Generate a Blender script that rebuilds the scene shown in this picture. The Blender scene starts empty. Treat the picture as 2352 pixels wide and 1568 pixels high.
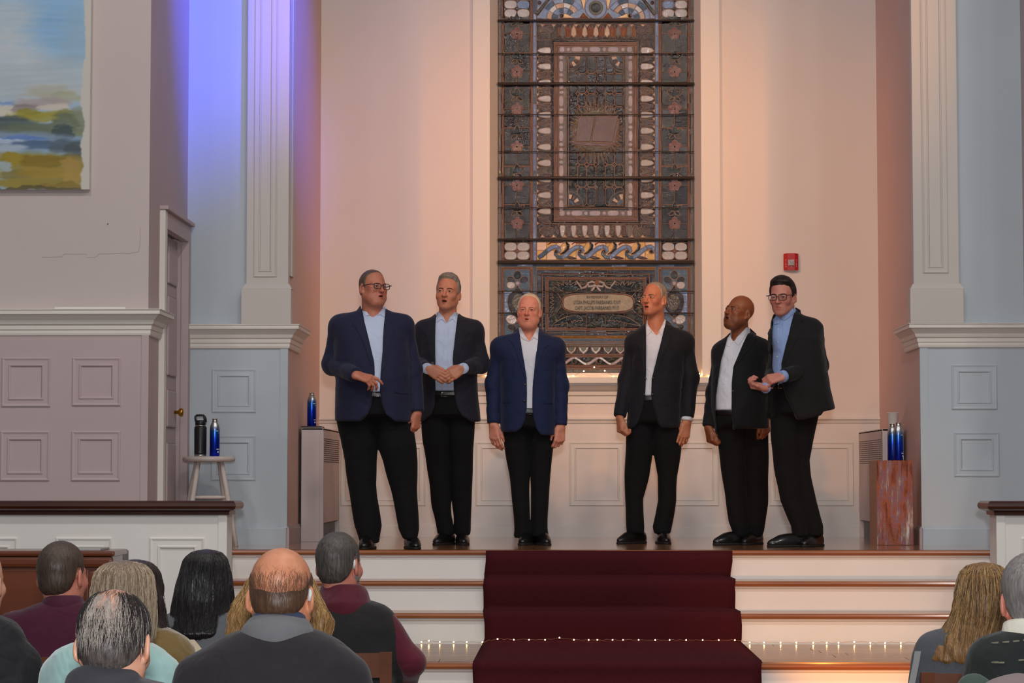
import bpy, bmesh, math, random
import numpy as np
from mathutils import Vector, Matrix

# ---------------------------------------------------------------- camera, world, lights, exposure
scene = bpy.context.scene
C = scene.collection
F = 5200.0                      # focal length in pixels of the 2352 px wide frame
CAM = Vector((0.0, 0.0, 1.51))
YAW, PITCH = math.atan(123 / F), math.atan(311 / F)
cam_d = bpy.data.cameras.new('camera')
cam_d.sensor_width = 36.0
cam_d.lens = 36.0 * F / 2352.0
cam_d.clip_end = 200
cam = bpy.data.objects.new('camera', cam_d)
C.objects.link(cam)
cam.location = CAM
cam.rotation_euler = (math.pi / 2 + PITCH, 0.0, YAW)
scene.camera = cam

scene.view_settings.view_transform = 'Standard'
scene.view_settings.look = 'None'
scene.view_settings.gamma = 1.0
scene.view_settings.use_curve_mapping = False
scene.view_settings.exposure = 0.0

world = bpy.data.worlds.new('world')
scene.world = world
world.use_nodes = True
bg = world.node_tree.nodes['Background']
bg.inputs[0].default_value = (0.80, 0.86, 1.0, 1)
bg.inputs[1].default_value = 0.16


def light(name, kind, loc, target, energy, color, **kw):
    d = bpy.data.lights.new(name, kind)
    d.energy = energy
    d.color = color
    for k, v in kw.items():
        setattr(d, k, v)
    o = bpy.data.objects.new(name, d)
    C.objects.link(o)
    o.location = loc
    o.rotation_euler = (Vector(target) - Vector(loc)).to_track_quat('-Z', 'Y').to_euler()
    return o


for lx, lw in ((-3.6, 58), (0.3, 78), (4.2, 76)):
    for ly in (5.0, 9.2):
        light('ceiling_lamp', 'AREA', (lx, ly, 7.2), (lx * 0.8, ly + 3.4, 0.0), lw, (1.0, 0.93, 0.86), shape='DISK', size=0.42)
light('camera_flash', 'AREA', (0.05, -0.3, 2.0), (0.25, 15.0, 2.3), 325, (0.97, 0.98, 1.0), shape='DISK', size=0.25)
for sx in (-1, 1):
    light('amber_spot', 'SPOT', (0.28 + sx * 4.3, 9.0, 7.0), (0.28 - sx * 0.55, 17.1, 3.5), 1250, (1.0, 0.37, 0.05), spot_size=math.radians(28.5), spot_blend=1.0, shadow_soft_size=0.10)
light('amber_floor_lamp', 'SPOT', (1.55, 10.3, 0.64), (1.5, 13.6, 0.74), 120, (1.0, 0.36, 0.05), spot_size=math.radians(36), spot_blend=0.8, shadow_soft_size=0.05)
light('violet_spot', 'SPOT', (0.9, 11.6, 8.0), (-2.0, 15.1, 5.0), 3600, (0.06, 0.085, 1.0), spot_size=math.radians(25), spot_blend=1.0, shadow_soft_size=0.08)

# ---------------------------------------------------------------- pixel <-> place
_f = Vector((-math.sin(YAW) * math.cos(PITCH), math.cos(YAW) * math.cos(PITCH), math.sin(PITCH)))
_r = Vector((math.cos(YAW), math.sin(YAW), 0.0))
_u = _r.cross(_f)


def at(px, py, D):
    """the point of the room at depth D (metres along +Y) seen at a pixel of the photograph"""
    d = _f * F + _r * (px - 1176.0) - _u * (py - 784.0)
    return CAM + d * (D / d.y)


def lin(c):
    return tuple(((v / 255.0) / 12.92 if v / 255.0 <= 0.04045 else ((v / 255.0 + 0.055) / 1.055) ** 2.4) for v in c)


MATS = {}


def mat(name, col, rough=0.6, metal=0.0, bump=None, var=None, spec=None, coat=None, sheen=None, stretch=None, trans=None, emit=None, sss=None):
    """procedural Principled material; var=(scale, dark colour, amount), bump=(scale, strength)"""
    if name in MATS:
        return MATS[name]
    m = bpy.data.materials.new(name)
    m.use_nodes = True
    nt = m.node_tree
    b = nt.nodes['Principled BSDF']
    c = lin(col) + (1,)
    b.inputs['Base Color'].default_value = c
    b.inputs['Roughness'].default_value = rough
    b.inputs['Metallic'].default_value = metal
    if spec is not None:
        b.inputs['Specular IOR Level'].default_value = spec
    if coat:
        b.inputs['Coat Weight'].default_value = coat
        b.inputs['Coat Roughness'].default_value = 0.12
    if sheen:
        b.inputs['Sheen Weight'].default_value = sheen
    if trans:
        b.inputs['Transmission Weight'].default_value = trans
    if sss:
        b.inputs['Subsurface Weight'].default_value = sss
        b.inputs['Subsurface Radius'].default_value = (0.012, 0.005, 0.003)
    if emit:
        b.inputs['Emission Color'].default_value = lin(emit[0]) + (1,)
        b.inputs['Emission Strength'].default_value = emit[1]
    if bump or var:
        tc = nt.nodes.new('ShaderNodeTexCoord')
        mp = nt.nodes.new('ShaderNodeMapping')
        nt.links.new(tc.outputs['Object'], mp.inputs['Vector'])
        if stretch:
            mp.inputs['Scale'].default_value = stretch
    if var:
        n = nt.nodes.new('ShaderNodeTexNoise')
        n.inputs['Scale'].default_value = var[0]
        n.inputs['Detail'].default_value = 5
        nt.links.new(mp.outputs[0], n.inputs['Vector'])
        r = nt.nodes.new('ShaderNodeValToRGB')
        r.color_ramp.elements[0].position = 0.5 - 0.5 * var[2]
        r.color_ramp.elements[1].position = 0.5 + 0.5 * var[2]
        r.color_ramp.elements[0].color = lin(var[1]) + (1,)
        r.color_ramp.elements[1].color = c
        nt.links.new(n.outputs['Fac'], r.inputs[0])
        nt.links.new(r.outputs[0], b.inputs['Base Color'])
    if bump:
        n2 = nt.nodes.new('ShaderNodeTexNoise')
        n2.inputs['Scale'].default_value = bump[0]
        n2.inputs['Detail'].default_value = 3
        nt.links.new(mp.outputs[0], n2.inputs['Vector'])
        bp = nt.nodes.new('ShaderNodeBump')
        bp.inputs['Strength'].default_value = bump[1]
        bp.inputs['Distance'].default_value = bump[2] if len(bump) > 2 else 0.01
        nt.links.new(n2.outputs['Fac'], bp.inputs['Height'])
        nt.links.new(bp.outputs[0], b.inputs['Normal'])
    MATS[name] = m
    return m


# ---------------------------------------------------------------- object helpers
def link_mesh(name, me, material=None, parent=None, smooth=False):
    if material is not None:
        me.materials.append(material)
    if smooth:
        me.polygons.foreach_set('use_smooth', np.ones(len(me.polygons), dtype=bool))
    o = bpy.data.objects.new(name, me)
    C.objects.link(o)
    if parent is not None:
        o.parent = parent
    return o


def pymesh(name, verts, faces, material=None, parent=None, smooth=False):
    me = bpy.data.meshes.new(name)
    me.from_pydata([tuple(v) for v in verts], [], [tuple(f) for f in faces])
    me.update()
    return link_mesh(name, me, material, parent, smooth)


def bmobj(name, bm, material=None, parent=None, smooth=False):
    me = bpy.data.meshes.new(name)
    bmesh.ops.recalc_face_normals(bm, faces=bm.faces)
    bm.to_mesh(me)
    bm.free()
    return link_mesh(name, me, material, parent, smooth)


def tag(o, label, cat, group=None):
    o['label'] = label
    o['category'] = cat
    if group:
        o['group'] = group
    return o


def struct(o):
    o['kind'] = 'structure'
    return o


def thing(name, label, cat, loc=(0, 0, 0), rotz=0.0, group=None):
    o = bpy.data.objects.new(name, None)
    o.empty_display_size = 0.1
    C.objects.link(o)
    o.location = loc
    o.rotation_euler = (0, 0, rotz)
    return tag(o, label, cat, group)


def box(bm, x0, x1, y0, y1, z0, z1, bev=0.0):
    r = bmesh.ops.create_cube(bm, size=1.0)
    vs = r['verts']
    for v in vs:
        v.co = Vector(((x0 + x1) / 2 + v.co.x * (x1 - x0), (y0 + y1) / 2 + v.co.y * (y1 - y0), (z0 + z1) / 2 + v.co.z * (z1 - z0)))
    if bev > 0:
        es = list({e for v in vs for e in v.link_edges})
        bmesh.ops.bevel(bm, geom=es, offset=bev, segments=2, profile=0.6, affect='EDGES')


def boxobj(name, x0, x1, y0, y1, z0, z1, m, parent=None, bev=0.0, smooth=False):
    bm = bmesh.new()
    box(bm, x0, x1, y0, y1, z0, z1, bev)
    return bmobj(name, bm, m, parent, smooth)


def tube(bm, pts, r, seg=8, cap=True):
    """round tube along a polyline; r a number or a list"""
    pts = [Vector(p) for p in pts]
    n = len(pts)
    rs = [r] * n if not hasattr(r, '__len__') else list(r)
    rings = []
    up = None
    for i, p in enumerate(pts):
        d = (pts[min(i + 1, n - 1)] - pts[max(i - 1, 0)]).normalized()
        if up is None:
            up = Vector((0, 0, 1)) if abs(d.z) < 0.9 else Vector((1, 0, 0))
        a = d.cross(up).normalized()
        b = a.cross(d).normalized()
        up = b
        rings.append([bm.verts.new(p + (a * math.cos(2 * math.pi * k / seg) + b * math.sin(2 * math.pi * k / seg)) * rs[i]) for k in range(seg)])
    for i in range(n - 1):
        for k in range(seg):
            bm.faces.new((rings[i][k], rings[i][(k + 1) % seg], rings[i + 1][(k + 1) % seg], rings[i + 1][k]))
    if cap:
        bm.faces.new(rings[0][::-1])
        bm.faces.new(rings[-1])


def lathe(bm, prof, seg=24, cx=0.0, cy=0.0, z0=0.0):
    rings = []
    for (r, z) in prof:
        rings.append([bm.verts.new((cx + r * math.cos(2 * math.pi * k / seg), cy + r * math.sin(2 * math.pi * k / seg), z0 + z)) for k in range(seg)])
    for i in range(len(rings) - 1):
        for k in range(seg):
            bm.faces.new((rings[i][k], rings[i][(k + 1) % seg], rings[i + 1][(k + 1) % seg], rings[i + 1][k]))
    bm.faces.new(rings[0][::-1])
    bm.faces.new(rings[-1])


def sweep(name, path, prof, material, parent=None, closed=False, flip=1.0, axis='z'):
    """mitred moulding: path of (x, y) points, prof of (out, z); out grows to the right of travel * flip.
    axis 'y': the path lies in the XZ plane, prof = (across, proud towards -Y)"""
    n = len(path)
    P = [Vector(p) for p in path]
    offs = []
    for i in range(n):
        def nrm(a, b):
            d = (b - a).normalized()
            return Vector((d.y, -d.x)) * flip
        if closed or 0 < i < n - 1:
            n1 = nrm(P[i - 1], P[i])
            n2 = nrm(P[i], P[(i + 1) % n])
            m = (n1 + n2)
            m = m / m.length
            m = m / max(0.2, m.dot(n1))
        elif i == 0:
            m = nrm(P[0], P[1])
        else:
            m = nrm(P[n - 2], P[n - 1])
        offs.append(m)
    verts, faces = [], []
    k = len(prof)
    for i in range(n):
        for (o, z) in prof:
            q = P[i] + offs[i] * o
            verts.append((q.x, q.y, z) if axis == 'z' else (q.x, -z, q.y))
    cnt = n if closed else n - 1
    for i in range(cnt):
        j = (i + 1) % n
        for s in range(k):
            t = (s + 1) % k
            faces.append((i * k + s, i * k + t, j * k + t, j * k + s))
    if not closed:
        faces.append(tuple(range(k))[::-1])
        faces.append(tuple((n - 1) * k + s for s in range(k)))
    me = bpy.data.meshes.new(name)
    me.from_pydata(verts, [], faces)
    bm = bmesh.new()
    bm.from_mesh(me)
    bmesh.ops.recalc_face_normals(bm, faces=bm.faces)
    bm.to_mesh(me)
    bm.free()
    return link_mesh(name, me, material, parent)


PANEL_PROF = [(0.0, 0.0), (0.0, 0.010), (0.006, 0.016), (0.012, 0.012), (0.018, 0.008), (0.040, 0.008), (0.044, 0.016), (0.050, 0.016), (0.056, 0.004), (0.058, 0.0)]


def panel(x0, x1, z0, z1, Y, m, parent, scale=1.0, side=None):
    """raised moulding frame on a wall facing the camera at depth Y (or on a side wall at X=side)"""
    w = [(a * scale, b * scale * 0.62) for a, b in PANEL_PROF]
    path = [(x0, z0), (x1, z0), (x1, z1), (x0, z1)]
    o = sweep('panel_moulding', path, w, m, parent, closed=True, flip=-1.0, axis='y')
    o.location.y = Y
    if side is not None:
        X, sgn = side
        o.location = (X, 0, 0)
        o.rotation_euler = (0, 0, math.pi / 2 * sgn)
    return o
# ---------------------------------------------------------------- paints and woods
WHITE = mat('paint_white_trim', (222, 216, 208), 0.45, bump=(60, 0.05, 0.002))
CREAM = mat('paint_cream_wall', (226, 216, 208), 0.7, bump=(35, 0.08, 0.003), var=(1.2, (221, 210, 203), 0.6))
BLUEP = mat('paint_pale_blue', (186, 196, 203), 0.62, bump=(40, 0.06, 0.003), var=(2.0, (181, 191, 199), 0.5))
MAUVE = mat('paint_mauve', (186, 168, 168), 0.66, bump=(40, 0.06, 0.003), var=(1.5, (180, 162, 163), 0.6))
PINKW = mat('paint_pink_wall', (214, 184, 174), 0.66, bump=(40, 0.06, 0.003), var=(1.5, (208, 176, 166), 0.6))
UPPERL = mat('paint_grey_mauve_wall', (196, 184, 180), 0.7, bump=(30, 0.06, 0.003), var=(0.9, (188, 174, 172), 0.7))
RISERW = mat('paint_riser_white', (232, 229, 224), 0.5, bump=(50, 0.05, 0.002), var=(3.0, (226, 222, 216), 0.5))
DARKWOOD = mat('dark_mahogany', (74, 34, 20), 0.3, coat=0.4, var=(4, (48, 20, 12), 0.6), stretch=(0.6, 6, 6), bump=(30, 0.05, 0.002))
NOSING = mat('varnished_oak', (168, 98, 48), 0.28, coat=0.5, var=(5, (120, 62, 28), 0.7), stretch=(0.5, 8, 8))
BRASS = mat('brass', (200, 150, 60), 0.25, metal=1.0)


def wood_floor():
    m = bpy.data.materials.new('stage_floorboards')
    m.use_nodes = True
    nt = m.node_tree
    b = nt.nodes['Principled BSDF']
    tc = nt.nodes.new('ShaderNodeTexCoord')
    br = nt.nodes.new('ShaderNodeTexBrick')
    br.inputs['Scale'].default_value = 1.0
    br.inputs['Brick Width'].default_value = 0.62
    br.inputs['Row Height'].default_value = 0.075
    br.inputs['Mortar Size'].default_value = 0.003
    br.inputs['Color1'].default_value = lin((206, 142, 92)) + (1,)
    br.inputs['Color2'].default_value = lin((182, 120, 76)) + (1,)
    br.inputs['Mortar'].default_value = lin((92, 66, 48)) + (1,)
    nt.links.new(tc.outputs['Object'], br.inputs['Vector'])
    no = nt.nodes.new('ShaderNodeTexNoise')
    no.inputs['Scale'].default_value = 9
    mix = nt.nodes.new('ShaderNodeMix')
    mix.data_type = 'RGBA'
    mix.blend_type = 'MULTIPLY'
    mix.inputs[0].default_value = 0.35
    nt.links.new(br.outputs['Color'], mix.inputs[6])
    nt.links.new(no.outputs['Color'], mix.inputs[7])
    nt.links.new(mix.outputs[2], b.inputs['Base Color'])
    b.inputs['Roughness'].default_value = 0.16
    b.inputs['Coat Weight'].default_value = 1.0
    b.inputs['Coat Roughness'].default_value = 0.15
    return m


FLOORW = wood_floor()

# ---------------------------------------------------------------- levels of the place
ZS = 1.06                 # stage floor
RISE, TREAD = 0.177, 0.28
YST = 14.0                # stage front edge
YB, YP, YL = 17.1, 15.1, 13.7
XNL, XNR = -1.863, 2.362  # niche sides
XDL, XDR = -2.541, 3.05   # side walls with the door
ZTOP = 7.6


def wz(py, D, px=1299):
    return at(px, py, D).z


def wx(px, D, py=1000):
    return at(px, py, D).x


def rect(px0, px1, py0, py1, D):
    pm, qm = (px0 + px1) / 2, (py0 + py1) / 2
    return wx(px0, D, qm), wx(px1, D, qm), wz(py1, D, pm), wz(py0, D, pm)


# ---------------------------------------------------------------- floors, stage, stairs
struct(boxobj('floor', -9, 9, -4, 14.5, -0.1, 0.0, mat('hall_carpet', (88, 70, 60), 0.9, bump=(200, 0.3, 0.005))))
bm = bmesh.new()
box(bm, XDL, XDR, YST + 0.08, YB + 0.1, 0.0, ZS)
box(bm, -7.5, wx(530, 14.0, 1265), 13.41, YST + 0.09, 0.0, ZS - 0.001)
box(bm, wx(2284, 14.0, 1265), 7.5, 13.41, YST + 0.09, 0.0, ZS - 0.001)
struct(bmobj('floor_stage', bm, FLOORW))

SX0, SX1 = wx(530, 14.0, 1265) + 0.005, wx(2284, 14.0, 1265) - 0.005
stairs = thing('stage_stairs', 'wide white stage steps with varnished oak nosings up to the platform', 'stairs', (0, 0, 0))
steps = [(YST, ZS, 0.12), (YST - TREAD, ZS - RISE, TREAD + 0.03), (YST - 2 * TREAD, ZS - 2 * RISE, TREAD + 0.03), (12.0, ZS - 3 * RISE, 1.2), (11.72, ZS - 4 * RISE, TREAD + 0.03), (11.44, ZS - 5 * RISE, TREAD + 0.03)]
LXL, LXR = -1.98, 2.52
for i, (yf, zt, dep) in enumerate(steps):
    SXL, SXR = (SX0, SX1) if i < 3 else (LXL, LXR)
    # tread with its rounded nosing
    bm = bmesh.new()
    prof = [(yf + dep, zt), (yf + 0.012, zt), (yf + 0.004, zt - 0.005), (yf, zt - 0.016), (yf + 0.004, zt - 0.027), (yf + 0.012, zt - 0.032), (yf + dep, zt - 0.032)]
    a = [bm.verts.new((SXL, y, z)) for y, z in prof]
    b = [bm.verts.new((SXR, y, z)) for y, z in prof]
    for k in range(len(prof)):
        kk = (k + 1) % len(prof)
        bm.faces.new((a[k], a[kk], b[kk], b[k]))
    bm.faces.new(a)
    bm.faces.new(b[::-1])
    bmobj('tread', bm, NOSING if i != 3 else NOSING, stairs)
    zb = steps[i + 1][1] if i + 1 < len(steps) else 0.0
    boxobj('riser', SXL, SXR, yf + 0.03, yf + 0.07, zb - 0.03 if i < 5 else 0, zt - 0.032, RISERW, stairs)
    sweep('cove_strip', [(SXL, yf + 0.03), (SXR, yf + 0.03)], [(0, zt - 0.032), (0.012, zt - 0.032), (0.009, zt - 0.042), (0, zt - 0.048)], RISERW, stairs)
# floorboards of the landing, picked out one by one
bcol = [mat('landing_board_a', (150, 108, 76), 0.3, coat=0.4, var=(8, (118, 80, 54), 0.7)),
        mat('landing_board_b', (136, 96, 68), 0.3, coat=0.4, var=(8, (108, 72, 50), 0.7)),
        mat('landing_board_c', (160, 118, 84), 0.3, coat=0.4, var=(8, (128, 88, 60), 0.7))]
rnd = random.Random(4)
zl = ZS - 3 * RISE
yb = 12.06
row = 0
while yb < 13.2:
    xx = SXL + rnd.uniform(-0.5, 0)
    while xx < SXR:
        L = rnd.uniform(0.7, 1.2)
        x0, x1 = max(xx, SXL), min(xx + L - 0.004, SXR)
        if x1 - x0 > 0.05:
            boxobj('floorboard', x0, x1, yb, yb + 0.156, zl - 0.004, zl + 0.006, bcol[rnd.randrange(3)], stairs)
        xx += L
    yb += 0.16
    row += 1

# carpet runner: one continuous strip pressed over the steps
CARPET = mat('carpet_maroon', (84, 30, 37), 0.95, bump=(420, 0.6, 0.006), var=(260, (58, 19, 25), 0.8), spec=0.1)
cx0, cx1 = wx(1114, 14.0, 1270), wx(1680, 14.0, 1270)
prof = [(YST + 0.03, ZS + 0.002)]
prof = [(YST - 0.004, ZS - 0.003)]
for i in range(1, 4):
    yf, zt = steps[i][0], steps[i][1]
    yprev = steps[i - 1][0]
    prof += [(yprev - 0.012, zt + 0.05 + 0.06), (yprev + 0.012, zt + 0.03), (yprev + 0.014, zt + 0.012), (yf + 0.02, zt + 0.012), (yf - 0.004, zt + 0.009), (yf - 0.014, zt - 0.004), (yf - 0.014, zt - 0.03)]
for i in range(4, 6):
    yf, zt = steps[i][0], steps[i][1]
    yprev = steps[i - 1][0]
    prof += [(yprev + 0.014, zt + 0.012), (yf + 0.02, zt + 0.012), (yf - 0.014, zt - 0.004)]
prof += [(11.42, 0.015), (10.6, 0.012)]
bm = bmesh.new()
NX = 24
th = 0.010
rng = random.Random(2)
grid = []
for j, (y, z) in enumerate(prof):
    rowv = []
    wob = rng.uniform(-0.006, 0.006)
    for k in range(NX + 1):
        t = k / NX
        rowv.append(bm.verts.new((cx0 + (cx1 - cx0) * t + wob + (0.012 if j > 10 else 0), y, z + 0.0015 * math.sin(7 * t + j))))
    grid.append(rowv)
fs = []
for j in range(len(grid) - 1):
    for k in range(NX):
        fs.append(bm.faces.new((grid[j][k], grid[j][k + 1], grid[j + 1][k + 1], grid[j + 1][k])))
bmesh.ops.recalc_face_normals(bm, faces=bm.faces)
o = bmobj('carpet_runner', bm, CARPET, None, True)
md = o.modifiers.new('thickness', 'SOLIDIFY')
md.thickness = th
md.offset = 0
tag(o, 'dark maroon carpet runner laid down the middle of the stage steps', 'carpet')

# ---------------------------------------------------------------- back wall with window opening
WX0, WX1 = wx(1125, YB, 500), wx(1611, YB, 500)
ZSILL = wz(862, YB)
WTOP = 6.55
bm = bmesh.new()
box(bm, XNL - 0.3, WX0, YB, YB + 0.3, ZS - 0.05, ZTOP)
box(bm, WX1, XNR + 0.3, YB, YB + 0.3, ZS - 0.05, ZTOP)
box(bm, WX0, WX1, YB, YB + 0.3, ZS - 0.05, ZSILL)
box(bm, WX0, WX1, YB, YB + 0.3, WTOP, ZTOP)
wall_back = struct(bmobj('wall_back', bm, CREAM))
# dado rail and base board across the niche
zd = wz(962, YB)
for (a, b) in ((XNL, XNR),):
    o = sweep('trim_1', [(a, YB), (b, YB)], [(0, zd + 0.012), (0.028, zd + 0.012), (0.034, zd + 0.006), (0.034, zd - 0.004), (0.022, zd - 0.012), (0.016, zd - 0.03), (0, zd - 0.036)], WHITE)
    struct(o)
zb1 = wz(1205, YB)
struct(sweep('baseboard_back', [(XNL, YB), (XNR, YB)], [(0, ZS), (0.022, ZS), (0.022, zb1 - 0.012), (0.014, zb1), (0, zb1 + 0.004)], WHITE))
# painted dado field below the rail (lighter white paint)
struct(boxobj('wall_dado', XNL, XNR, YB - 0.006, YB + 0.01, ZS, zd, mat('paint_dado_white', (222, 214, 207), 0.5, bump=(40, 0.06, 0.002))))
dado = bpy.data.objects['wall_dado']
for (a, b) in ((783, 978), (1093, 1217), (1308, 1434), (1525, 1651), (1765, 1960)):
    x0, x1, z0, z1 = rect(a, b, 1015, 1161, YB)
    panel(x0, x1, z0, z1, YB - 0.006, WHITE, dado, 0.9)

# ---------------------------------------------------------------- side walls of the niche and of the stage
def wallbox(name, x0, x1, y0, y1, z0, z1, m):
    return struct(boxobj(name, x0, x1, y0, y1, z0, z1, m))


nl = wallbox('wall_niche_left', XNL - 0.25, XNL, YP + 0.012, YB + 0.05, ZS - 0.05, ZTOP, PINKW)
nr = wallbox('wall_niche_right', XNR, XNR + 0.25, YP + 0.012, YB + 0.05, ZS - 0.05, ZTOP, PINKW)
pl = wallbox('wall_pier_left', XDL - 0.05, XNL, YP, YP + 0.012, ZS - 0.05, ZTOP, BLUEP)
pr = wallbox('wall_pier_right', XNR, XDR + 0.05, YP, YP + 0.012, ZS - 0.05, ZTOP, BLUEP)
for nm, x, s in (('baseboard_niche_left', XNL, 1), ('baseboard_niche_right', XNR, -1)):
    pth = [(x, YP), (x, YB)] if s > 0 else [(x, YB), (x, YP)]
    struct(sweep(nm, pth, [(0, ZS), (0.02, ZS), (0.02, ZS + 0.10), (0.012, ZS + 0.12), (0, ZS + 0.124)], MAUVE if s > 0 else MAUVE))
# left and right nave walls with side reveal (door in the left one)
DY0, DY1 = 14.13, 15.02
DZ = wz(515, 14.1, 365)
bm = bmesh.new()
box(bm, -8.5, XDL, YL, YL + 0.02, 0, ZTOP)
wl = struct(bmobj('wall_left', bm, UPPERL))
bm = bmesh.new()
box(bm, XDL - 0.2, XDL, YL + 0.02, DY0, ZS - 0.05, ZTOP)
box(bm, XDL - 0.2, XDL, DY1, YP, ZS - 0.05, ZTOP)
box(bm, XDL - 0.2, XDL, DY0, DY1, DZ, ZTOP)
rl = struct(bmobj('wall_left_reveal', bm, MAUVE))
wr = wallbox('wall_right', XDR, 8.5, YL, YL + 0.02, 0, ZTOP, UPPERL)
rr = wallbox('wall_right_reveal', XDR, XDR + 0.2, YL + 0.02, YP, ZS - 0.05, ZTOP, MAUVE)
# mauve dado of the left wall below its cornice
ZC0, ZC1 = 2.37, 2.526
wd = struct(boxobj('wall_left_dado', -8.5, XDL + 0.004, YL - 0.008, YL + 0.01, 0.6, ZC0 + 0.01, MAUVE))
boxobj('corner_bead', XDL - 0.035, XDL + 0.008, YL - 0.014, YL + 0.02, 0.6, ZC0, MAUVE, wd)
wd2 = struct(boxobj('wall_right_dado', XDR - 0.004, 8.5, YL - 0.008, YL + 0.01, 0.6, ZC0 + 0.01, MAUVE))
for (a, b, c, d) in ((5, 117, 821, 934), (167, 278, 821, 932), (2, 115, 990, 1104), (165, 277, 990, 1104), (-157, -45, 821, 934), (-159, -47, 990, 1104)):
    x0, x1, z0, z1 = rect(a, b, c, d, YL)
    panel(x0, x1, z0, z1, YL - 0.008, MAUVE, wd)
for par, rs in ((pl, ((487, 588, 847, 947), (485, 587, 1000, 1103))), (pr, ((2185, 2290, 837, 940), (2191, 2295, 992, 1094)))):
    for (a, b, c, d) in rs:
        x0, x1, z0, z1 = rect(a, b, c, d, YP)
        panel(x0, x1, z0, z1, YP, BLUEP, par, 0.95)
# plinth boards of the piers
for nm, xa, xb in (('baseboard_pier_left', XDL, XNL), ('baseboard_pier_right', XNR, XDR)):
    struct(sweep(nm, [(xa, YP), (xb, YP)], [(0, ZS), (0.016, ZS), (0.016, ZS + 0.105), (0.008, ZS + 0.115), (0, ZS + 0.118)], BLUEP))
# corner beads on the piers
for par, xa, s in ((pl, XNL, -1), (pr, XNR, 1)):
    x0, x1 = (xa - 0.045, xa + 0.006) if s < 0 else (xa - 0.006, xa + 0.045)
    boxobj('corner_bead', x0, x1, YP - 0.007, YP + 0.03, ZS + 0.11, ZC0, BLUEP, par)

CORN = [(0.0, ZC0 - 0.004), (0.014, ZC0), (0.018, ZC0 + 0.012), (0.018, ZC0 + 0.03), (0.024, ZC0 + 0.036), (0.026, ZC0 + 0.06), (0.036, ZC0 + 0.068), (0.044, ZC0 + 0.09), (0.058, ZC0 + 0.104), (0.075, ZC0 + 0.122), (0.086, ZC0 + 0.126), (0.086, ZC0 + 0.146), (0.092, ZC0 + 0.152), (0.092, ZC1), (0.0, ZC1 + 0.006)]
struct(sweep('trim_2', [(-8.5, YL), (XDL, YL), (XDL, YL + 0.42)], CORN, WHITE))
struct(sweep('trim_3', [(XDL, YP), (XNL, YP), (XNL, YP + 0.62)], CORN, WHITE))
struct(sweep('trim_4', [(XNR, YP + 0.62), (XNR, YP), (XDR, YP)], CORN, WHITE))
struct(sweep('trim_5', [(XDR, YL + 0.42), (XDR, YL), (8.5, YL)], CORN, WHITE))


# pilasters standing on the cornice
PILW = mat('paint_pilaster_offwhite', (196, 189, 183), 0.5, bump=(60, 0.05, 0.002))
def pilaster(nm, pxa, pxb, fr, mirror):
    """pxa, pxb: pixel edges of the shaft; fr: pixel edges of its sunk panel"""
    Yf = YP - 0.06
    x0, x1 = wx(pxa, Yf, 500), wx(pxb, Yf, 500)
    zp = wz(652, Yf, 620 if not mirror else 2150)
    root = struct(boxobj(nm, x0, x1, Yf, YP + 0.02, ZC1, ZTOP, PILW, None, 0.006))
    boxobj('plinth', x0 - 0.028, x1 + 0.022, Yf - 0.028, YP + 0.02, ZC1, zp - 0.035, PILW, root, 0.004)
    sweep('plinth_cap', [(x0 - 0.0, YP), (x0, Yf), (x1, Yf), (x1, YP)], [(-0.01, zp + 0.005), (0.006, zp), (0.022, zp - 0.03), (0.028, zp - 0.036), (0.0, zp - 0.04)], PILW, root)
    f0, f1 = wx(fr[0], Yf, 500), wx(fr[1], Yf, 500)
    panel(f0, f1, wz(fr[2], Yf, 620 if not mirror else 2150), ZTOP - 0.3, Yf, PILW, root, 0.85)
    # moulded strip on the face turned to the niche
    xs = x1 if not mirror else x0
    s = 1 if not mirror else -1
    zb = wz(632, YP, 620 if not mirror else 2150)
    for j, (ya, w, pr) in enumerate(((YP + 0.03, 0.05, 0.012), (YP + 0.09, 0.10, 0.02), (YP + 0.20, 0.04, 0.012))):
        xa, xb = (XNL, XNL + pr) if s > 0 else (XNR - pr, XNR)
        boxobj('side_fillet', xa, xb, ya, ya + w, zb, ZTOP, PILW, root, 0.004)
    return root


pilaster('trim_6', 566, 663, (583, 637, 636), False)
pilaster('trim_7', 2097, 2202, (2118, 2177, 627), True)

# ---------------------------------------------------------------- the door in the left reveal
door = struct(bpy.data.objects.new('door_1', None))
C.objects.link(door)
door.location = (XDL, DY0, ZS)
xo = -XDL
m = MAUVE


def dbox(name, x0, x1, y0, y1, z0, z1, mm, par=door, bev=0.0):
    o = boxobj(name, x0, x1, y0 - DY0, y1 - DY0, z0 - ZS, z1 - ZS, mm, par, bev)
    return o


leaf = dbox('door_leaf', -0.09, -0.05, DY0 + 0.02, DY1 - 0.02, ZS + 0.005, DZ - 0.02, MAUVE)
dbox('casing', -0.02, 0.035, DY0 - 0.06, DY0 + 0.02, ZS, DZ + 0.09, WHITE, bev=0.004)
dbox('casing', -0.02, 0.03, DY1 - 0.03, DY1 + 0.055, ZS, DZ + 0.09, MAUVE, bev=0.004)
dbox('casing', -0.02, 0.03, DY0 + 0.02, DY1 - 0.03, DZ - 0.02, DZ + 0.09, MAUVE, bev=0.004)
dbox('casing_cap', -0.02, 0.055, DY0 - 0.07, DY1 + 0.06, DZ + 0.09, DZ + 0.115, MAUVE, bev=0.004)
dbox('jamb', -0.16, -0.02, DY0, DY0 + 0.02, ZS, DZ, MAUVE)
dbox('jamb', -0.16, -0.02, DY1 - 0.02, DY1, ZS, DZ, MAUVE)
hz = DZ - ZS
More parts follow.
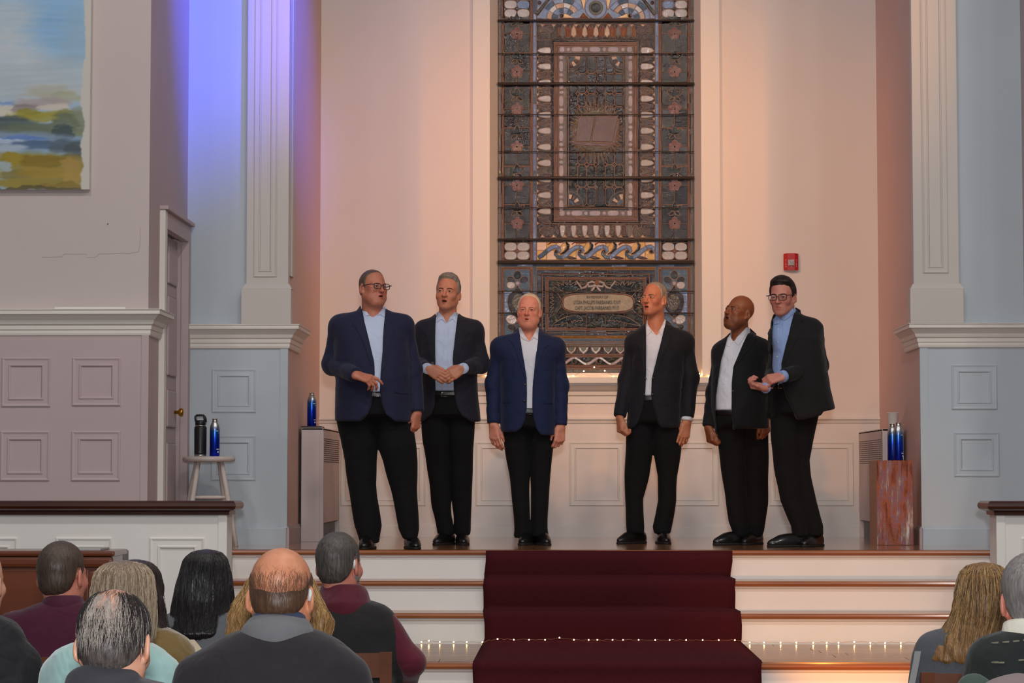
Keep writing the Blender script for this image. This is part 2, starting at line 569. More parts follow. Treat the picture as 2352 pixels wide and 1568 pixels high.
for (za, zb) in ((0.03, 0.33), (0.38, 0.50), (0.545, 0.80), (0.84, 0.96)):
    for (ya, yb) in ((0.10, 0.42), (0.50, 0.82)):
        dbox('door_panel', -0.052, -0.036, DY0 + ya, DY0 + yb, ZS + hz * za, ZS + hz * zb, MAUVE, leaf, 0.012)
bm = bmesh.new()
ky, kz = DY1 - 0.16 - DY0, wz(947, 14.9, 395) - ZS
tube(bm, [(-0.05, ky, kz), (-0.043, ky, kz)], 0.03, 16)
tube(bm, [(-0.043, ky, kz), (-0.01, ky, kz), (-0.005, ky, kz), (0.01, ky, kz), (0.022, ky, kz), (0.026, ky, kz)], [0.011, 0.011, 0.022, 0.029, 0.026, 0.012], 16)
bmobj('door_knob', bm, BRASS, leaf, True)

# ---------------------------------------------------------------- low panelled walls either side of the stairs
def choir_rail(nm, xin, sgn, label):
    y0, y1 = 13.2, 13.4
    zt = 1.37
    xout = -7.5 if sgn < 0 else 7.5
    xa, xb = min(xin, xout), max(xin, xout)
    root = thing(nm, label, 'low wall', (xin, (y0 + y1) / 2, 0))
    ox, oy = xin, (y0 + y1) / 2
    boxobj('body', xa - ox, xb - ox, y0 - oy, y1 - oy, 0, zt - 0.06, RISERW, root)
    post = boxobj('end_post', -0.045 if sgn < 0 else -0.006, 0.006 if sgn < 0 else 0.045, y0 - oy - 0.008, y1 - oy + 0.004, 0, zt - 0.06, RISERW, root, 0.002)
    p = [(0, zt - 0.085), (0.02, zt - 0.08), (0.022, zt - 0.062), (0.05, zt - 0.052), (0.06, zt - 0.045), (0.066, zt - 0.03), (0.062, zt - 0.012), (0.05, zt), (0.0, zt)]
    pth = [(xout, y0), (xin, y0), (xin, y1), (xout, y1)] if sgn < 0 else [(xout, y1), (xin, y1), (xin, y0), (xout, y0)]
    pth = [(a - ox, b - oy) for a, b in pth]
    cap = sweep('cap_rail', pth, p, DARKWOOD, root)
    boxobj('cap_top', xa - ox, xb - ox, y0 - oy, y1 - oy, zt - 0.06, zt - 0.0005, DARKWOOD, root)
    return root, ox, oy, y0


rail, ox, oy, y0 = choir_rail('choir_rail', wx(519, 13.2, 1250), -1, 'white panelled low wall with dark wood cap behind the brown piano')
for (a, b) in ((343, 470), (127, 257), (-90, 40)):
    x0, x1, z0, z1 = rect(a, b, 1234, 1450, 13.2)
    panel(x0 - ox, x1 - ox, z0, z1, y0 - oy, RISERW, rail, 1.15)
rail, ox, oy, y0 = choir_rail('choir_rail', wx(2291, 13.2, 1250), 1, 'white panelled low wall with dark wood cap at the right end of the steps')
for (a, b) in ((2346, 2480),):
    x0, x1, z0, z1 = rect(a, b, 1234, 1450, 13.2)
    panel(x0 - ox, x1 - ox, z0, z1, y0 - oy, RISERW, rail, 1.15)

# hairline crack in the plaster and a lath on the cornice of the left wall
bm = bmesh.new()
cr = [(96, 591), (118, 590), (142, 590), (147, 583), (172, 584), (198, 583), (200, 591), (220, 591), (227, 583), (262, 582), (300, 581), (318, 578), (322, 560), (322, 522)]
tube(bm, [at(x, y, YL - 0.0008) for x, y in cr], 0.0008, 5)
bmobj('plaster_crack', bm, mat('crack_dark', (150, 134, 128), 0.9), wl)
bm = bmesh.new()
tube(bm, [at(248, 514, YL), at(248, 514, YL) + Vector((0, -0.006, 0))], 0.004, 8)
bmobj('nail', bm, mat('nail_dark', (90, 78, 72), 0.6), wl)
boxobj('lath', wx(126, YL - 0.04, 705), wx(289, YL - 0.04, 705), YL - 0.05, YL - 0.03, ZC1 + 0.002, ZC1 + 0.014, WHITE, wl)
# ---------------------------------------------------------------- stained glass window (pieces drawn in photograph pixels on the plane of the glass)
YG = 17.22
GX0, GX1 = 1143, 1594


def glass(name, col, dark, rough=0.10, bscale=70, bstr=0.5, var=9):
    k = 0.95 if ('opal' in name or 'cream' in name or 'pearl' in name) else 0.66
    col, dark = tuple(v * k for v in col), tuple(v * k for v in dark)
    return mat('glass_' + name, col, rough * 0.8, var=(var, dark, 0.8), bump=(bscale, bstr, 0.008), spec=0.45)


G = {
    'brown': glass('dark_brown', (62, 38, 24), (34, 20, 16), bstr=0.45),
    'maroon': glass('maroon', (52, 26, 24), (30, 16, 18), 0.08, 60, 0.4),
    'black': glass('bottle_black', (26, 30, 28), (14, 14, 14), 0.06, 60, 0.6),
    'amber': glass('amber_strip', (150, 84, 26), (104, 52, 18), 0.2, 120, 0.35),
    'gold': glass('gold_ripple', (196, 150, 50), (140, 96, 30), 0.12, 130, 0.8),
    'blue': glass('opal_blue', (112, 142, 186), (84, 108, 156), 0.16, 60, 0.3, 14),
    'sky': glass('ripple_sky_blue', (120, 164, 200), (78, 116, 160), 0.1, 80, 0.8, 14),
    'white': glass('opal_white', (190, 190, 188), (150, 156, 168), 0.16, 50, 0.3, 14),
    'pearl': glass('pearl', (178, 178, 196), (140, 138, 156), 0.12, 120, 0.5, 20),
    'grey': glass('grey_border', (150, 148, 142), (112, 110, 108), 0.15, 90, 0.5, 18),
    'mauve': glass('mauve', (116, 92, 90), (82, 62, 62), 0.12, 80, 0.6, 16),
    'dmauve': glass('dark_mauve', (78, 58, 60), (48, 36, 40), 0.1, 80, 0.6, 16),
    'pink': glass('pink_flower', (172, 112, 106), (128, 78, 80), 0.14, 90, 0.4, 30),
    'copper': glass('copper_petal', (196, 120, 70), (132, 74, 44), 0.12, 130, 0.7, 24),
    'cream': glass('cream_petal', (206, 190, 172), (170, 150, 132), 0.12, 110, 0.5, 20),
    'yellow': glass('yellow_opal', (212, 186, 124), (200, 158, 92), 0.16, 50, 0.3, 16),
    'peach': glass('peach_opal', (226, 208, 188), (212, 182, 156), 0.16, 50, 0.3, 16),
    'olive': glass('olive', (122, 104, 40), (92, 76, 30), 0.16, 60, 0.35, 20),
    'rose': glass('rose_brown_page', (142, 104, 92), (122, 88, 80), 0.22, 200, 0.2, 12),
    'smoke': glass('smoked_clear', (58, 58, 56), (26, 28, 30), 0.06, 60, 0.9, 16),
    'plaque': glass('frosted_plaque_opal', (178, 174, 156), (136, 136, 126), 0.3, 160, 0.7, 30),
    'teal': glass('pale_teal', (150, 170, 164), (110, 132, 128), 0.12, 100, 0.6, 18),
}
LEAD = mat('lead_came', (112, 86, 70), 0.5, metal=0.2)
BARM = mat('iron_saddle_bar', (52, 46, 42), 0.5)

pieces = []     # (poly, key, layer)


def mirx(poly):
    return [(2737 - x, y) for x, y in poly][::-1]


def add(poly, key, layer=0, mir=False):
    pieces.append((poly, key, layer))
    if mir:
        pieces.append((mirx(poly), key, layer))


def rc(x0, y0, x1, y1, key, layer=0, n=1, mir=False, gap=0):
    vert = (y1 - y0) > (x1 - x0)
    for i in range(n):
        if vert:
            a, b = y0 + (y1 - y0) * i / n, y0 + (y1 - y0) * (i + 1) / n
            add([(x0, a), (x1, a), (x1, b), (x0, b)], key if isinstance(key, str) else key[i % len(key)], layer, mir)
        else:
            a, b = x0 + (x1 - x0) * i / n, x0 + (x1 - x0) * (i + 1) / n
            add([(a, y0), (b, y0), (b, y1), (a, y1)], key if isinstance(key, str) else key[i % len(key)], layer, mir)


def ell(cx, cy, rx, ry, n=14, rot=0.0, pw=1.0):
    out = []
    for i in range(n):
        a = 2 * math.pi * i / n
        c, s = math.cos(a), math.sin(a)
        x = rx * math.copysign(abs(c) ** pw, c)
        y = ry * math.copysign(abs(s) ** pw, s)
        out.append((cx + x * math.cos(rot) - y * math.sin(rot), cy + x * math.sin(rot) + y * math.cos(rot)))
    return out


def leaf(bx, by, tx, ty, w, n=6, bulge=0.5):
    dx, dy = tx - bx, ty - by
    L = math.hypot(dx, dy)
    ux, uy = dx / L, dy / L
    a, b = [], []
    for i in range(n + 1):
        t = i / n
        h = w * math.sin(math.pi * t ** (math.log(0.5) / math.log(bulge)))
        a.append((bx + dx * t - uy * h, by + dy * t + ux * h))
        if 0 < i < n:
            b.append((bx + dx * t + uy * h, by + dy * t - ux * h))
    return a + b[::-1]


def stroke(pts, ws, key, layer, cuts=1):
    n = len(pts)
    L, R = [], []
    for i in range(n):
        x0, y0 = pts[max(i - 1, 0)]
        x1, y1 = pts[min(i + 1, n - 1)]
        d = math.hypot(x1 - x0, y1 - y0) or 1
        nx, ny = -(y1 - y0) / d, (x1 - x0) / d
        w = ws[i] / 2
        L.append((pts[i][0] + nx * w, pts[i][1] + ny * w))
        R.append((pts[i][0] - nx * w, pts[i][1] - ny * w))
    b = [round(i * (n - 1) / cuts) for i in range(cuts + 1)]
    for i in range(cuts):
        s, e = b[i], b[i + 1]
        add(L[s:e + 1] + R[s:e + 1][::-1], key if isinstance(key, str) else key[i % len(key)], layer)


def arc(cx, cy, r, a0, a1, n=8, ry=None):
    ry = ry or r
    return [(cx + r * math.cos(math.radians(a0 + (a1 - a0) * i / n)), cy + ry * math.sin(math.radians(a0 + (a1 - a0) * i / n))) for i in range(n + 1)]


YT = -330      # the window runs on above the frame of the photograph
# outer borders
rc(1144, YT, 1151.5, 856, 'grey', 0, 26, True)
rc(1152, YT, 1157, 42, 'amber', 0, 6, True)
rc(1152, 57, 1157, 596, 'amber', 0, 9, True)
rc(1152, 614, 1157, 836, 'amber', 0, 4, True)
rc(1218, 57, 1223.5, 596, 'amber', 0, 9, True)
rc(1218, YT, 1223.5, 42, 'amber', 0, 6, True)
rc(1218, 618, 1223.5, 790, 'amber', 0, 3, True)
rc(1224.5, YT, 1232, 600, ('blue', 'blue', 'sky', 'blue'), 0, 18, True)
rc(1224.5, 613, 1232, 790, 'sky', 0, 5, True)
# flower corners (top row, wave row)
for (cy, cc) in ((21, 'maroon'), (577, 'amber'), (-160, 'maroon')):
    rc(1157, cy - 20, 1218, cy + 20, 'maroon', 0, 1, True)
    for sx, sy, k in ((-1, -1, 'white'), (1, -1, 'blue' if cy < 100 else 'white'), (-1, 1, 'white'), (1, 1, 'white')):
        add(ell(1187.5 + sx * 14.6, cy + sy * 10, 14.2, 9.6, 16, 0, 0.75), k, 1, True)
    add(ell(1187.5, cy, 4.5, 4.5, 10), cc, 2, True)
# upper flower panels beyond the frame keep the same motif
def flower_panel(yc, first):
    x = 1187.5
    # brown field quarters
    ys = yc - 43
    rc(1157.5, ys, 1187.5, ys + 43, 'brown', 0, 1, True)
    rc(1187.5, ys, 1217.5, ys + 43, 'maroon' if first % 2 else 'brown', 0, 1, True)
    rc(1157.5, ys + 43, 1187.5, ys + 86, 'maroon' if first % 2 == 0 else 'brown', 0, 1, True)
    rc(1187.5, ys + 43, 1217.5, ys + 86, 'brown', 0, 1, True)
    # lily of dark leaves
    for (tx, ty, w) in ((x, yc - 50, 5.6), (x - 17, yc - 42, 4.6), (x + 17, yc - 42, 4.6), (x - 13, yc - 19, 3.6), (x + 13, yc - 19, 3.6)):
        add(leaf(x, yc - 27, tx, ty, w), 'black', 1, True)
    # five petal flower
    for k in range(5):
        a = math.radians(-90 + 72 * k)
        add(ell(x + 8.6 * math.cos(a), yc + 8.2 * math.sin(a), 6.8, 6.2, 9, a), 'pink', 1, True)
    add(ell(x, yc + 0.5, 2.6, 2.6, 8), 'maroon', 2, True)


for i, yc in enumerate((78, 165, 250, 337, 426, 513)):
    flower_panel(yc, i)
for i, yc in enumerate((-118, -32)):
    if yc < -60:
        flower_panel(yc, i)
# scroll row at the top (blue waves around a roundel)
rc(1233, YT, 1504, -60, 'maroon', 0, 3)
rc(1233, -60, 1504, 43, 'blue', 0, 4)
for s in (1, -1):
    f = (lambda p: p) if s == 1 else (lambda p: mirx(p)[::-1])
    for (r, w, k) in ((45, 12, ('blue', 'sky')), (33, 11, ('cream', 'white')), (20, 14, ('sky', 'blue'))):
        stroke(f(arc(1294, 44, r, 180, 330, 10, r * 0.95)), [w] * 11, k, 1, 5)
    stroke(f([(1232, 34), (1245, 18), (1256, 4), (1266, -8)]), [9, 8, 7, 5], 'brown', 2)
    add(f([(1292, 42), (1297, 31), (1320, 42)]), 'yellow', 2)
    add(f(ell(1290, 37, 4.6, 4.6, 10)), 'black', 3)
    add(f(ell(1239, 7, 4.6, 4.6, 10)), 'black', 3)
    add(f([(1333, -4), (1346, -4), (1341, 24)]), 'yellow', 2)
    add(f([(1330, 42), (1340, 30), (1352, 42)]), 'copper', 2)
add(ell(1368.5, 19, 25, 25, 22), 'blue', 2)
add(ell(1368.5, 19, 16.5, 16.5, 20), 'teal', 3)
add(ell(1368.5, 19, 11.5, 11.5, 16), 'brown', 4)
# bars of mauve glass under the first saddle bar
rc(1152, 50, 1224, 56, 'mauve', 0, 3, True)
rc(1233, 50, 1504, 56, 'mauve', 0, 8)
# band of petals around the great frame
rc(1233, 56, 1504, 92, 'dmauve', 0, 9)
rc(1233, 92, 1269, 514, 'dmauve', 0, 11, True)
rc(1233, 514, 1504, 546, 'dmauve', 0, 9)
for i in range(7):
    cx = 1292 + i * 25.6
    add([(cx - 6.2, 80), (cx, 86.5), (cx + 6.2, 80), (cx + 4.5, 68), (cx, 58), (cx - 4.5, 68)], 'cream' if 0 < i < 5 else 'grey', 2)
    for s in (-1, 1):
        add([(cx + s * 6.8, 84), (cx + s * 14, 87), (cx + s * 17.5, 72) if s * (i - 3) < 3 else (cx + s * 15, 72), (cx + s * 9, 59), (cx + s * 6, 66)] if s > 0 else [(cx - 6.8, 84), (cx - 6, 66), (cx - 9, 59), (cx - 12.6, 70), (cx - 11.5, 86)], 'copper', 1)
    add([(cx - 5, 518), (cx + 5, 518), (cx + 6.5, 524), (cx + 3.6, 541), (cx, 545), (cx - 3.6, 541), (cx - 6.5, 524)], 'white' if i < 6 else 'grey', 2)
    for s in (-1, 1):
        add(ell(cx + s * 12.6, 529, 5.4, 13, 10, s * 0.25), 'mauve', 1)
for y in np.arange(117, 505, 36.9):
    add([(1234.5, y), (1240, y - 5), (1252, y - 7.5), (1263, y - 7), (1265, y - 3), (1265, y + 3), (1263, y + 6.5), (1252, y + 6.5), (1240, y + 4)], 'white', 2, True)
    add(leaf(1266, y + 10, 1236, y + 22, 5.5), 'mauve', 1, True)
    add(leaf(1266, y + 27, 1236, y + 13, 5.5), 'mauve', 1, True)
    for dy in (9, 27):
        add([(1233, y + dy - 4), (1238, y + dy), (1233, y + dy + 4)], 'cream', 2, True)
for sx, sy, cx, cy in ((1, 1, 1254, 74), (1, -1, 1254, 526)):
    for k in range(5):
        a = math.radians(200 + k * 36) if sy > 0 else math.radians(160 - k * 36)
        add(ell(cx + 9 * math.cos(a) + 2, cy + 9 * math.sin(a), 9, 6.4, 10, a), 'mauve', 1, True)
for i in range(10):
    x = 1246 + i * 25.6
    add([(x - 5, 56.5), (x + 5, 56.5), (x, 63)], 'cream', 2)
    add([(x - 5, 545.5), (x, 539), (x + 5, 545.5)], 'cream', 2)
# great rectangular frame
for (a, k, w) in ((0, 'maroon', 4.5), (5.5, 'amber', 8), (14.5, 'grey', 18.5), (33.5, 'maroon', 3.6)):
    x0, x1, y0, y1 = 1268 + a, 1469 - a, 92 + a * 1.02, 513 - a * 1.05
    rc(x0, y0, x1, y0 + w, k, 0, 4)
    rc(x0, y1 - w, x1, y1, k, 0, 4)
    rc(x0, y0 + w, x0 + w, y1 - w, k, 0, 5)
    rc(x1 - w, y0 + w, x1, y1 - w, k, 0, 5)
for cy in (114, 490):
    add(ell(1291, cy, 6.5, 6.5, 10, 0, 0.7), 'pearl', 1, True)
    for i in range(3):
        add(ell(1325 + i * 41.6, cy, 13, 6, 16, 0, 0.6), 'pearl', 1)
    for x in (1305.5, 1346, 1388, 1431):
        add(ell(x, cy, 4.8, 4.8, 10), 'pearl', 1)
y = 128
i = 0
while y < 476:
    h = 13 if i % 2 else 4.6
    add(ell(1289, y + h, 5.2, h, 12, 0, 0.65 if i % 2 else 1.0), 'pearl', 1, True)
    y += 2 * h + 2.4
    i += 1
# field of the inner panel: rows of long hexagonal quarries
rc(1305.5, 130, 1432, 474, 'black', 0, 1)
cols = [1305.5 + 126.5 * k / 6 for k in range(7)]
rows = [130, 169, 190, 215, 245, 290, 335, 378, 430, 473]
for r in range(len(rows) - 1):
    y0, y1 = rows[r], rows[r + 1]
    off = (r % 2) * 0.0
    for k in range(6):
        x0, x1 = cols[k] + 0.5, cols[k + 1] - 0.5
        c = 5 if y1 - y0 > 24 else 4
        add([(x0 + c, y0 + 1), (x1 - c, y0 + 1), (x1, y0 + 1 + c), (x1, y1 - 1 - c), (x1 - c, y1 - 1), (x0 + c, y1 - 1), (x0, y1 - 1 - c), (x0, y0 + 1 + c)], ('maroon', 'maroon', 'brown')[(k + r) % 3] if r not in (7,) else 'smoke', 1.2)
    if r:
        for k in range(7):
            x = cols[k]
            if 0 < k < 6:
                add([(x - 4.6, y0), (x, y0 - 4.6), (x + 4.6, y0), (x, y0 + 4.6)], 'brown', 1.9)
for (cx, cy, s) in ((1306, 130, 1), (1306, 473, -1)):
    q0, q1 = (0, 90) if s > 0 else (270, 360)
    add([(cx, cy)] + arc(cx, cy, 33, q0, q1, 8), 'brown', 2.6, True)
    for j in range(4):
        a0, a1 = q0 + j * 22.5 + 1, q0 + (j + 1) * 22.5 - 1
        add(arc(cx, cy, 27, a0, a1, 3) + arc(cx, cy, 15, a1, a0, 3), 'mauve' if j % 2 else 'cream', 3.3, True)
    add(arc(cx, cy, 14, q0 + 5, q1 - 5, 5) + arc(cx, cy, 8, q1 - 5, q0 + 5, 5), 'sky', 3.4, True)
# sun rays and the open book
bx, by = 1369.5, 303
nr = 44
for k in range(nr):
    a = 2 * math.pi * (k + 0.5) / nr
    big = abs(math.sin(a)) ** 1.2
    ri = 44 + 6 * abs(math.cos(a))
    ro = 57 + 26 * big
    dx, dy = math.cos(a), math.sin(a)
    ex = (dx * ro) if abs(dx * ro) < 61 else math.copysign(61, dx)
    aa = math.pi / nr
    add([(bx + ri * math.cos(a - aa), by + ri * 0.98 * math.sin(a - aa)), (bx + ex, by + dy * ro), (bx + ri * math.cos(a + aa), by + ri * 0.98 * math.sin(a + aa))], 'olive', 2.6)
add(ell(bx, by, 50, 48, 24), 'olive', 3.3)
add([(1329, 268), (1367, 268), (1356, 326), (1320, 326)], 'rose', 4.1)
add([(1369, 267), (1419, 267), (1408, 328), (1358, 326)], 'rose', 4.1)
add([(1418, 273), (1423, 280), (1411, 334), (1405, 330)], 'rose', 4.9)
add([(1318, 327), (1356, 328), (1404, 331), (1408, 336), (1380, 338), (1372, 334), (1362, 337), (1317, 333)], 'rose', 4.6)
# band under the frame, wave row
rc(1157, 547, 1218, 553, 'black', 0, 2, True)
rc(1233, 547, 1504, 553, 'black', 0, 6)
for i in range(12):
    x0 = 1233 + i * 22.6
    add([(x0, 555), (x0 + 22.6, 555), (x0 + 22.6, 575), (x0, 575)], ('peach', 'yellow', 'peach')[i % 3], 0)
    add([(x0, 575), (x0 + 22.6, 575), (x0 + 22.6, 597), (x0, 597)], ('yellow', 'peach', 'yellow')[i % 3], 0)
for i in range(-1, 5):
    c = 1278 + i * 54.4
    pts = [(-4, 0), (-3, 6), (4, 12.5), (13, 13.5), (23, 7.5), (33, -2), (44, -9.5), (53, -11.5), (60, -8.5), (62.5, -2), (59, 3)]
    ws = [3, 6, 8, 9, 9.5, 9.5, 9.5, 9, 8, 6, 3]
    lo = max(0, 1234 - c)
    keep = [j for j, p in enumerate(pts) if 1234 <= c + p[0] <= 1503]
    if len(keep) > 3:
        stroke([(c + pts[j][0], 578 + pts[j][1]) for j in keep], [ws[j] for j in keep], ('sky', 'blue', 'blue'), 2, 3 if len(keep) > 6 else 1)
    if 1234 < c < 1503:
        if c + 30 < 1503:
            stroke([(c + 22, 556), (c + 27.5, 563), (c + 26, 572), (c + 18, 580), (c + 9, 584)], [3, 6, 6.5, 5, 2], 'black', 1.4)
            add([(c + 9, 583), (c + 8, 570), (c + 14, 560), (c + 21, 557), (c + 23, 566), (c + 18, 576)], 'yellow', 1)
            add(leaf(c + 47, 594, c + 18, 590, 3.2), 'mauve', 1.2)
            stroke([(c - 20, 562), (c - 12, 556.5), (c + 4, 557), (c + 18, 556)], [3, 4.5, 4.5, 3], 'copper', 1)
        add(ell(c, 578, 4.2, 4.2, 10), 'brown', 3)
# lower panel
rc(1152, 607, 1585, 612.5, ('sky', 'blue', 'sky'), 0, 12)
rc(1157, 613.5, 1218, 618, 'amber', 0, 2, True)
rc(1233, 613.5, 1504, 619, 'gold', 0, 6)
rc(1233, 620, 1504, 629, 'maroon', 0, 5)
rc(1246, 630.5, 1491, 637, 'maroon', 0, 5)
rc(1233, 629, 1245, 790, 'brown', 0, 4, True)
rc(1246.5, 637, 1253, 770, 'black', 0, 4, True)
rc(1254, 638, 1259, 757, 'amber', 0, 3, True)
rc(1259, 638, 1478, 642.5, 'amber', 0, 4)
rc(1259.5, 643, 1477.5, 752, 'smoke', 0, 5)
for k in range(7):
    x = 1272 + k * 14
    add(leaf(1312 - k * 2, 672, x - 6, 646 + (3 - k) * (3 - k) * 0.6, 4), 'black', 1.3, True)
    add(leaf(1318, 724, 1266 + k * 12, 748 - (k * 2), 4.5), 'black', 1.3, True)
    add(leaf(1293, 694, 1263, 662 + k * 11, 4.0), 'smoke', 1.3, True)
for s in (1, -1):
    f = (lambda p: p) if s == 1 else (lambda p: mirx(p)[::-1])
    stroke(f([(1371, 651), (1360, 647), (1350, 650), (1352, 658), (1362, 657), (1370, 652)]), [3, 4, 4, 4, 4, 3], 'white', 2.2)
    stroke(f([(1350, 652), (1344, 660), (1336, 662), (1331, 655), (1324, 646)]), [2.5, 3.5, 3.5, 3, 2.5], 'white', 2.2)
    stroke(f([(1368, 655), (1363, 663), (1358, 668)]), [3, 4, 3], 'white', 2.2)
add(ell(1371, 650, 5, 5, 10), 'copper', 3)
add(ell(1374, 696, 82.5, 23, 30, 0, 0.55), 'amber', 2.2)
add(ell(1374, 696, 80, 20.5, 30, 0, 0.55), 'plaque', 3)
rc(1254, 752.5, 1483, 757.5, 'amber', 0, 4)
rc(1254, 758.5, 1483, 763.5, 'maroon', 0, 5)
rc(1246.5, 764, 1491, 770.5, 'maroon', 0, 5)
rc(1246.5, 771, 1491, 777, 'gold', 0, 5)
rc(1233, 778, 1504, 784, 'sky', 0, 6)
rc(1152, 785, 1585, 791.5, 'grey', 0, 9)
# side medallions
for yo in (0,):
    rc(1158, 619, 1217.5, 668, 'sky', 0, 1, True)
    rc(1158, 669, 1217.5, 718, 'blue', 0, 1, True)
    rc(1158, 719, 1217.5, 784, 'sky', 0, 1, True)
    x = 1188.5
    add(ell(x, 632, 9, 10, 12), 'black', 1, True)
    add(ell(x - 15, 643, 10, 7.5, 12, 0.4), 'brown', 1, True)
    add(ell(x + 15, 643, 10, 7.5, 12, -0.4), 'brown', 1, True)
    add(ell(x - 15, 655, 10, 8.5, 12), 'white', 1.4, True)
    add(ell(x + 16, 657, 11, 9.5, 12), 'sky', 1.4, True)
    add(ell(x, 651, 4.6, 4.6, 10), 'pearl', 2, True)
    add([(x, 655), (x + 8, 668), (x + 20, 678), (x + 23, 694), (x + 19, 711), (x + 9, 724), (x, 730), (x - 9, 724), (x - 19, 711), (x - 23, 694), (x - 20, 678), (x - 8, 668)], 'brown', 1.8, True)
    add(ell(x + 2, 694, 15.5, 20, 16), 'olive', 2.4, True)
    add(ell(x - 14, 734, 13, 10.5, 12, 0.5), 'white', 2, True)
    add(ell(x + 14, 734, 13, 10.5, 12, -0.5), 'sky', 2, True)
    add(ell(x, 737, 4, 4, 8), 'pearl', 3, True)
    add(ell(x - 13, 752, 10, 6.5, 10, 0.3), 'brown', 2, True)
    add(ell(x + 13, 752, 10, 6.5, 10, -0.3), 'brown', 2, True)
# shields, small wave, sill border
rc(1157, 792.5, 1581, 796.5, 'grey', 0, 12)
rc(1157, 797, 1581, 813, 'dmauve', 0, 10)
for i in range(15):
    cx = 1171 + i * 28.2
    add([(cx - 11.5, 797.5), (cx + 11.5, 797.5), (cx + 9, 805), (cx, 813), (cx - 9, 805)], 'white', 1)
    add([(cx - 7.5, 798), (cx + 7.5, 798), (cx + 5.8, 804), (cx, 808.5), (cx - 5.8, 804)], 'teal', 1.6)
rc(1152, 814, 1585, 819, 'amber', 0, 8)
rc(1157, 820, 1581, 838, 'smoke', 0, 8)
for i in range(8):
    c = 1148 + i * 57
    stroke([(c + t * 57, 829 - 7 * math.cos(2 * math.pi * t)) for t in np.linspace(0, 1, 13) if 1157 < c + t * 57 < 1580], [5.5] * sum(1 for t in np.linspace(0, 1, 13) if 1157 < c + t * 57 < 1580), ('white', 'pearl'), 1, 2)
    if 1160 < c < 1578:
        add(ell(c, 829, 5.4, 5.4, 10), 'black', 1.5)
rc(1152, 839, 1585, 845.5, 'amber', 0, 8)
rc(1144, 847, 1593, 856, 'grey', 0, 13)


def area2(p):
    return 0.5 * sum(p[i][0] * p[(i + 1) % len(p)][1] - p[(i + 1) % len(p)][0] * p[i][1] for i in range(len(p)))


def offset(poly, d):
    """move the outline by d pixels (positive = inwards)"""
    if area2(poly) < 0:
        poly = poly[::-1]
    n = len(poly)
    out = []
    for i in range(n):
        (x0, y0), (x1, y1), (x2, y2) = poly[i - 1], poly[i], poly[(i + 1) % n]
        a, b = math.hypot(x1 - x0, y1 - y0) or 1e-6, math.hypot(x2 - x1, y2 - y1) or 1e-6
        n1 = (-(y1 - y0) / a, (x1 - x0) / a)
        n2 = (-(y2 - y1) / b, (x2 - x1) / b)
        mx, my = n1[0] + n2[0], n1[1] + n2[1]
        l = math.hypot(mx, my) or 1e-6
        mx, my = mx / l, my / l
        k = min(1.8, 1.0 / max(0.3, mx * n1[0] + my * n1[1]))
        out.append((x1 + mx * d * k, y1 + my * d * k))
    return out


def gpt(x, y, dy):
    p = at(x, y, YG)
    return (p.x, YG - dy, p.z)


win = bpy.data.objects.new('window_1', None)
C.objects.link(win)
win.location = (at(1368, 856, YG).x, YG, at(1368, 856, YG).z)
struct(win)
win['label'] = 'tall leaded stained glass window with an open book in golden rays'
WL = Vector(win.location)
lv, lf = [], []
order = sorted(range(len(pieces)), key=lambda i: -abs(area2(pieces[i][0])))
indiv = set(order[:300])
sv, sf, sm = [], [], []
keys = list(G.keys())
for i, (poly, key, layer) in enumerate(pieces):
    n = len(poly)
    base = layer * 0.004 + ((i * 7) % 11) * 0.00022
    # lead under the piece
    L = offset(poly, -0.75)
    s = len(lv)
    for (x, y) in L:
        lv.append(Vector(gpt(x, y, base + 0.001)) - WL)
    lf.append(tuple(range(s, s + n)))
    o1 = offset(poly, 0.30)
    mn = min(max(p[0] for p in poly) - min(p[0] for p in poly), max(p[1] for p in poly) - min(p[1] for p in poly))
    o2 = offset(poly, min(1.1, mn * 0.22))
    vv = [Vector(gpt(x, y, base + 0.0012)) - WL for x, y in o1] + [Vector(gpt(x, y, base + 0.0045)) - WL for x, y in o2]
    ff = [tuple(range(n, 2 * n))] + [(k, (k + 1) % n, n + (k + 1) % n, n + k) for k in range(n)]
    if i in indiv:
        ctr = sum(vv, Vector()) / len(vv)
        o = pymesh('pane', [v - ctr for v in vv], ff, G[key], win)
        o.location = ctr
    else:
        s = len(sv)
        sv += vv
        sf += [tuple(q + s for q in f) for f in ff]
        sm += [keys.index(key)] * len(ff)
me = bpy.data.meshes.new('small_panes')
me.from_pydata(sv, [], sf)
for k in keys:
    me.materials.append(G[k])
me.polygons.foreach_set('material_index', sm)
o = link_mesh('small_panes', me, None, win)
o['kind'] = 'stuff'
pymesh('lead_cames', lv, lf, LEAD, win)
a, b = at(GX0 - 2, 858, YG), at(GX1 + 2, YT, YG)
boxobj('lead_ground', a.x - WL.x, b.x - WL.x, 0.004, 0.02, a.z - WL.z, b.z - WL.z, LEAD, win)
# iron saddle bars
for (yy, hh) in ((47, 2.4), (192.5, 3.6), (408.5, 3.6), (550, 2.4), (602, 4.2), (123, 1.1), (263, 1.1), (348, 1.1), (477, 1.1), (669, 1.1), (719, 1.1), (-90, 3.4), (-240, 3.4)):
    bm = bmesh.new()
    p0, p1 = at(GX0, yy, YG - 0.03), at(GX1, yy, YG - 0.03)
    r = hh * YG / F
    tube(bm, [p0 - WL, p1 - WL], r, 8)
    bmobj('saddle_bar', bm, BARM, win, True)
# memorial lettering
INK = mat('glass_paint_black', (38, 32, 26), 0.5)


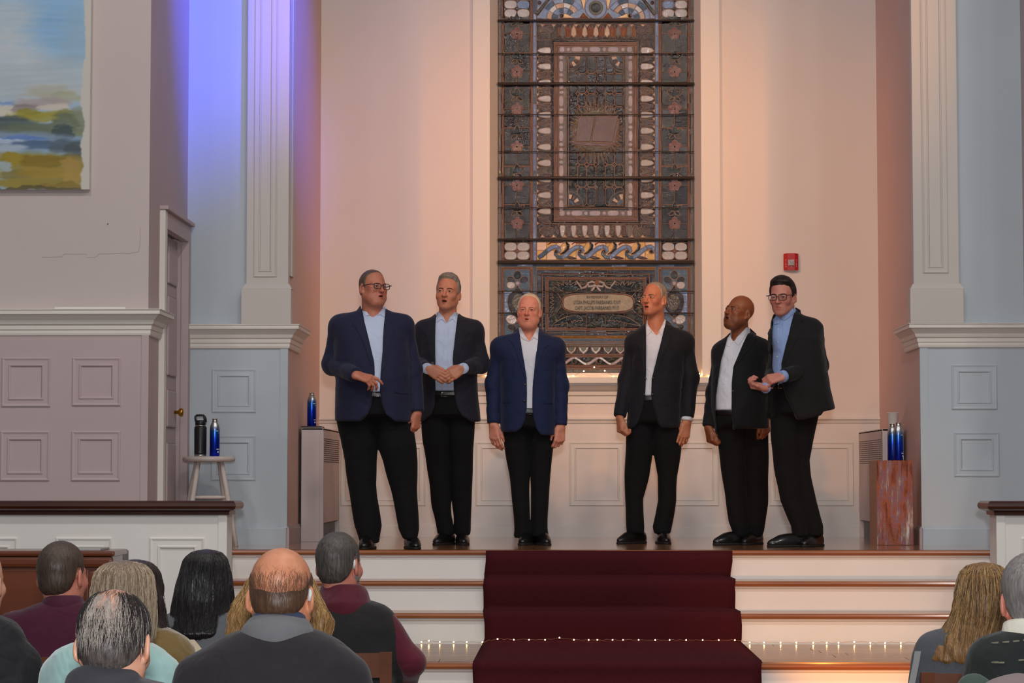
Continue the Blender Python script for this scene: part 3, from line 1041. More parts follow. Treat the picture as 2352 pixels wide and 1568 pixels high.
def text_mesh(name, s, size, m, parent, loc, rot=(math.pi / 2, 0, 0), extr=0.0006, sx=1.0):
    cu = bpy.data.curves.new(name, 'FONT')
    cu.body = s
    cu.size = size
    cu.align_x = 'CENTER'
    cu.align_y = 'CENTER'
    cu.extrude = extr
    cu.resolution_u = 2
    tmp = bpy.data.objects.new(name + '_c', cu)
    C.objects.link(tmp)
    me = bpy.data.meshes.new_from_object(tmp.evaluated_get(bpy.context.evaluated_depsgraph_get()))
    bpy.data.objects.remove(tmp)
    bpy.data.curves.remove(cu)
    o = link_mesh(name, me, m, parent)
    o.location = loc
    o.rotation_euler = rot
    o.scale = (sx, 1, 1)
    return o


for s, px, py, sz, sx in (('IN MEMORY OF', 1372, 683, 0.030, 0.80), ('LYDIA PHILLIPS FAIRBANKS /7/1/7', 1371, 695, 0.040, 0.605), ('CAPT. JACOB FAIRBANKS /7/1/7', 1371, 708, 0.040, 0.60)):
    p = Vector(gpt(px, py, 0.0205)) - WL
    text_mesh('memorial_lettering', s, sz, INK, win, p, sx=sx)

# ---------------------------------------------------------------- casing and sill of the window
casz = (ZSILL, WTOP)
for s, pa, pb, pg in ((-1, 1085, 1125, 1143), (1, 1655, 1611, 1595)):
    xa, xb = wx(pa, YB - 0.03, 500), wx(pb, YB - 0.03, 500)
    xg = wx(pg, YG, 500)
    x0, x1 = min(xa, xb), max(xa, xb)
    o = struct(boxobj('trim_8' if s < 0 else 'trim_9', x0, x1, YB - 0.035, YB + 0.01, ZSILL, WTOP + 0.15, WHITE, None, 0.004))
    # splayed jamb
    v = [(xb, YB - 0.034, ZSILL), (xb, YB + 0.2, ZSILL), (xg, YG - 0.012, ZSILL), (xg, YG + 0.02, ZSILL)]
    ring = [(xb, YB - 0.03), (xg, YG - 0.012), (xg, YG + 0.05), (xb + s * 0.03, YG + 0.05), (xb + s * 0.03, YB - 0.03)]
    vv = [(x, y, ZSILL) for x, y in ring] + [(x, y, WTOP) for x, y in ring]
    ff = [tuple(range(5))[::-1], tuple(range(5, 10))] + [(k, (k + 1) % 5, 5 + (k + 1) % 5, 5 + k) for k in range(5)]
    pymesh('jamb', vv, ff, WHITE, o)
struct(boxobj('trim_10', wx(1085, YB, 500), wx(1655, YB, 500), YB - 0.035, YB + 0.16, WTOP, WTOP + 0.16, WHITE, None, 0.004))
xs0, xs1 = wx(1096, YB, 880), wx(1640, YB, 880)
sill = struct(boxobj('trim_11', xs0 - 0.02, xs1 + 0.02, YB - 0.12, YG + 0.02, wz(880, YB - 0.12), wz(866, YB - 0.12), WHITE, None, 0.006))
zq = wz(880, YB - 0.1)
sweep('sill_moulding', [(xs0, YB), (xs1, YB)], [(0, zq - 0.145), (0.012, zq - 0.145), (0.016, zq - 0.095), (0.03, zq - 0.085), (0.034, zq - 0.06), (0.05, zq - 0.05), (0.085, zq - 0.02), (0.095, zq - 0.012), (0.095, zq + 0.002), (0, zq + 0.002)], WHITE, sill)
boxobj('sill_slope', wx(1143, YG, 860), wx(1595, YG, 860), YG - 0.05, YG + 0.03, wz(866, YB), wz(857, YG), WHITE, sill, 0.004)
# ---------------------------------------------------------------- fire alarm
o = at(1816, 602, YB)
alarm = thing('fire_alarm', 'red fire alarm strobe with white lettering on the cream wall', 'fire alarm', (o.x, YB, o.z))
RED = mat('alarm_red_plastic', (176, 24, 22), 0.35)
w, h = 0.055, 0.064
bm = bmesh.new()
ring = [(-w, 0), (-w, -0.028), (-w * 0.5, -0.042), (w * 0.5, -0.042), (w, -0.028), (w, 0)]
for z in (-h, h):
    pass
a = [bm.verts.new((x, y, -h * (0.95 + 0.06 * (y < -0.03)))) for x, y in ring]
b = [bm.verts.new((x, y, h * (0.96 + 0.05 * (y < -0.03)))) for x, y in ring]
for k in range(6):
    bm.faces.new((a[k], a[(k + 1) % 6], b[(k + 1) % 6], b[k]))
bm.faces.new(a)
bm.faces.new(b)
bmobj('housing', bm, RED, alarm)
CLEAR = mat('clear_lens', (225, 225, 225), 0.08, bump=(90, 0.9, 0.02), spec=0.8, metal=0.6)
boxobj('strobe_lens', -0.024, 0.024, -0.058, -0.040, -0.030, 0.016, CLEAR, alarm, 0.006)
LET = mat('alarm_lettering', (236, 190, 186), 0.5)
for sx in (-1, 1):
    for k, ch in enumerate('FIRE'):
        text_mesh('lettering', ch, 0.016, LET, alarm, (sx * 0.039, -0.0378 if True else 0, 0.012 - k * 0.0155), (math.pi / 2, 0, sx * 0.47))
bm = bmesh.new()
tube(bm, [(0, -0.044, -0.032), (0, -0.044, -0.05)], 0.0035, 6)
bmobj('latch', bm, mat('alarm_steel', (200, 200, 200), 0.3, metal=1.0), alarm)

# ---------------------------------------------------------------- painting on the left wall
PXR = wx(209, YL, 300)
pzb = wz(437, YL, 100)


# broad brush strokes laid on a fine grid of canvas points, in the order they were painted
PSTROKES = [  # cx, cy, rx, ry (photograph pixels), seen colour, softness
    (60, 60, 400, 130, (128, 158, 184), 0.9), (30, 120, 120, 90, (166, 172, 176), 0.9), (150, 60, 90, 80, (112, 150, 184), 0.8), (190, 130, 50, 110, (124, 150, 170), 0.7),
    (90, 190, 240, 50, (150, 160, 166), 0.8), (20, 40, 60, 30, (150, 164, 174), 0.8), (-150, 150, 150, 120, (150, 164, 176), 0.9), (-200, 40, 120, 80, (120, 152, 182), 0.9),
    (120, 215, 62, 16, (150, 148, 134), 0.4), (150, 228, 44, 12, (138, 140, 120), 0.4), (100, 238, 66, 14, (144, 134, 134), 0.35), (-10, 240, 40, 5, (92, 124, 172), 0.3), (20, 258, 60, 14, (178, 170, 152), 0.4),
    (60, 250, 30, 8, (120, 110, 112), 0.3), (130, 252, 40, 8, (170, 162, 152), 0.3), (95, 268, 60, 14, (130, 122, 44), 0.35), (70, 258, 26, 6, (116, 112, 40), 0.3), (150, 266, 30, 10, (104, 106, 56), 0.35),
    (20, 282, 60, 14, (58, 68, 70), 0.3), (80, 300, 140, 16, (84, 94, 78), 0.4), (-60, 292, 80, 16, (70, 80, 76), 0.4), (185, 282, 24, 34, (108, 114, 92), 0.35), (150, 290, 32, 26, (88, 96, 78), 0.35), (146, 306, 24, 24, (54, 66, 70), 0.3),
    (40, 326, 150, 20, (104, 122, 142), 0.4), (10, 324, 60, 6, (150, 164, 184), 0.3), (60, 320, 50, 5, (82, 112, 166), 0.3), (90, 336, 60, 10, (66, 88, 116), 0.3), (20, 342, 44, 10, (144, 158, 174), 0.35), (160, 338, 44, 16, (70, 84, 96), 0.35), (176, 352, 22, 24, (60, 70, 74), 0.3), (-80, 335, 80, 18, (110, 130, 150), 0.4),
    (90, 392, 200, 38, (120, 104, 36), 0.35), (50, 366, 50, 10, (128, 110, 22), 0.3), (110, 372, 60, 14, (112, 94, 20), 0.3), (6, 392, 26, 22, (138, 156, 166), 0.35), (40, 404, 40, 10, (112, 104, 60), 0.35), (120, 400, 70, 14, (134, 112, 40), 0.35), (170, 392, 26, 36, (142, 116, 58), 0.35),
    (60, 424, 90, 10, (126, 112, 46), 0.35), (150, 428, 50, 8, (116, 96, 36), 0.3), (-120, 400, 110, 40, (122, 108, 40), 0.4), (100, 434, 120, 4, (78, 72, 44), 0.3)]


def painting():
    nx, nz = 230, 230
    px0, px1, py0, py1 = -660, 209, -720, 437
    xs = np.concatenate([np.linspace(-660, -10, 40), np.linspace(-8, 209, nx - 40)])
    ys = np.concatenate([np.linspace(437, -5, nz - 40), np.linspace(-10, -720, 40)])
    GX, GY = np.meshgrid(xs, ys)
    P = np.stack([GX.ravel(), GY.ravel()], 1)
    rs = np.random.RandomState(3)

    def nz2(sx, sy, seed, n=9):
        r = np.random.RandomState(seed)
        o = np.zeros(len(P))
        for _ in range(n):
            kx, ky = r.normal() / sx, r.normal() / sy
            o += np.sin(P[:, 0] * kx + P[:, 1] * ky + r.uniform(0, 6.28))
        return o / math.sqrt(n)
    col = np.tile(np.array((126.0, 150.0, 172.0)), (len(P), 1))
    col += nz2(60, 40, 1)[:, None] * np.array((9, 6, 5))
    for i, (cx, cy, rx, ry, c, s) in enumerate(PSTROKES):
        wx_ = P[:, 0] + nz2(14, 5, 10 + i) * 6 + nz2(9, 2.2, 500 + i) * 5
        wy_ = P[:, 1] + nz2(22, 9, 90 + i) * 3.2 + nz2(7, 6, 600 + i) * 1.6
        q = np.sqrt(((wx_ - cx) / rx) ** 2 + ((wy_ - cy) / ry) ** 2)
        a_ = np.clip((1.0 + s * 0.55 - q) / (s * 1.1), 0, 1)
        a_ *= np.clip(0.88 + 0.10 * nz2(30, 3.0, 200 + i), 0, 1)
        cc = np.array(c, dtype=float) + nz2(36, 4.0, 300 + i)[:, None] * 3.5
        col = col * (1 - a_[:, None]) + cc * a_[:, None]
    # bare canvas down the right side with a ragged edge
    edge = 187 + 2.0 * nz2(60, 16, 7) + 1.0 * nz2(30, 4, 8) + 9 * np.exp(-((P[:, 1] - 285) / 30) ** 2) + 8 * np.exp(-((P[:, 1] - 95) / 90) ** 2) + 6 * np.exp(-((P[:, 1] - 385) / 14) ** 2)
    a_ = np.clip((P[:, 0] - edge) / 4.0, 0, 1)[:, None]
    col = col * (1 - a_) + np.array((168.0, 164.0, 158.0)) * a_
    col = np.clip(col * 1.16, 0, 250) / 255.0
    colr = np.where(col <= 0.04045, col / 12.92, ((col + 0.055) / 1.055) ** 2.4)
    X_ = [at(x, 300, YL).x for x in xs]
    Z_ = [at(100, y, YL).z for y in ys]
    base = Vector((X_[0], YL - 0.003, Z_[0]))
    verts = [(X_[i] - base.x, -0.036, Z_[j] - base.z) for j in range(nz) for i in range(nx)]
    faces = [(j * nx + i, j * nx + i + 1, (j + 1) * nx + i + 1, (j + 1) * nx + i) for j in range(nz - 1) for i in range(nx - 1)]
    m = bpy.data.materials.new('painted_canvas')
    m.use_nodes = True
    nt = m.node_tree
    b = nt.nodes['Principled BSDF']
    b.inputs['Roughness'].default_value = 0.6
    at_ = nt.nodes.new('ShaderNodeAttribute')
    at_.attribute_name = 'paint'
    nt.links.new(at_.outputs['Color'], b.inputs['Base Color'])
    t = thing('landscape_painting', 'unframed canvas of a marshy landscape under blue sky on the left wall', 'painting', base)
    o = pymesh('painted_face', verts, faces, m, t)
    ca = o.data.color_attributes.new('paint', 'FLOAT_COLOR', 'POINT')
    c4 = np.ones((len(verts), 4), dtype=np.float32)
    c4[:, :3] = colr
    ca.data.foreach_set('color', c4.ravel())
    boxobj('canvas', 0, X_[-1] - base.x, -0.0355, 0, 0, Z_[-1] - base.z, mat('canvas_cloth', (206, 200, 192), 0.8), t)


painting()

# ---------------------------------------------------------------- stool, bottles, cup
so = at(480, 1048, 14.75)
zs = so.z - ZS
STW = mat('stool_whitewash', (206, 196, 190), 0.45, var=(12, (190, 176, 168), 0.7), bump=(60, 0.1, 0.002))
stool = thing('stool', 'tall white painted wooden stool standing behind the left low wall', 'stool', (so.x, 14.75, ZS), 0.0)
bm = bmesh.new()
lathe(bm, [(0.0005, zs - 0.036), (0.15, zs - 0.036), (0.168, zs - 0.028), (0.172, zs - 0.014), (0.166, zs - 0.003), (0.15, zs), (0.0005, zs)], 32)
bmobj('seat', bm, STW, stool, True)
legs = []
for k in range(4):
    a = math.radians(45 + 90 * k + 14)
    t = Vector((0.105 * math.cos(a), 0.105 * math.sin(a), zs - 0.034))
    b_ = Vector((0.235 * math.cos(a), 0.235 * math.sin(a), 0.0))
    legs.append((t, b_))
    bm = bmesh.new()
    tube(bm, [t, t.lerp(b_, 0.3), t.lerp(b_, 0.6), b_], [0.014, 0.018, 0.0185, 0.013], 12)
    bmobj('leg', bm, STW, stool, True)
for k in range(4):
    f = 0.42 if k % 2 == 0 else 0.50
    for ff in (f, f + 0.3):
        p, q = legs[k][0].lerp(legs[k][1], ff), legs[(k + 1) % 4][0].lerp(legs[(k + 1) % 4][1], ff)
        bm = bmesh.new()
        tube(bm, [p, p.lerp(q, 0.25), p.lerp(q, 0.5), p.lerp(q, 0.75), q], [0.008, 0.011, 0.012, 0.011, 0.008], 10)
        bmobj('stretcher', bm, STW, stool, True)


def blue_bottle_mat():
    m = bpy.data.materials.new('blue_aluminium_bottle')
    m.use_nodes = True
    nt = m.node_tree
    b = nt.nodes['Principled BSDF']
    b.inputs['Metallic'].default_value = 0.85
    b.inputs['Roughness'].default_value = 0.28
    tc = nt.nodes.new('ShaderNodeTexCoord')
    sp = nt.nodes.new('ShaderNodeSeparateXYZ')
    nt.links.new(tc.outputs['Object'], sp.inputs[0])
    mr = nt.nodes.new('ShaderNodeMapRange')
    mr.inputs['From Max'].default_value = 0.25
    nt.links.new(sp.outputs['Z'], mr.inputs['Value'])
    r = nt.nodes.new('ShaderNodeValToRGB')
    e = r.color_ramp.elements
    e[0].position, e[0].color = 0.0, lin((20, 40, 190)) + (1,)
    e[1].position, e[1].color = 1.0, lin((205, 198, 190)) + (1,)
    for p, c in ((0.45, (24, 66, 200)), (0.66, (50, 110, 190)), (0.80, (178, 182, 184))):
        el = e.new(p)
        el.color = lin(c) + (1,)
    nt.links.new(mr.outputs[0], r.inputs[0])
    nt.links.new(r.outputs[0], b.inputs['Base Color'])
    return m


BLUEB = blue_bottle_mat()
PRINT = mat('bottle_white_print', (210, 216, 226), 0.5)
SILV = mat('brushed_steel', (190, 188, 184), 0.25, metal=1.0)


def blue_bottle(loc, label, h=0.245, r=0.0325, bar=False):
    t = thing('water_bottle', label, 'bottle', loc, 0.0, 'blue aluminium water bottles')
    bm = bmesh.new()
    k = h / 0.245
    lathe(bm, [(r * 0.9, 0), (r, 0.006 * k), (r, 0.175 * k), (r * 0.97, 0.19 * k), (r * 0.85, 0.207 * k), (r * 0.62, 0.221 * k), (r * 0.56, 0.226 * k)], 28)
    bmobj('body', bm, BLUEB, t, True)
    bm = bmesh.new()
    lathe(bm, [(r * 0.55, 0.224 * k), (r * 0.6, 0.227 * k), (r * 0.6, 0.230 * k), (r * 0.53, 0.232 * k), (r * 0.53, 0.240 * k), (r * 0.58, 0.242 * k), (r * 0.56, 0.245 * k), (r * 0.45, 0.245 * k)], 24)
    bmobj('neck', bm, SILV, t, True)
    # small printed marks curved round the body
    for (a0, a1, z0, z1) in ((-70, -35, 0.163, 0.167), (-62, -22, 0.044, 0.049), (-50, -30, 0.024, 0.034), (-40, -28, 0.150, 0.152)) + (((-38, -16, 0.006, 0.03),) if bar else ()):
        vs, fs = [], []
        for j in range(5):
            a = math.radians(a0 + (a1 - a0) * j / 4)
            for z in (z0 * k, z1 * k):
                vs.append(((r + 0.0006) * math.cos(a), (r + 0.0006) * math.sin(a), z))
        for j in range(4):
            fs.append((2 * j, 2 * j + 2, 2 * j + 3, 2 * j + 1))
        pymesh('printed_mark', vs, fs, PRINT, t)
    return t


p = at(493, 1048, 14.70)
blue_bottle((p.x, 14.70, so.z), 'blue metal water bottle on the white stool beside the black flask')
# black flask with loop lid
p = at(460, 1048, 14.68)
fl = thing('insulated_flask', 'black insulated flask with a loop handle lid on the white stool', 'flask', (p.x, 14.68, so.z))
BLK = mat('black_powder_coat', (22, 22, 24), 0.4)
BLKP = mat('black_plastic', (16, 16, 17), 0.45)
bm = bmesh.new()
lathe(bm, [(0.039, 0.012), (0.0395, 0.02), (0.0405, 0.185), (0.038, 0.193), (0.034, 0.195)], 30)
bmobj('body', bm, BLK, fl, True)
bm = bmesh.new()
lathe(bm, [(0.036, 0), (0.039, 0.002), (0.039, 0.0125), (0.03, 0.0126)], 30)
bmobj('steel_base', bm, SILV, fl, True)
bm = bmesh.new()
lathe(bm, [(0.033, 0.194), (0.0345, 0.195), (0.0345, 0.203), (0.03, 0.204)], 30)
bmobj('steel_collar', bm, SILV, fl, True)
bm = bmesh.new()
lathe(bm, [(0.033, 0.203), (0.0345, 0.206), (0.0345, 0.228), (0.031, 0.234), (0.001, 0.234)], 28)
lid = bmobj('lid', bm, BLKP, fl, True)
bm = bmesh.new()
tube(bm, [(-0.029, 0, 0.225), (-0.034, 0, 0.245), (-0.034, 0, 0.258), (-0.026, 0, 0.266), (0.0, 0, 0.267), (0.018, 0, 0.266), (0.025, 0, 0.258), (0.029, 0, 0.245), (0.033, 0, 0.222)], [0.007, 0.007, 0.007, 0.0075, 0.0075, 0.0075, 0.009, 0.011, 0.009], 10)
bmobj('loop_handle', bm, BLKP, lid, True)
text_mesh('printed_mark', '==', 0.012, SILV, fl, (0.002, -0.0405, 0.03))


# ---------------------------------------------------------------- radiator cabinets
def radiator(loc, sgn, label, W=0.30, L=0.98, H=0.76):
    """stands against the niche side; its long front faces the middle of the stage. sgn +1: left niche (front towards +X)"""
    t = thing('radiator_cabinet', label, 'radiator', loc)
    m = mat('radiator_enamel', (206, 192, 188), 0.45, var=(3, (196, 180, 178), 0.6))
    mg = mat('radiator_element_grey', (120, 128, 136), 0.6)  # one even grey for the element inside the cabinet
    dark = mat('grille_dark', (34, 28, 28), 0.8)
    x0, x1 = (0, W) if sgn > 0 else (-W, 0)
    xf = x1 if sgn > 0 else x0
    # carcass: ends, top, back; front panel leaves a slot at the bottom
    boxobj('end_panel', x0, x1, 0, 0.018, 0, H, m, t, 0.003)
    boxobj('end_panel', x0, x1, L - 0.018, L, 0, H, m, t, 0.003)
    boxobj('top', x0, x1, 0, L, H - 0.018, H, m, t, 0.004)
    fx0, fx1 = (xf - 0.014, xf) if sgn > 0 else (xf, xf + 0.014)
    fp = boxobj('front_panel', fx0, fx1, 0.004, L - 0.004, 0.13, H - 0.004, m, t, 0.003)
    boxobj('corner_strip', min(xf, xf - sgn * 0.02), max(xf, xf - sgn * 0.02) + (0.004 if sgn > 0 else 0), -0.004, 0.03, 0, H - 0.02, m, t, 0.002)
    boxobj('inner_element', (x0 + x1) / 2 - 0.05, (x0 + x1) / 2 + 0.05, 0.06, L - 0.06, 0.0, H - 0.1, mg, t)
    e = 0.0015
    gx0, gx1 = (xf, xf + e) if sgn > 0 else (xf - e, xf)
    # rows of slots
    slots, fs = [], []
    z0, z1, n, k = H - 0.235, H - 0.075, 26, 12
    for i in range(n):
        y = 0.07 + (L - 0.14) * i / (n - 1)
        for j in range(k):
            z = z0 + (z1 - z0) * j / (k - 1)
            s = len(slots)
            xx = gx1 if sgn > 0 else gx0
            slots += [(xx, y - 0.010, z - 0.0035), (xx, y + 0.010, z - 0.0035), (xx, y + 0.010, z + 0.0035), (xx, y - 0.010, z + 0.0035)]
            fs.append((s, s + 1, s + 2, s + 3))
    g = pymesh('grille_slots', slots, fs, dark, fp)
    g['kind'] = 'stuff'
    return t


RY = 15.75
rlt = at(693, 1000, RY)
WL_ = abs(wx(742, RY, 1000) - XNL)
HL = wz(982, RY, 715) - ZS
radiator((XNL + 0.022, RY, ZS), 1, 'pale radiator cabinet against the left niche wall holding a black tray', W=WL_ - 0.022, L=1.15, H=HL)
xl2 = wx(2024, RY + 0.05, 1000)
HR = wz(984, RY, 2040) - ZS
radiator((XNR - 0.022, RY, ZS), -1, 'pale radiator cabinet against the right niche wall holding a paper cup', W=abs(XNR - xl2) - 0.022, L=1.25, H=HR)
zt = ZS + HL
tr = boxobj('tray', wx(695, RY + 0.1, 980), wx(741, RY + 0.1, 980), RY + 0.01, RY + 0.22, zt, zt + 0.012, mat('black_tray', (44, 40, 38), 0.4), None, 0.004)
tag(tr, 'flat black tray lying on the left radiator cabinet under a blue bottle', 'tray')
p = at(716, 978, RY + 0.1)
blue_bottle((p.x, RY + 0.1, zt + 0.012), 'blue metal water bottle alone on the black tray of the left radiator', h=0.235)

# paper cup upside down on the right radiator
p = at(2051, 960, RY + 0.12)
cup = thing('paper_cup', 'white paper cup upside down on the right radiator cabinet', 'cup', (p.x, RY + 0.12, ZS + HR))
bm = bmesh.new()
lathe(bm, [(0.028, 0.0), (0.029, 0.004), (0.0385, 0.108), (0.0405, 0.110), (0.0405, 0.114), (0.038, 0.115), (0.036, 0.108), (0.027, 0.006)], 26)
bmobj('cup_wall', bm, mat('paper_white', (226, 220, 210), 0.7), cup, True)
bm = bmesh.new()
lathe(bm, [(0.0288, 0.001), (0.0298, 0.002), (0.0304, 0.009), (0.0295, 0.010)], 26)
bmobj('green_band', bm, mat('cup_green', (130, 150, 60), 0.6), cup, True)

# ---------------------------------------------------------------- wooden box drum
def drum_front():
    m = bpy.data.materials.new('distressed_drum_front')
    m.use_nodes = True
    nt = m.node_tree
    b = nt.nodes['Principled BSDF']
    N, Lk = nt.nodes.new, nt.links.new
    tc = N('ShaderNodeTexCoord')
    mp = N('ShaderNodeMapping'); mp.inputs['Scale'].default_value = (14, 14, 2.2)
    Lk(tc.outputs['Object'], mp.inputs[0])
    n = N('ShaderNodeTexNoise'); n.inputs['Scale'].default_value = 1.4; n.inputs['Detail'].default_value = 8; n.inputs['Roughness'].default_value = 0.7
    Lk(mp.outputs[0], n.inputs['Vector'])
    r = N('ShaderNodeValToRGB')
    e = r.color_ramp.elements
    e[0].position, e[0].color = 0.34, lin((84, 34, 24)) + (1,)
    e[1].position, e[1].color = 0.66, lin((216, 208, 204)) + (1,)
    for p_, c in ((0.42, (134, 62, 36)), (0.475, (168, 92, 54)), (0.51, (132, 92, 112)), (0.55, (150, 112, 92)), (0.60, (186, 160, 150))):
        el = e.new(p_)
        el.color = lin(c) + (1,)
    Lk(n.outputs['Fac'], r.inputs[0])
    Lk(r.outputs[0], b.inputs['Base Color'])
    v = N('ShaderNodeTexNoise'); v.inputs['Scale'].default_value = 160; v.inputs['Detail'].default_value = 2
    Lk(tc.outputs['Object'], v.inputs['Vector'])
    bp = N('ShaderNodeBump'); bp.inputs['Strength'].default_value = 0.8; bp.inputs['Distance'].default_value = 0.01
    Lk(v.outputs['Fac'], bp.inputs['Height'])
    Lk(bp.outputs[0], b.inputs['Normal'])
    b.inputs['Roughness'].default_value = 0.12
    return m


OAKB = mat('drum_oak', (176, 106, 50), 0.4, var=(6, (148, 84, 38), 0.6), stretch=(1, 1, 5))
dl, dr = wx(2014, 15.0, 1150), wx(2097, 15.0, 1150)
dzt = wz(1057, 15.0, 2055)
drum = thing('box_drum', 'wooden box drum with a distressed glittering front by the right radiator', 'drum', ((dl + dr) / 2, 15.0, ZS))
hw = (dr - dl) / 2
hh = dzt - ZS
boxobj('front_plate', -hw, hw, 0, 0.012, 0.003, hh, drum_front(), drum, 0.002)
bl = 0.38
vv = []
for (y, sx) in ((0.012, 0.995), (bl, 0.98)):
    for (x, z) in ((-hw * sx, 0.0), (hw * sx, 0.0), (hw * sx, hh), (-hw * sx, hh)):
        vv.append((x - (0.0), y, z))
pymesh('case', vv, [(0, 1, 2, 3), (4, 7, 6, 5), (0, 4, 5, 1), (1, 5, 6, 2), (2, 6, 7, 3), (3, 7, 4, 0)], OAKB, drum)
p = at(2057, 1056, 15.10)
blue_bottle((at(2052, 1056, 15.16).x, 15.20, ZS + hh), 'blue metal water bottle on the box drum, half hidden behind another', h=0.245)
blue_bottle((at(2064, 1056, 15.08).x, 15.08, ZS + hh), 'blue metal water bottle in front of its twin on the box drum', h=0.25, bar=True)

# ---------------------------------------------------------------- string lights
WIRE = mat('copper_fairy_wire', (170, 120, 80), 0.35, metal=0.8)
BULB = mat('fairy_bulb', (255, 214, 150), 0.3, emit=((255, 196, 120), 45.0))


def string_lights(name, pts, label, r=0.0036, wire=0.0010):
    """pts: world points of bulbs in order"""
    base = Vector(pts[0])
    t = thing(name, label, 'string lights', base)
    rnd = random.Random(len(pts))
    path = []
    for i in range(len(pts) - 1):
        a, b = Vector(pts[i]), Vector(pts[i + 1])
        for k in range(5):
            f = k / 5
            q = a.lerp(b, f)
            q.z += math.sin(f * math.pi) * rnd.uniform(-0.004, 0.006)
            path.append(q - base)
    path.append(Vector(pts[-1]) - base)
    bm = bmesh.new()
    tube(bm, path, wire, 5)
    bmobj('wire', bm, WIRE, t, True)
    bm = bmesh.new()
    bmesh.ops.create_icosphere(bm, subdivisions=2, radius=r)
    me = bpy.data.meshes.new('bulb')
    bm.to_mesh(me)
    bm.free()
    me.materials.append(BULB)
    for q in pts:
        o = bpy.data.objects.new('bulb', me)
        C.objects.link(o)
        o.parent = t
        o.location = Vector(q) - base
    return t


st = [(968, 1480), (985, 1471), (1010, 1475), (1042, 1485), (1072, 1489), (1108, 1486), (1143, 1467), (1180, 1469), (1215, 1479), (1252, 1483), (1285, 1464), (1318, 1469), (1352, 1483), (1372, 1471), (1407, 1483), (1431, 1475), (1467, 1485), (1505, 1485), (1538, 1483), (1576, 1480), (1614, 1481), (1651, 1481), (1688, 1483), (1722, 1478), (1755, 1484), (1793, 1491), (1829, 1482), (1868, 1487), (1899, 1490), (1926, 1485), (1962, 1474), (1999, 1483), (2033, 1486), (2069, 1476), (2110, 1480), (2145, 1484)]
pts = []
for (x, y) in st:
    yy = 13.375 if 1110 < x < 1710 else 13.41
    yy = 13.33
    q = at(x, y, yy)
    zmin = ZS - 3 * RISE + (0.03 if 1108 < x < 1712 else 0.016)
    if q.z < zmin:
        q.z = zmin
    pts.append(q)
string_lights('fairy_lights', pts, 'fairy lights strung across the landing and the maroon carpet')
sl = [(1116, 862), (1150, 866), (1200, 862), (1260, 868), (1306, 866), (1317, 863), (1341, 852), (1365, 843), (1389, 851), (1409, 864), (1428, 866), (1500, 862), (1560, 866), (1606, 858), (1612, 861), (1627, 865)]
pts = []
for (x, y) in sl:
    q = at(x, y, YB - 0.03)
    zmin = wz(866, YB - 0.12) + 0.006
    if q.z < zmin:
        q.z = zmin
    pts.append(q)
string_lights('fairy_lights', pts, 'fairy lights lying along the window sill behind the singers', r=0.005)

# ---------------------------------------------------------------- upright piano at the left
PY = 12.0
px1 = wx(244, PY, 1290)
pz = wz(1268, PY, 100)
PIANO = mat('piano_walnut', (120, 62, 32), 0.3, coat=0.5, var=(3, (92, 44, 22), 0.7), stretch=(0.5, 3, 3))
pno = thing('upright_piano', 'brown upright piano at the left in front of the white low wall', 'piano', (px1 - 0.75, PY + 0.3, 0))
boxobj('case', -0.75, 0.72, -0.02, 0.30, 0, pz - 0.03, PIANO, pno, 0.006)
boxobj('lid', -0.78, 0.745, -0.06, 0.32, pz - 0.03, pz, PIANO, pno, 0.012)
boxobj('top_rail', -0.74, 0.735, -0.055, -0.02, pz - 0.09, pz - 0.03, PIANO, pno, 0.02)
boxobj('upper_panel', -0.72, 0.60, -0.035, -0.02, pz - 0.36, pz - 0.10, PIANO, pno, 0.006)
boxobj('cheek', 0.655, 0.735, -0.32, 0.0, 0.62, pz - 0.098, PIANO, pno, 0.03)
boxobj('cheek', -0.75, -0.67, -0.32, 0.0, 0.62, pz - 0.12, PIANO, pno, 0.03)
boxobj('key_bed', -0.75, 0.72, -0.36, 0.0, 0.60, 0.66, PIANO, pno, 0.008)
boxobj('fallboard', -0.66, 0.65, -0.06, -0.03, 0.70, pz - 0.37, PIANO, pno, 0.006)
boxobj('lower_panel', -0.70, 0.68, -0.035, -0.015, 0.1, 0.58, PIANO, pno, 0.006)
boxobj('key_slip', -0.66, 0.65, -0.35, -0.33, 0.66, 0.69, PIANO, pno, 0.004)
WK = mat('ivory_keys', (226, 222, 210), 0.3)
BK = mat('ebony_keys', (18, 18, 18), 0.3)
kb = bpy.data.meshes.new('white_key')
bm = bmesh.new()
box(bm, -0.0118, 0.0118, -0.15, 0, 0, 0.02)
bm.to_mesh(kb)
bm.free()
kb.materials.append(WK)
for i in range(52):
    o = bpy.data.objects.new('white_key', kb)
    C.objects.link(o)
    o.parent = pno
    o.location = (-0.645 + i * 0.0247, -0.16, 0.665)
for sx in (-0.70, 0.69):
    boxobj('leg', sx - 0.03, sx + 0.03, -0.34, -0.27, 0, 0.6, PIANO, pno, 0.008)
bm = bmesh.new()
PAPER = mat('sheet_music_grey', (170, 168, 164), 0.7)
o = boxobj('sheet_music', wx(168, PY + 0.35, 1265), wx(262, PY + 0.35, 1265) - 0.06, PY + 0.28, PY + 0.52, pz + 0.0005, pz + 0.012, PAPER, None, 0.002)
tag(o, 'grey stack of sheet music lying on top of the brown piano', 'sheet music')
o = boxobj('music_folder', wx(246, PY + 0.5, 1280), wx(264, PY + 0.5, 1280), PY + 0.66, PY + 0.9, 0.0, wz(1267, PY + 0.5, 255), mat('grey_case', (112, 110, 108), 0.6), None, 0.01)
o.name = 'speaker_case'
tag(o, 'narrow grey case standing beside the right end of the piano', 'case')
# ---------------------------------------------------------------- implicit-surface sculpting kit for people
def V3(*a):
    return np.array(a, dtype=np.float32)


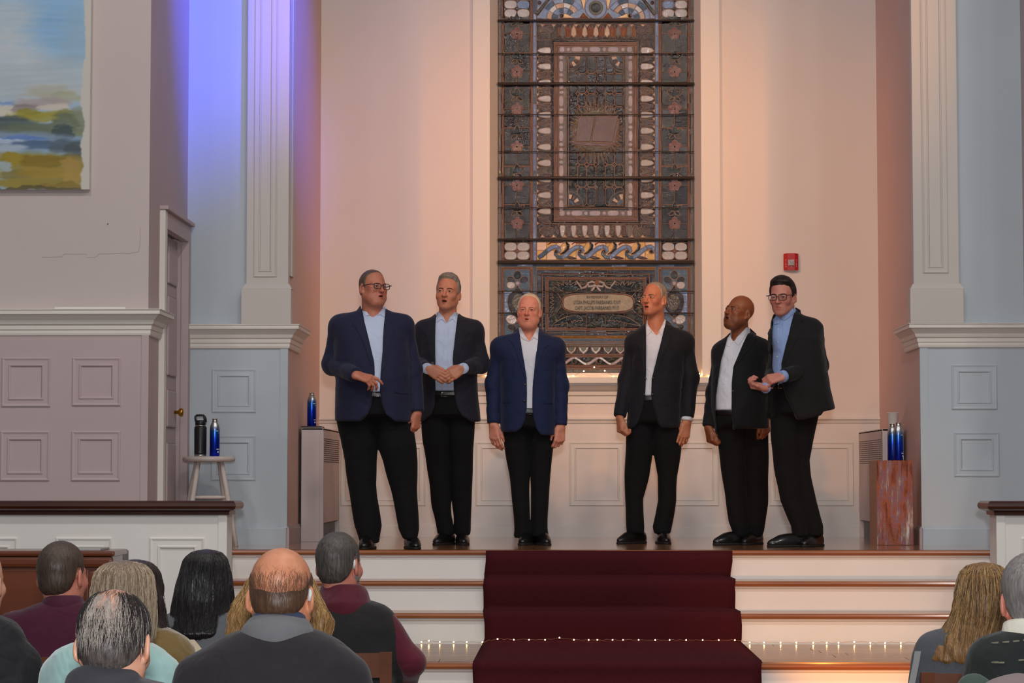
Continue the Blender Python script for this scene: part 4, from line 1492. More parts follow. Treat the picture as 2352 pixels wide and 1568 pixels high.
def smin(a, b, k):
    h = np.maximum(k - np.abs(a - b), 0.0) / k
    return np.minimum(a, b) - h * h * k * 0.25


def smax(a, b, k):
    return -smin(-a, -b, k)


def ellip(P, c, r, R=None):
    q = P - V3(*c)
    if R is not None:
        q = q @ R
    r = V3(*r)
    k0 = np.sqrt(((q / r) ** 2).sum(1))
    k1 = np.sqrt(((q / (r * r)) ** 2).sum(1)) + 1e-9
    return k0 * (k0 - 1.0) / k1


def rcone(P, a, b, ra, rb):
    a, b = V3(*a), V3(*b)
    d = b - a
    L = float(d @ d) + 1e-12
    t = np.clip(((P - a) @ d) / L, 0, 1)
    return np.sqrt((((P - a) - t[:, None] * d) ** 2).sum(1)) - (ra + t * (rb - ra))


def chain(P, pts, rs, k=0.02):
    d = None
    for i in range(len(pts) - 1):
        e = rcone(P, pts[i], pts[i + 1], rs[i], rs[i + 1])
        d = e if d is None else smin(d, e, k)
    return d


def loft(P, lv, n=2.3, caps=True, round_=0.02, yaw=0.0):
    """lv rows (z, cx, cy, a, b) sorted by z"""
    lv = np.array(sorted(lv), dtype=np.float32)
    z = P[:, 2]
    I = lambda k: np.interp(z, lv[:, 0], lv[:, k]).astype(np.float32)
    x, y = P[:, 0] - I(1), P[:, 1] - I(2)
    if yaw:
        c, s = math.cos(yaw), math.sin(yaw)
        x, y = c * x + s * y, -s * x + c * y
    a, b = I(3), I(4)
    q = ((np.abs(x) / a) ** n + (np.abs(y) / b) ** n) ** (1.0 / n)
    d = (q - 1.0) * np.minimum(a, b) * 0.95
    if caps:
        d = smax(d, np.maximum(z - lv[-1, 0], lv[0, 0] - z), round_)
    return d


def poly2(x, z, poly):
    """signed distance to a 2-D polygon"""
    p = np.array(poly, dtype=np.float32)
    d = np.full(x.shape, 1e9, dtype=np.float32)
    s = np.ones(x.shape, dtype=np.float32)
    n = len(p)
    for i in range(n):
        a, b = p[i], p[i - 1]
        ex, ez = b[0] - a[0], b[1] - a[1]
        wx_, wz_ = x - a[0], z - a[1]
        t = np.clip((wx_ * ex + wz_ * ez) / (ex * ex + ez * ez + 1e-12), 0, 1)
        bx_, bz_ = wx_ - ex * t, wz_ - ez * t
        d = np.minimum(d, bx_ * bx_ + bz_ * bz_)
        c1, c2, c3 = z >= a[1], z < b[1], ex * wz_ > ez * wx_
        flip = (c1 & c2 & c3) | (~c1 & ~c2 & ~c3)
        s = np.where(flip, -s, s)
    return s * np.sqrt(d)


def snoise(P, f, seed=0):
    """cheap smooth pseudo noise in -1..1"""
    r = np.random.RandomState(seed)
    out = np.zeros(len(P), dtype=np.float32)
    for i in range(6):
        v = r.normal(size=3).astype(np.float32)
        v = v / np.linalg.norm(v) * f * r.uniform(0.7, 1.5)
        out += np.sin(P @ v + r.uniform(0, 6.28))
    return out / 6.0 * 1.6


def surface(fn, lo, hi, h):
    """naive surface nets of fn(P)<0 inside the box lo..hi with voxel h (evaluated only near the surface)"""
    lo, hi = np.array(lo, dtype=np.float32), np.array(hi, dtype=np.float32)
    B = 4
    nb = np.ceil((hi - lo) / (h * B)).astype(int) + 1
    n = nb * B + 1
    # coarse pass at block centres
    g = [lo[k] + (np.arange(nb[k]) * B + B / 2) * h for k in range(3)]
    X, Y, Z = np.meshgrid(*g, indexing='ij')
    Pc = np.stack([X.ravel(), Y.ravel(), Z.ravel()], 1).astype(np.float32)
    fc = fn(Pc).reshape(nb)
    act = np.abs(fc) < h * B * 1.75
    # fine points belonging to active blocks (incl. shared far faces)
    m = np.zeros(n, dtype=bool)
    idx = np.argwhere(act)
    for dx in range(B + 1):
        for dy in range(B + 1):
            for dz in range(B + 1):
                m[idx[:, 0] * B + dx, idx[:, 1] * B + dy, idx[:, 2] * B + dz] = True
    f = np.repeat(np.repeat(np.repeat(fc, B, 0), B, 1), B, 2)
    f = np.pad(f, ((0, 1), (0, 1), (0, 1)), mode='edge').astype(np.float32)
    ii = np.argwhere(m)
    f[m] = fn((lo + ii * h).astype(np.float32))
    ins = f < 0
    ins[0], ins[-1], ins[:, 0], ins[:, -1], ins[:, :, 0], ins[:, :, -1] = [False] * 6
    f = np.where(ins, f, np.maximum(f, 1e-6))
    cnt = np.zeros(n - 1, dtype=np.int8)
    for dx in (0, 1):
        for dy in (0, 1):
            for dz in (0, 1):
                cnt += ins[dx:n[0] - 1 + dx, dy:n[1] - 1 + dy, dz:n[2] - 1 + dz]
    cells = np.argwhere((cnt > 0) & (cnt < 8))
    vid = -np.ones(n - 1, dtype=np.int64)
    vid[cells[:, 0], cells[:, 1], cells[:, 2]] = np.arange(len(cells))
    corner = [(dx, dy, dz) for dx in (0, 1) for dy in (0, 1) for dz in (0, 1)]
    cv = np.stack([f[cells[:, 0] + c[0], cells[:, 1] + c[1], cells[:, 2] + c[2]] for c in corner], 1)
    acc = np.zeros((len(cells), 3), dtype=np.float32)
    num = np.zeros(len(cells), dtype=np.float32)
    for a in range(8):
        for b in range(a + 1, 8):
            if sum(abs(corner[a][k] - corner[b][k]) for k in range(3)) != 1:
                continue
            fa, fb = cv[:, a], cv[:, b]
            cr = (fa < 0) != (fb < 0)
            t = np.where(cr, fa / np.where(cr, fa - fb, 1.0), 0.0)
            pa, pb = np.array(corner[a], dtype=np.float32), np.array(corner[b], dtype=np.float32)
            acc += np.where(cr[:, None], pa + t[:, None] * (pb - pa), 0)
            num += cr
    verts = lo + (cells + acc / num[:, None]) * h
    quads = []
    for ax in range(3):
        s0 = [slice(None)] * 3
        s1 = [slice(None)] * 3
        s0[ax], s1[ax] = slice(0, -1), slice(1, None)
        a, b = ins[tuple(s0)], ins[tuple(s1)]
        e = np.argwhere(a != b)
        u, v = (ax + 1) % 3, (ax + 2) % 3
        ok = (e[:, u] > 0) & (e[:, v] > 0) & (e[:, u] < n[u] - 1) & (e[:, v] < n[v] - 1)
        e = e[ok]
        sgn = a[e[:, 0], e[:, 1], e[:, 2]]

        def cell(du, dv):
            q = e.copy()
            q[:, u] -= du
            q[:, v] -= dv
            return vid[q[:, 0], q[:, 1], q[:, 2]]
        q = np.stack([cell(1, 1), cell(0, 1), cell(0, 0), cell(1, 0)], 1)
        q[~sgn] = q[~sgn][:, ::-1]
        quads.append(q)
    quads = np.concatenate(quads)
    quads = quads[(quads >= 0).all(1)]
    return verts.astype(np.float32), quads


def np_mesh(name, parts, material, parent=None, smooth=True, col=None):
    """parts: list of (verts, quads) joined into one mesh object"""
    vs, qs, o = [], [], 0
    for v, q in parts:
        vs.append(v)
        qs.append(q + o)
        o += len(v)
    v, q = np.concatenate(vs), np.concatenate(qs)
    me = bpy.data.meshes.new(name)
    me.vertices.add(len(v))
    me.vertices.foreach_set('co', v.astype(np.float32).ravel())
    me.loops.add(len(q) * 4)
    me.loops.foreach_set('vertex_index', q.astype(np.int32).ravel())
    me.polygons.add(len(q))
    me.polygons.foreach_set('loop_start', np.arange(0, len(q) * 4, 4, dtype=np.int32))
    me.update(calc_edges=True)
    me.validate()
    if col is not None:
        ca = me.color_attributes.new('tint', 'FLOAT_COLOR', 'POINT')
        c4 = np.ones((len(v), 4), dtype=np.float32)
        c4[:, :3] = col
        ca.data.foreach_set('color', c4.ravel())
    return link_mesh(name, me, material, parent, smooth)


def rotm(yaw=0.0, pitch=0.0, roll=0.0):
    """yaw>0 turns the face to the picture's right, pitch>0 lifts the chin, roll>0 leans the head to the right"""
    return np.array((Matrix.Rotation(yaw, 3, 'Z') @ Matrix.Rotation(-pitch, 3, 'X') @ Matrix.Rotation(roll, 3, 'Y')), dtype=np.float32)


# ---------------------------------------------------------------- materials for people
def skin_mat(name, base, rough=0.5):
    if name in MATS:
        return MATS[name]
    m = bpy.data.materials.new(name)
    m.use_nodes = True
    nt = m.node_tree
    b = nt.nodes['Principled BSDF']
    b.inputs['Roughness'].default_value = rough
    b.inputs['Subsurface Weight'].default_value = 0.08
    b.inputs['Subsurface Radius'].default_value = (0.012, 0.004, 0.002)
    at_ = nt.nodes.new('ShaderNodeAttribute')
    at_.attribute_name = 'tint'
    tc = nt.nodes.new('ShaderNodeTexCoord')
    n = nt.nodes.new('ShaderNodeTexNoise')
    n.inputs['Scale'].default_value = 38
    n.inputs['Detail'].default_value = 4
    nt.links.new(tc.outputs['Object'], n.inputs['Vector'])
    r = nt.nodes.new('ShaderNodeValToRGB')
    c = lin(base)
    r.color_ramp.elements[0].position = 0.3
    r.color_ramp.elements[0].color = (c[0] * 0.86, c[1] * 0.76, c[2] * 0.74, 1)
    r.color_ramp.elements[1].position = 0.7
    r.color_ramp.elements[1].color = c + (1,)
    nt.links.new(n.outputs['Fac'], r.inputs[0])
    mx = nt.nodes.new('ShaderNodeMix')
    mx.data_type = 'RGBA'
    mx.blend_type = 'MULTIPLY'
    mx.inputs[0].default_value = 1.0
    nt.links.new(r.outputs[0], mx.inputs[6])
    nt.links.new(at_.outputs['Color'], mx.inputs[7])
    nt.links.new(mx.outputs[2], b.inputs['Base Color'])
    n2 = nt.nodes.new('ShaderNodeTexNoise')
    n2.inputs['Scale'].default_value = 260
    nt.links.new(tc.outputs['Object'], n2.inputs['Vector'])
    bp = nt.nodes.new('ShaderNodeBump')
    bp.inputs['Strength'].default_value = 0.12
    bp.inputs['Distance'].default_value = 0.002
    nt.links.new(n2.outputs['Fac'], bp.inputs['Height'])
    nt.links.new(bp.outputs[0], b.inputs['Normal'])
    MATS[name] = m
    return m


def cloth(name, col, dark=None, rough=0.8, scale=420, fold=0.35, sheen=0.1):
    """woven cloth: fine weave plus soft crumple relief"""
    if name in MATS:
        return MATS[name]
    dark = dark or tuple(v * 0.82 for v in col)
    m = mat(name, col, rough, var=(7, dark, 0.9), sheen=sheen, spec=0.25)
    nt = m.node_tree
    b = nt.nodes['Principled BSDF']
    tc = nt.nodes.new('ShaderNodeTexCoord')
    n1 = nt.nodes.new('ShaderNodeTexNoise')
    n1.inputs['Scale'].default_value = scale
    n2 = nt.nodes.new('ShaderNodeTexNoise')
    n2.inputs['Scale'].default_value = 9
    n2.inputs['Detail'].default_value = 2
    n2.inputs['Distortion'].default_value = 0.8
    b1 = nt.nodes.new('ShaderNodeBump')
    b1.inputs['Strength'].default_value = 0.25
    b1.inputs['Distance'].default_value = 0.002
    b2 = nt.nodes.new('ShaderNodeBump')
    b2.inputs['Strength'].default_value = fold
    b2.inputs['Distance'].default_value = 0.03
    for n in (n1, n2):
        nt.links.new(tc.outputs['Object'], n.inputs['Vector'])
    nt.links.new(n1.outputs['Fac'], b1.inputs['Height'])
    nt.links.new(n2.outputs['Fac'], b2.inputs['Height'])
    nt.links.new(b2.outputs[0], b1.inputs['Normal'])
    nt.links.new(b1.outputs[0], b.inputs['Normal'])
    return m


def hair_mat(name, col, dark, rough=0.42, stretch=(90, 90, 7), amount=0.6):
    return mat(name, col, rough, var=(1.6, dark, amount), stretch=stretch, bump=(3.0, 0.35, 0.006), spec=0.4)


EYEW = mat('eye_white', (172, 160, 152), 0.25)
EYED = mat('eye_iris', (46, 34, 26), 0.15)
LENS = bpy.data.materials.new('spectacle_lens')
LENS.use_nodes = True
_nt = LENS.node_tree
_nt.nodes.remove(_nt.nodes['Principled BSDF'])
_t, _g, _m = _nt.nodes.new('ShaderNodeBsdfTransparent'), _nt.nodes.new('ShaderNodeBsdfGlossy'), _nt.nodes.new('ShaderNodeMixShader')
_g.inputs['Roughness'].default_value = 0.03
_m.inputs[0].default_value = 0.10
_nt.links.new(_t.outputs[0], _m.inputs[1])
_nt.links.new(_g.outputs[0], _m.inputs[2])
_nt.links.new(_m.outputs[0], _nt.nodes['Material Output'].inputs['Surface'])
FRAME = mat('spectacle_frame_dark', (22, 18, 18), 0.3)


# ---------------------------------------------------------------- heads (in a head frame: face towards -Y, eyes near z = 0)
def head_sdf(P, s):
    w, jaw, nz = s.get('w', 1.0), s.get('jaw', 1.0), s.get('nose', 1.0)
    Q = P.copy()
    Q[:, 0] = np.abs(Q[:, 0])
    d = ellip(P, (0, 0.014, 0.032), (0.075 * w, 0.095, 0.086))
    d = smin(d, ellip(P, (0, -0.032, -0.030), (0.060 * w, 0.058, 0.080)), 0.03)
    d = smin(d, rcone(Q, (0.050 * w * jaw, 0.004, -0.058), (0.016, -0.062, -0.096), 0.020, 0.017), 0.035)
    d = smin(d, ellip(P, (0, -0.073, -0.098), (0.021, 0.016, 0.016)), 0.022)
    d = smin(d, ellip(Q, (0.043 * w, -0.058, -0.026), (0.022, 0.022, 0.020)), 0.025)
    if s.get('chub'):
        d = smin(d, ellip(Q, (0.042 * w, -0.030, -0.072), (0.030, 0.042, 0.030)), 0.03)
        d = smin(d, ellip(P, (0, -0.040, -0.112), (0.048, 0.038, 0.022)), 0.03)
    # brow, sockets
    d = smin(d, rcone(Q, (0.006, -0.084, 0.016), (0.044 * w, -0.066, 0.018), 0.010, 0.008), 0.016)
    d = smax(d, -ellip(Q, (0.0315, -0.0985, -0.001), (0.019, 0.021, 0.011)), 0.012)
    d = smin(d, ellip(Q, (0.031, -0.079, -0.0165), (0.014, 0.008, 0.0045)), 0.008)
    # mouth mound
    d = smin(d, ellip(P, (0, -0.070, -0.064), (0.030, 0.028, 0.026)), 0.02)
    # nose
    n = rcone(P, (0, -0.086, 0.006), (0, -0.112 - 0.002 * nz, -0.032 * nz), 0.0075, 0.0108)
    n = smin(n, ellip(Q, (0.0115, -0.098, -0.034 * nz), (0.0075, 0.0105, 0.0075)), 0.010)
    d = smin(d, n, 0.012)
    d = smax(d, -ellip(Q, (0.0060, -0.106, -0.0415 * nz), (0.0036, 0.005, 0.0030)), 0.003)
    # eyelids
    lid = np.abs(ellip(Q, (0.0315, -0.0775, 0.000), (0.0155, 0.0145, 0.0140))) - 0.0024
    op = s.get('eye', 0.0034)
    lid = np.maximum(lid, -(np.maximum(np.abs(Q[:, 2] + 0.0012) - op, np.abs(Q[:, 0] - 0.0315) - 0.0118)))
    lid = np.maximum(lid, P[:, 1] + 0.070)
    d = smin(d, lid, 0.004)
    # lips
    mo = s.get('mouth', 0.0)
    mw = s.get('mw', 0.021)
    zc = -0.0655
    u = rcone(Q, (0.0, -0.0960, zc + 0.0055 + mo * 0.4), (mw, -0.0855, zc + 0.001), 0.0055, 0.0028)
    l = rcone(Q, (0.0, -0.0945, zc - 0.0062 - mo), (mw, -0.0855, zc - 0.001), 0.0062, 0.0028)
    d = smin(d, np.minimum(u, l), 0.006)
    d = smax(d, -ellip(P, (0, -0.0985, zc - mo * 0.3), (mw * 0.82, 0.015, 0.0012 + mo)), 0.003)
    # folds beside the nose
    d = smax(d, -(rcone(Q, (0.020, -0.0985, -0.040), (0.031, -0.088, -0.066), 0.0035, 0.003)), 0.008)
    # ears
    a = 0.35
    R = np.array(Matrix.Rotation(-a, 3, 'Z') @ Matrix.Rotation(0.18, 3, 'X'), dtype=np.float32)
    ec = (0.0775 * w, 0.016, -0.012)
    e = ellip(Q, ec, (0.0085, 0.0185, 0.0315), R)
    e = smin(e, ellip(Q, (0.0735 * w, 0.008, -0.037), (0.007, 0.008, 0.0085)), 0.008)
    e = smax(e, -ellip(Q, (ec[0] + 0.0085, ec[1] - 0.003, ec[2] + 0.003), (0.0065, 0.0105, 0.0195), R), 0.004)
    d = smin(d, e, 0.008)
    return d


def cranium(P, s):
    w = s.get('w', 1.0)
    d = ellip(P, (0, 0.014, 0.032), (0.075 * w, 0.095, 0.086))
    return smin(d, ellip(P, (0, 0.028, -0.030), (0.062 * w, 0.068, 0.055)), 0.03)


def hairline(s):
    """default short man's hairline: y -> lowest z"""
    f = s.get('front', 0.072)
    return ([-0.12, -0.085, -0.066, -0.045, -0.024, -0.012, -0.001, 0.006, 0.030, 0.040, 0.065, 0.12],
            [f + 0.012, f, f - 0.004 + s.get('rec', 0.0), f - 0.012 + s.get('rec', 0.0) * 1.6, f - 0.035 + s.get('rec', 0.0), -0.012, -0.018, 0.022, 0.022, -0.030, -0.066, -0.078])


def tint_head(v, s):
    """per-vertex tint in the head frame: lips, ruddy nose and cheeks, stubble or beard"""
    c = np.ones((len(v), 3), dtype=np.float32)
    x, y, z = np.abs(v[:, 0]), v[:, 1], v[:, 2]
    mw = s.get('mw', 0.021)
    lips = np.clip(1.6 - ((x / (mw * 1.05)) ** 2 + ((z + 0.0655) / (0.0115 + s.get('mouth', 0))) ** 2) * 1.6, 0, 1) * (y < -0.083)
    lip = np.array(s.get('lip', (0.78, 0.50, 0.50)))
    c = c * (1 - lips[:, None]) + lip * lips[:, None]
    deep = ((x < mw * 0.8) & (np.abs(z + 0.0655 + s.get('mouth', 0) * 0.3) < 0.0010 + s.get('mouth', 0)) & (y < -0.080) & (y > -0.0925)).astype(np.float32)
    c = c * (1 - deep[:, None]) + np.array((0.16, 0.07, 0.07)) * deep[:, None]
    rud = np.exp(-((x - 0.038) ** 2 + (z + 0.032) ** 2) / 0.0005) * (y < -0.04) + np.exp(-(x ** 2 + (z + 0.030) ** 2) / 0.0002) * (y < -0.09)
    c *= 1 - np.clip(rud, 0, 1)[:, None] * np.array((0.02, 0.16, 0.16)) * s.get('ruddy', 1.0)
    st = s.get('stubble', 0.0)
    if st:
        b = np.clip((-0.040 - z) / 0.02, 0, 1) * (y < 0.0) * np.clip((z + 0.14) / 0.02, 0, 1) * (1 - lips)
        c *= 1 - (b * st)[:, None] * np.array((1.0, 0.95, 0.85))
    return c


def hand_pts(wrist, f, n, t, curl, spread=1.0, thumb=(0.5, 0.5), size=1.0):
    """bone chains of a hand. f finger direction, n palm normal (palm side), t towards the thumb; curl: four (a,b,c) bends in radians"""
    W = Vector(wrist)
    f, n, t = Vector(f).normalized(), Vector(n).normalized(), Vector(t).normalized()
    n = (n - f * n.dot(f)).normalized()
    t = (t - f * t.dot(f) - n * t.dot(n)).normalized()
    out = []
    off = (0.030, 0.010, -0.010, -0.029)
    kl = (0.092, 0.095, 0.090, 0.082)
    ln = ((0.042, 0.026, 0.020), (0.046, 0.029, 0.021), (0.043, 0.027, 0.020), (0.034, 0.021, 0.018))
    for i in range(4):
        b = W + (f * kl[i] + t * off[i]) * size
        out.append(([W + t * off[i] * 0.55 * size, b], [0.0155, 0.0118]))
        a = 0.0
        pts, rs = [b], [0.0105 if i < 3 else 0.0092]
        side = t * (0.10 * spread * (1.5 - i) / 1.5)
        for j in range(3):
            a += curl[i][j]
            d = (f * math.cos(a) + n * math.sin(a) + side * math.cos(a)).normalized()
            pts.append(pts[-1] + d * ln[i][j] * size)
            rs.append((0.0092, 0.0084, 0.0070)[j] if i < 3 else (0.0082, 0.0075, 0.0062)[j])
        out.append((pts, rs))
    b = W + (f * 0.022 + t * 0.024 + n * 0.006) * size
    o, c = thumb
    d0 = (f * math.cos(0.75 * o + 0.3) + t * math.sin(0.75 * o + 0.3) * 0.9 + n * 0.35).normalized()
    p1 = b + d0 * 0.044 * size
    d1 = (f * math.cos(0.35 * o) + t * math.sin(0.35 * o) * 0.6 + n * c * 0.5).normalized()
    p2 = p1 + d1 * 0.034 * size
    d2 = (d1 + n * c * 0.5 - t * c * 0.35).normalized()
    p3 = p2 + d2 * 0.026 * size
    out.append(([W + t * 0.012 * size, b, p1, p2, p3], [0.0150, 0.0165, 0.0120, 0.0104, 0.0082]))
    return out


def hand_surface(chains, elbow, wrist, h=0.0036):
    pts = np.array([tuple(p) for c, _ in chains for p in c] + [tuple(wrist)], dtype=np.float32)
    e = Vector(elbow)
    W = Vector(wrist)
    back = W + (e - W).normalized() * 0.10
    pts = np.vstack([pts, np.array([tuple(back)], dtype=np.float32)])

    def fn(P):
        d = rcone(P, tuple(back), tuple(W), 0.031, 0.0255)
        palm = None
        for (c, r) in chains:
            e_ = chain(P, [tuple(q) for q in c], r, 0.006)
            d = smin(d, e_, 0.013 if len(c) in (2, 5) else 0.006)
        return d
    return surface(fn, pts.min(0) - 0.035, pts.max(0) + 0.035, h)


def shoe(name, toe, heel, parent, material, sole_m, h=0.0075, wd=0.046):
    """leather shoe from heel point to toe point on the floor (local coordinates, z = 0 floor)"""
    t, b = Vector(toe), Vector(heel)
    L = (t - b).length
    d = (t - b).normalized()
    R = np.array(((d.x, -d.y, 0), (d.y, d.x, 0), (0, 0, 1)), dtype=np.float32)
    o = np.array(((t + b) / 2)[:], dtype=np.float32)

    def fn(P):
        q = (P - o) @ R
        e = ellip(q, (L * 0.10, 0, 0.022), (L * 0.42, wd, 0.045))
        e = smin(e, ellip(q, (-L * 0.28, 0, 0.035), (L * 0.23, wd * 0.8, 0.060)), 0.03)
        e = smin(e, ellip(q, (L * 0.02, 0, 0.045), (L * 0.28, wd * 0.72, 0.042)), 0.03)
        return smax(e, 0.012 - q[:, 2], 0.004)

    def fs(P):
        q = (P - o) @ R
        e = ellip(q, (L * 0.10, 0, 0.0), (L * 0.43, wd * 1.04, 0.2))
        e = smin(e, ellip(q, (-L * 0.30, 0, 0.0), (L * 0.21, wd * 0.86, 0.2)), 0.03)
        return np.maximum(e, np.abs(q[:, 2] - 0.008) - 0.008)
    lo = np.minimum(np.array(t[:]), np.array(b[:])) - 0.08
    hi = np.maximum(np.array(t[:]), np.array(b[:])) + 0.08
    lo[2], hi[2] = -0.02, 0.13
    o1 = np_mesh(name, [surface(fn, lo, hi, h)], material, parent)
    np_mesh('sole', [surface(fs, lo, hi, h)], sole_m, o1)
    return o1


def curve_on(fn, pts2, y0, n=1, lift=0.004):
    """drop (x, z) points along +Y onto the surface fn = 0 starting in front of it at y0"""
    P = np.array([(x, y0, z) for x, z in pts2], dtype=np.float32)
    for _ in range(40):
        P[:, 1] = np.minimum(P[:, 1] + np.clip(fn(P) * 0.8, -0.02, 0.05), 0.03)
    P[:, 1] -= lift
    return P


def patch(name, poly, fn, y0, material, parent, step=0.012, lift=0.004, thick=0.004):
    """thin cloth piece with outline poly (x, z) lying on the surface fn, seen from -Y"""
    bm = bmesh.new()
    vs = [bm.verts.new((x, 0, z)) for x, z in poly]
    bm.faces.new(vs)
    xs, zs_ = [p[0] for p in poly], [p[1] for p in poly]
    for ax, lo, hi in ((0, min(xs), max(xs)), (2, min(zs_), max(zs_))):
        k = lo + step
        while k < hi - step * 0.4:
            co = [0, 0, 0]
            no = [0, 0, 0]
            co[ax] = k
            no[ax] = 1
            bmesh.ops.bisect_plane(bm, geom=bm.verts[:] + bm.edges[:] + bm.faces[:], plane_co=co, plane_no=no)
            k += step
    bm.verts.ensure_lookup_table()
    P = curve_on(fn, [(v.co.x, v.co.z) for v in bm.verts], y0, lift=lift)
    for v, p in zip(bm.verts, P):
        v.co = p
    o = bmobj(name, bm, material, parent, False)
    md = o.modifiers.new('thickness', 'SOLIDIFY')
    md.thickness = thick
    md.offset = 0
    return o


def smooth_tube(name, pts, r, material, parent, seg=8):
    bm = bmesh.new()
    tube(bm, pts, r, seg)
    return bmobj(name, bm, material, parent, True)


def xf(p, R, c):
    return Vector(R @ np.array(p, dtype=np.float32) + c)


def spectacles(parent, R, c, w=1.0, z=-0.002, width=0.026, height=0.0185, metal=None):
    pts_all = []
    root = None
    bm = bmesh.new()
    for sx in (-1, 1):
        loop = []
        for k in range(20):
            a = 2 * math.pi * k / 20
            cx, cz = math.cos(a), math.sin(a)
            x = width * math.copysign(abs(cx) ** 0.6, cx)
            zz = height * math.copysign(abs(cz) ** 0.6, cz)
            loop.append(xf((sx * 0.0335 * w + x, -0.110 + abs(sx * 0.0335 + x) * 0.10, z + zz), R, c))
        pts_all.append(loop)
        tube(bm, loop + [loop[0], loop[1]], 0.0022, 6, False)
    tube(bm, [xf((-0.008, -0.111, z + 0.005), R, c), xf((0, -0.113, z + 0.007), R, c), xf((0.008, -0.111, z + 0.005), R, c)], 0.002, 6)
    for sx in (-1, 1):
        tube(bm, [xf((sx * 0.060 * w, -0.104, z + 0.010), R, c), xf((sx * 0.077 * w, -0.098, z + 0.011), R, c), xf((sx * 0.080 * w, -0.03, z + 0.010), R, c), xf((sx * 0.079 * w, 0.010, z + 0.008), R, c)], 0.0026, 6)
    g = bmobj('spectacles', bm, metal or FRAME, parent, True)
    for loop in pts_all:
        pymesh('lens', [tuple(p) for p in loop], [tuple(range(len(loop)))], LENS, g)
    return g


def build_head(parent, s, c, R, skin, h=0.003, face=True):
    """returns (verts, quads, tint) of the head in body coordinates and builds eyes, brows, hair as children"""
    k = s.get('scale', 1.0)
    fn = lambda P: head_sdf(P, s)
    nk = s.get('neck', (0.0, 0.035, -0.19))
    nr = s.get('nr', 0.058)

    def full(P):
        return smin(fn(P), rcone(P, (0, 0.022, -0.055), nk, nr * 0.95, nr * 1.08), 0.025)
    lo = np.minimum(np.array((-0.115, -0.145, -0.15)), np.array(nk) - nr * 1.3)
    hi = np.maximum(np.array((0.115, 0.135, 0.135)), np.array(nk) + nr * 1.3)
    v, q = surface(full, lo, hi, h)
    tint = tint_head(v, s)
    vb = (v * k) @ R.T + c
    cc = np.array(c, dtype=np.float32)
    X = lambda p: Vector(R @ (np.array(p, dtype=np.float32) * k) + cc)
    if face:
        for sx in (-1, 1):
            bm = bmesh.new()
            bmesh.ops.create_uvsphere(bm, u_segments=14, v_segments=10, radius=0.0128 * k)
            e = bmobj('eye', bm, EYEW, parent, True)
            e.location = X((sx * 0.0315, -0.0765, -0.0008))
            gz = s.get('gaze', 0.0)
            bm = bmesh.new()
            bmesh.ops.create_uvsphere(bm, u_segments=12, v_segments=8, radius=0.0070 * k)
            i_ = bmobj('iris', bm, EYED, e, True)
            i_.location = Vector(R @ (np.array((math.sin(gz) * 0.0078, -math.cos(gz) * 0.0078, -0.0006), dtype=np.float32) * k))
            if s.get('brow'):
                smooth_tube('eyebrow', [X((sx * 0.012, -0.0955, 0.0150)), X((sx * 0.026, -0.0940, 0.0185)), X((sx * 0.040, -0.0830, 0.0180)), X((sx * 0.050, -0.070, 0.0120))], [0.0020 * k, 0.0026 * k, 0.0022 * k, 0.0012 * k], s['brow'], parent, 6)
    return vb, q, tint


def short_hair(parent, s, c, R, material, t0=0.010, h=0.0038, seed=0, rough=0.0006, fn_extra=None, name='hair'):
    ys, zs_ = s.get('line') or hairline(s)
    k = s.get('scale', 1.0)

    def fn(P):
        d = cranium(P, s)
        line = np.interp(P[:, 1], ys, zs_).astype(np.float32)
        line = line + 0.004 * snoise(P, 160, seed) + 0.004 * snoise(P, 55, seed + 3)
        m = np.clip((P[:, 2] - line) / 0.026, -1, 1)
        t = t0 * m - 0.0015
        if fn_extra is not None:
            t = t + fn_extra(P) * np.clip(m, 0, 1)
        st = P * V3(1.0, 1.0, 0.35)
        return d - t + rough * snoise(st, 380, seed + 5) * np.clip(m, 0, 1)
    v, q = surface(fn, (-0.11, -0.13, -0.11), (0.11, 0.145, 0.16), h)
    return np_mesh(name, [((v * k) @ R.T + np.array(c, dtype=np.float32), q)], material, parent)
# ---------------------------------------------------------------- the six singers
SHIRTW = cloth('shirt_white_cotton', (226, 226, 232), (212, 212, 220), 0.75, 300, 0.5)
SHIRTB = cloth('shirt_light_blue_cotton', (150, 172, 214), (134, 154, 200), 0.75, 300, 0.5)
SHIRTP = cloth('shirt_pale_blue_cotton', (200, 210, 232), (184, 196, 222), 0.75, 300, 0.5)
TROUS = cloth('trousers_black_wool', (15, 14, 15), (10, 9, 10), 0.9, 500, 0.5, sheen=0.02)
SHOEM = mat('black_shoe_leather', (18, 17, 17), 0.28, coat=0.3)
SOLEM = mat('black_rubber_sole', (20, 19, 18), 0.7)
BELTM = mat('black_belt_leather', (16, 15, 15), 0.35)
BUTTON = mat('dark_jacket_button', (30, 26, 26), 0.3)
BUTTONW = mat('white_shirt_button', (222, 220, 222), 0.3)
RING = mat('gold_ring', (214, 170, 90), 0.2, metal=1.0)
HANG = ((0.25, 0.45, 0.3), (0.3, 0.5, 0.3), (0.35, 0.55, 0.35), (0.4, 0.55, 0.4))
FIST = ((0.9, 1.2, 0.8), (1.0, 1.3, 0.8), (1.05, 1.3, 0.8), (1.1, 1.3, 0.8))
LOOSE = ((0.5, 0.8, 0.5), (0.6, 0.9, 0.5), (0.7, 0.95, 0.5), (0.75, 0.95, 0.5))


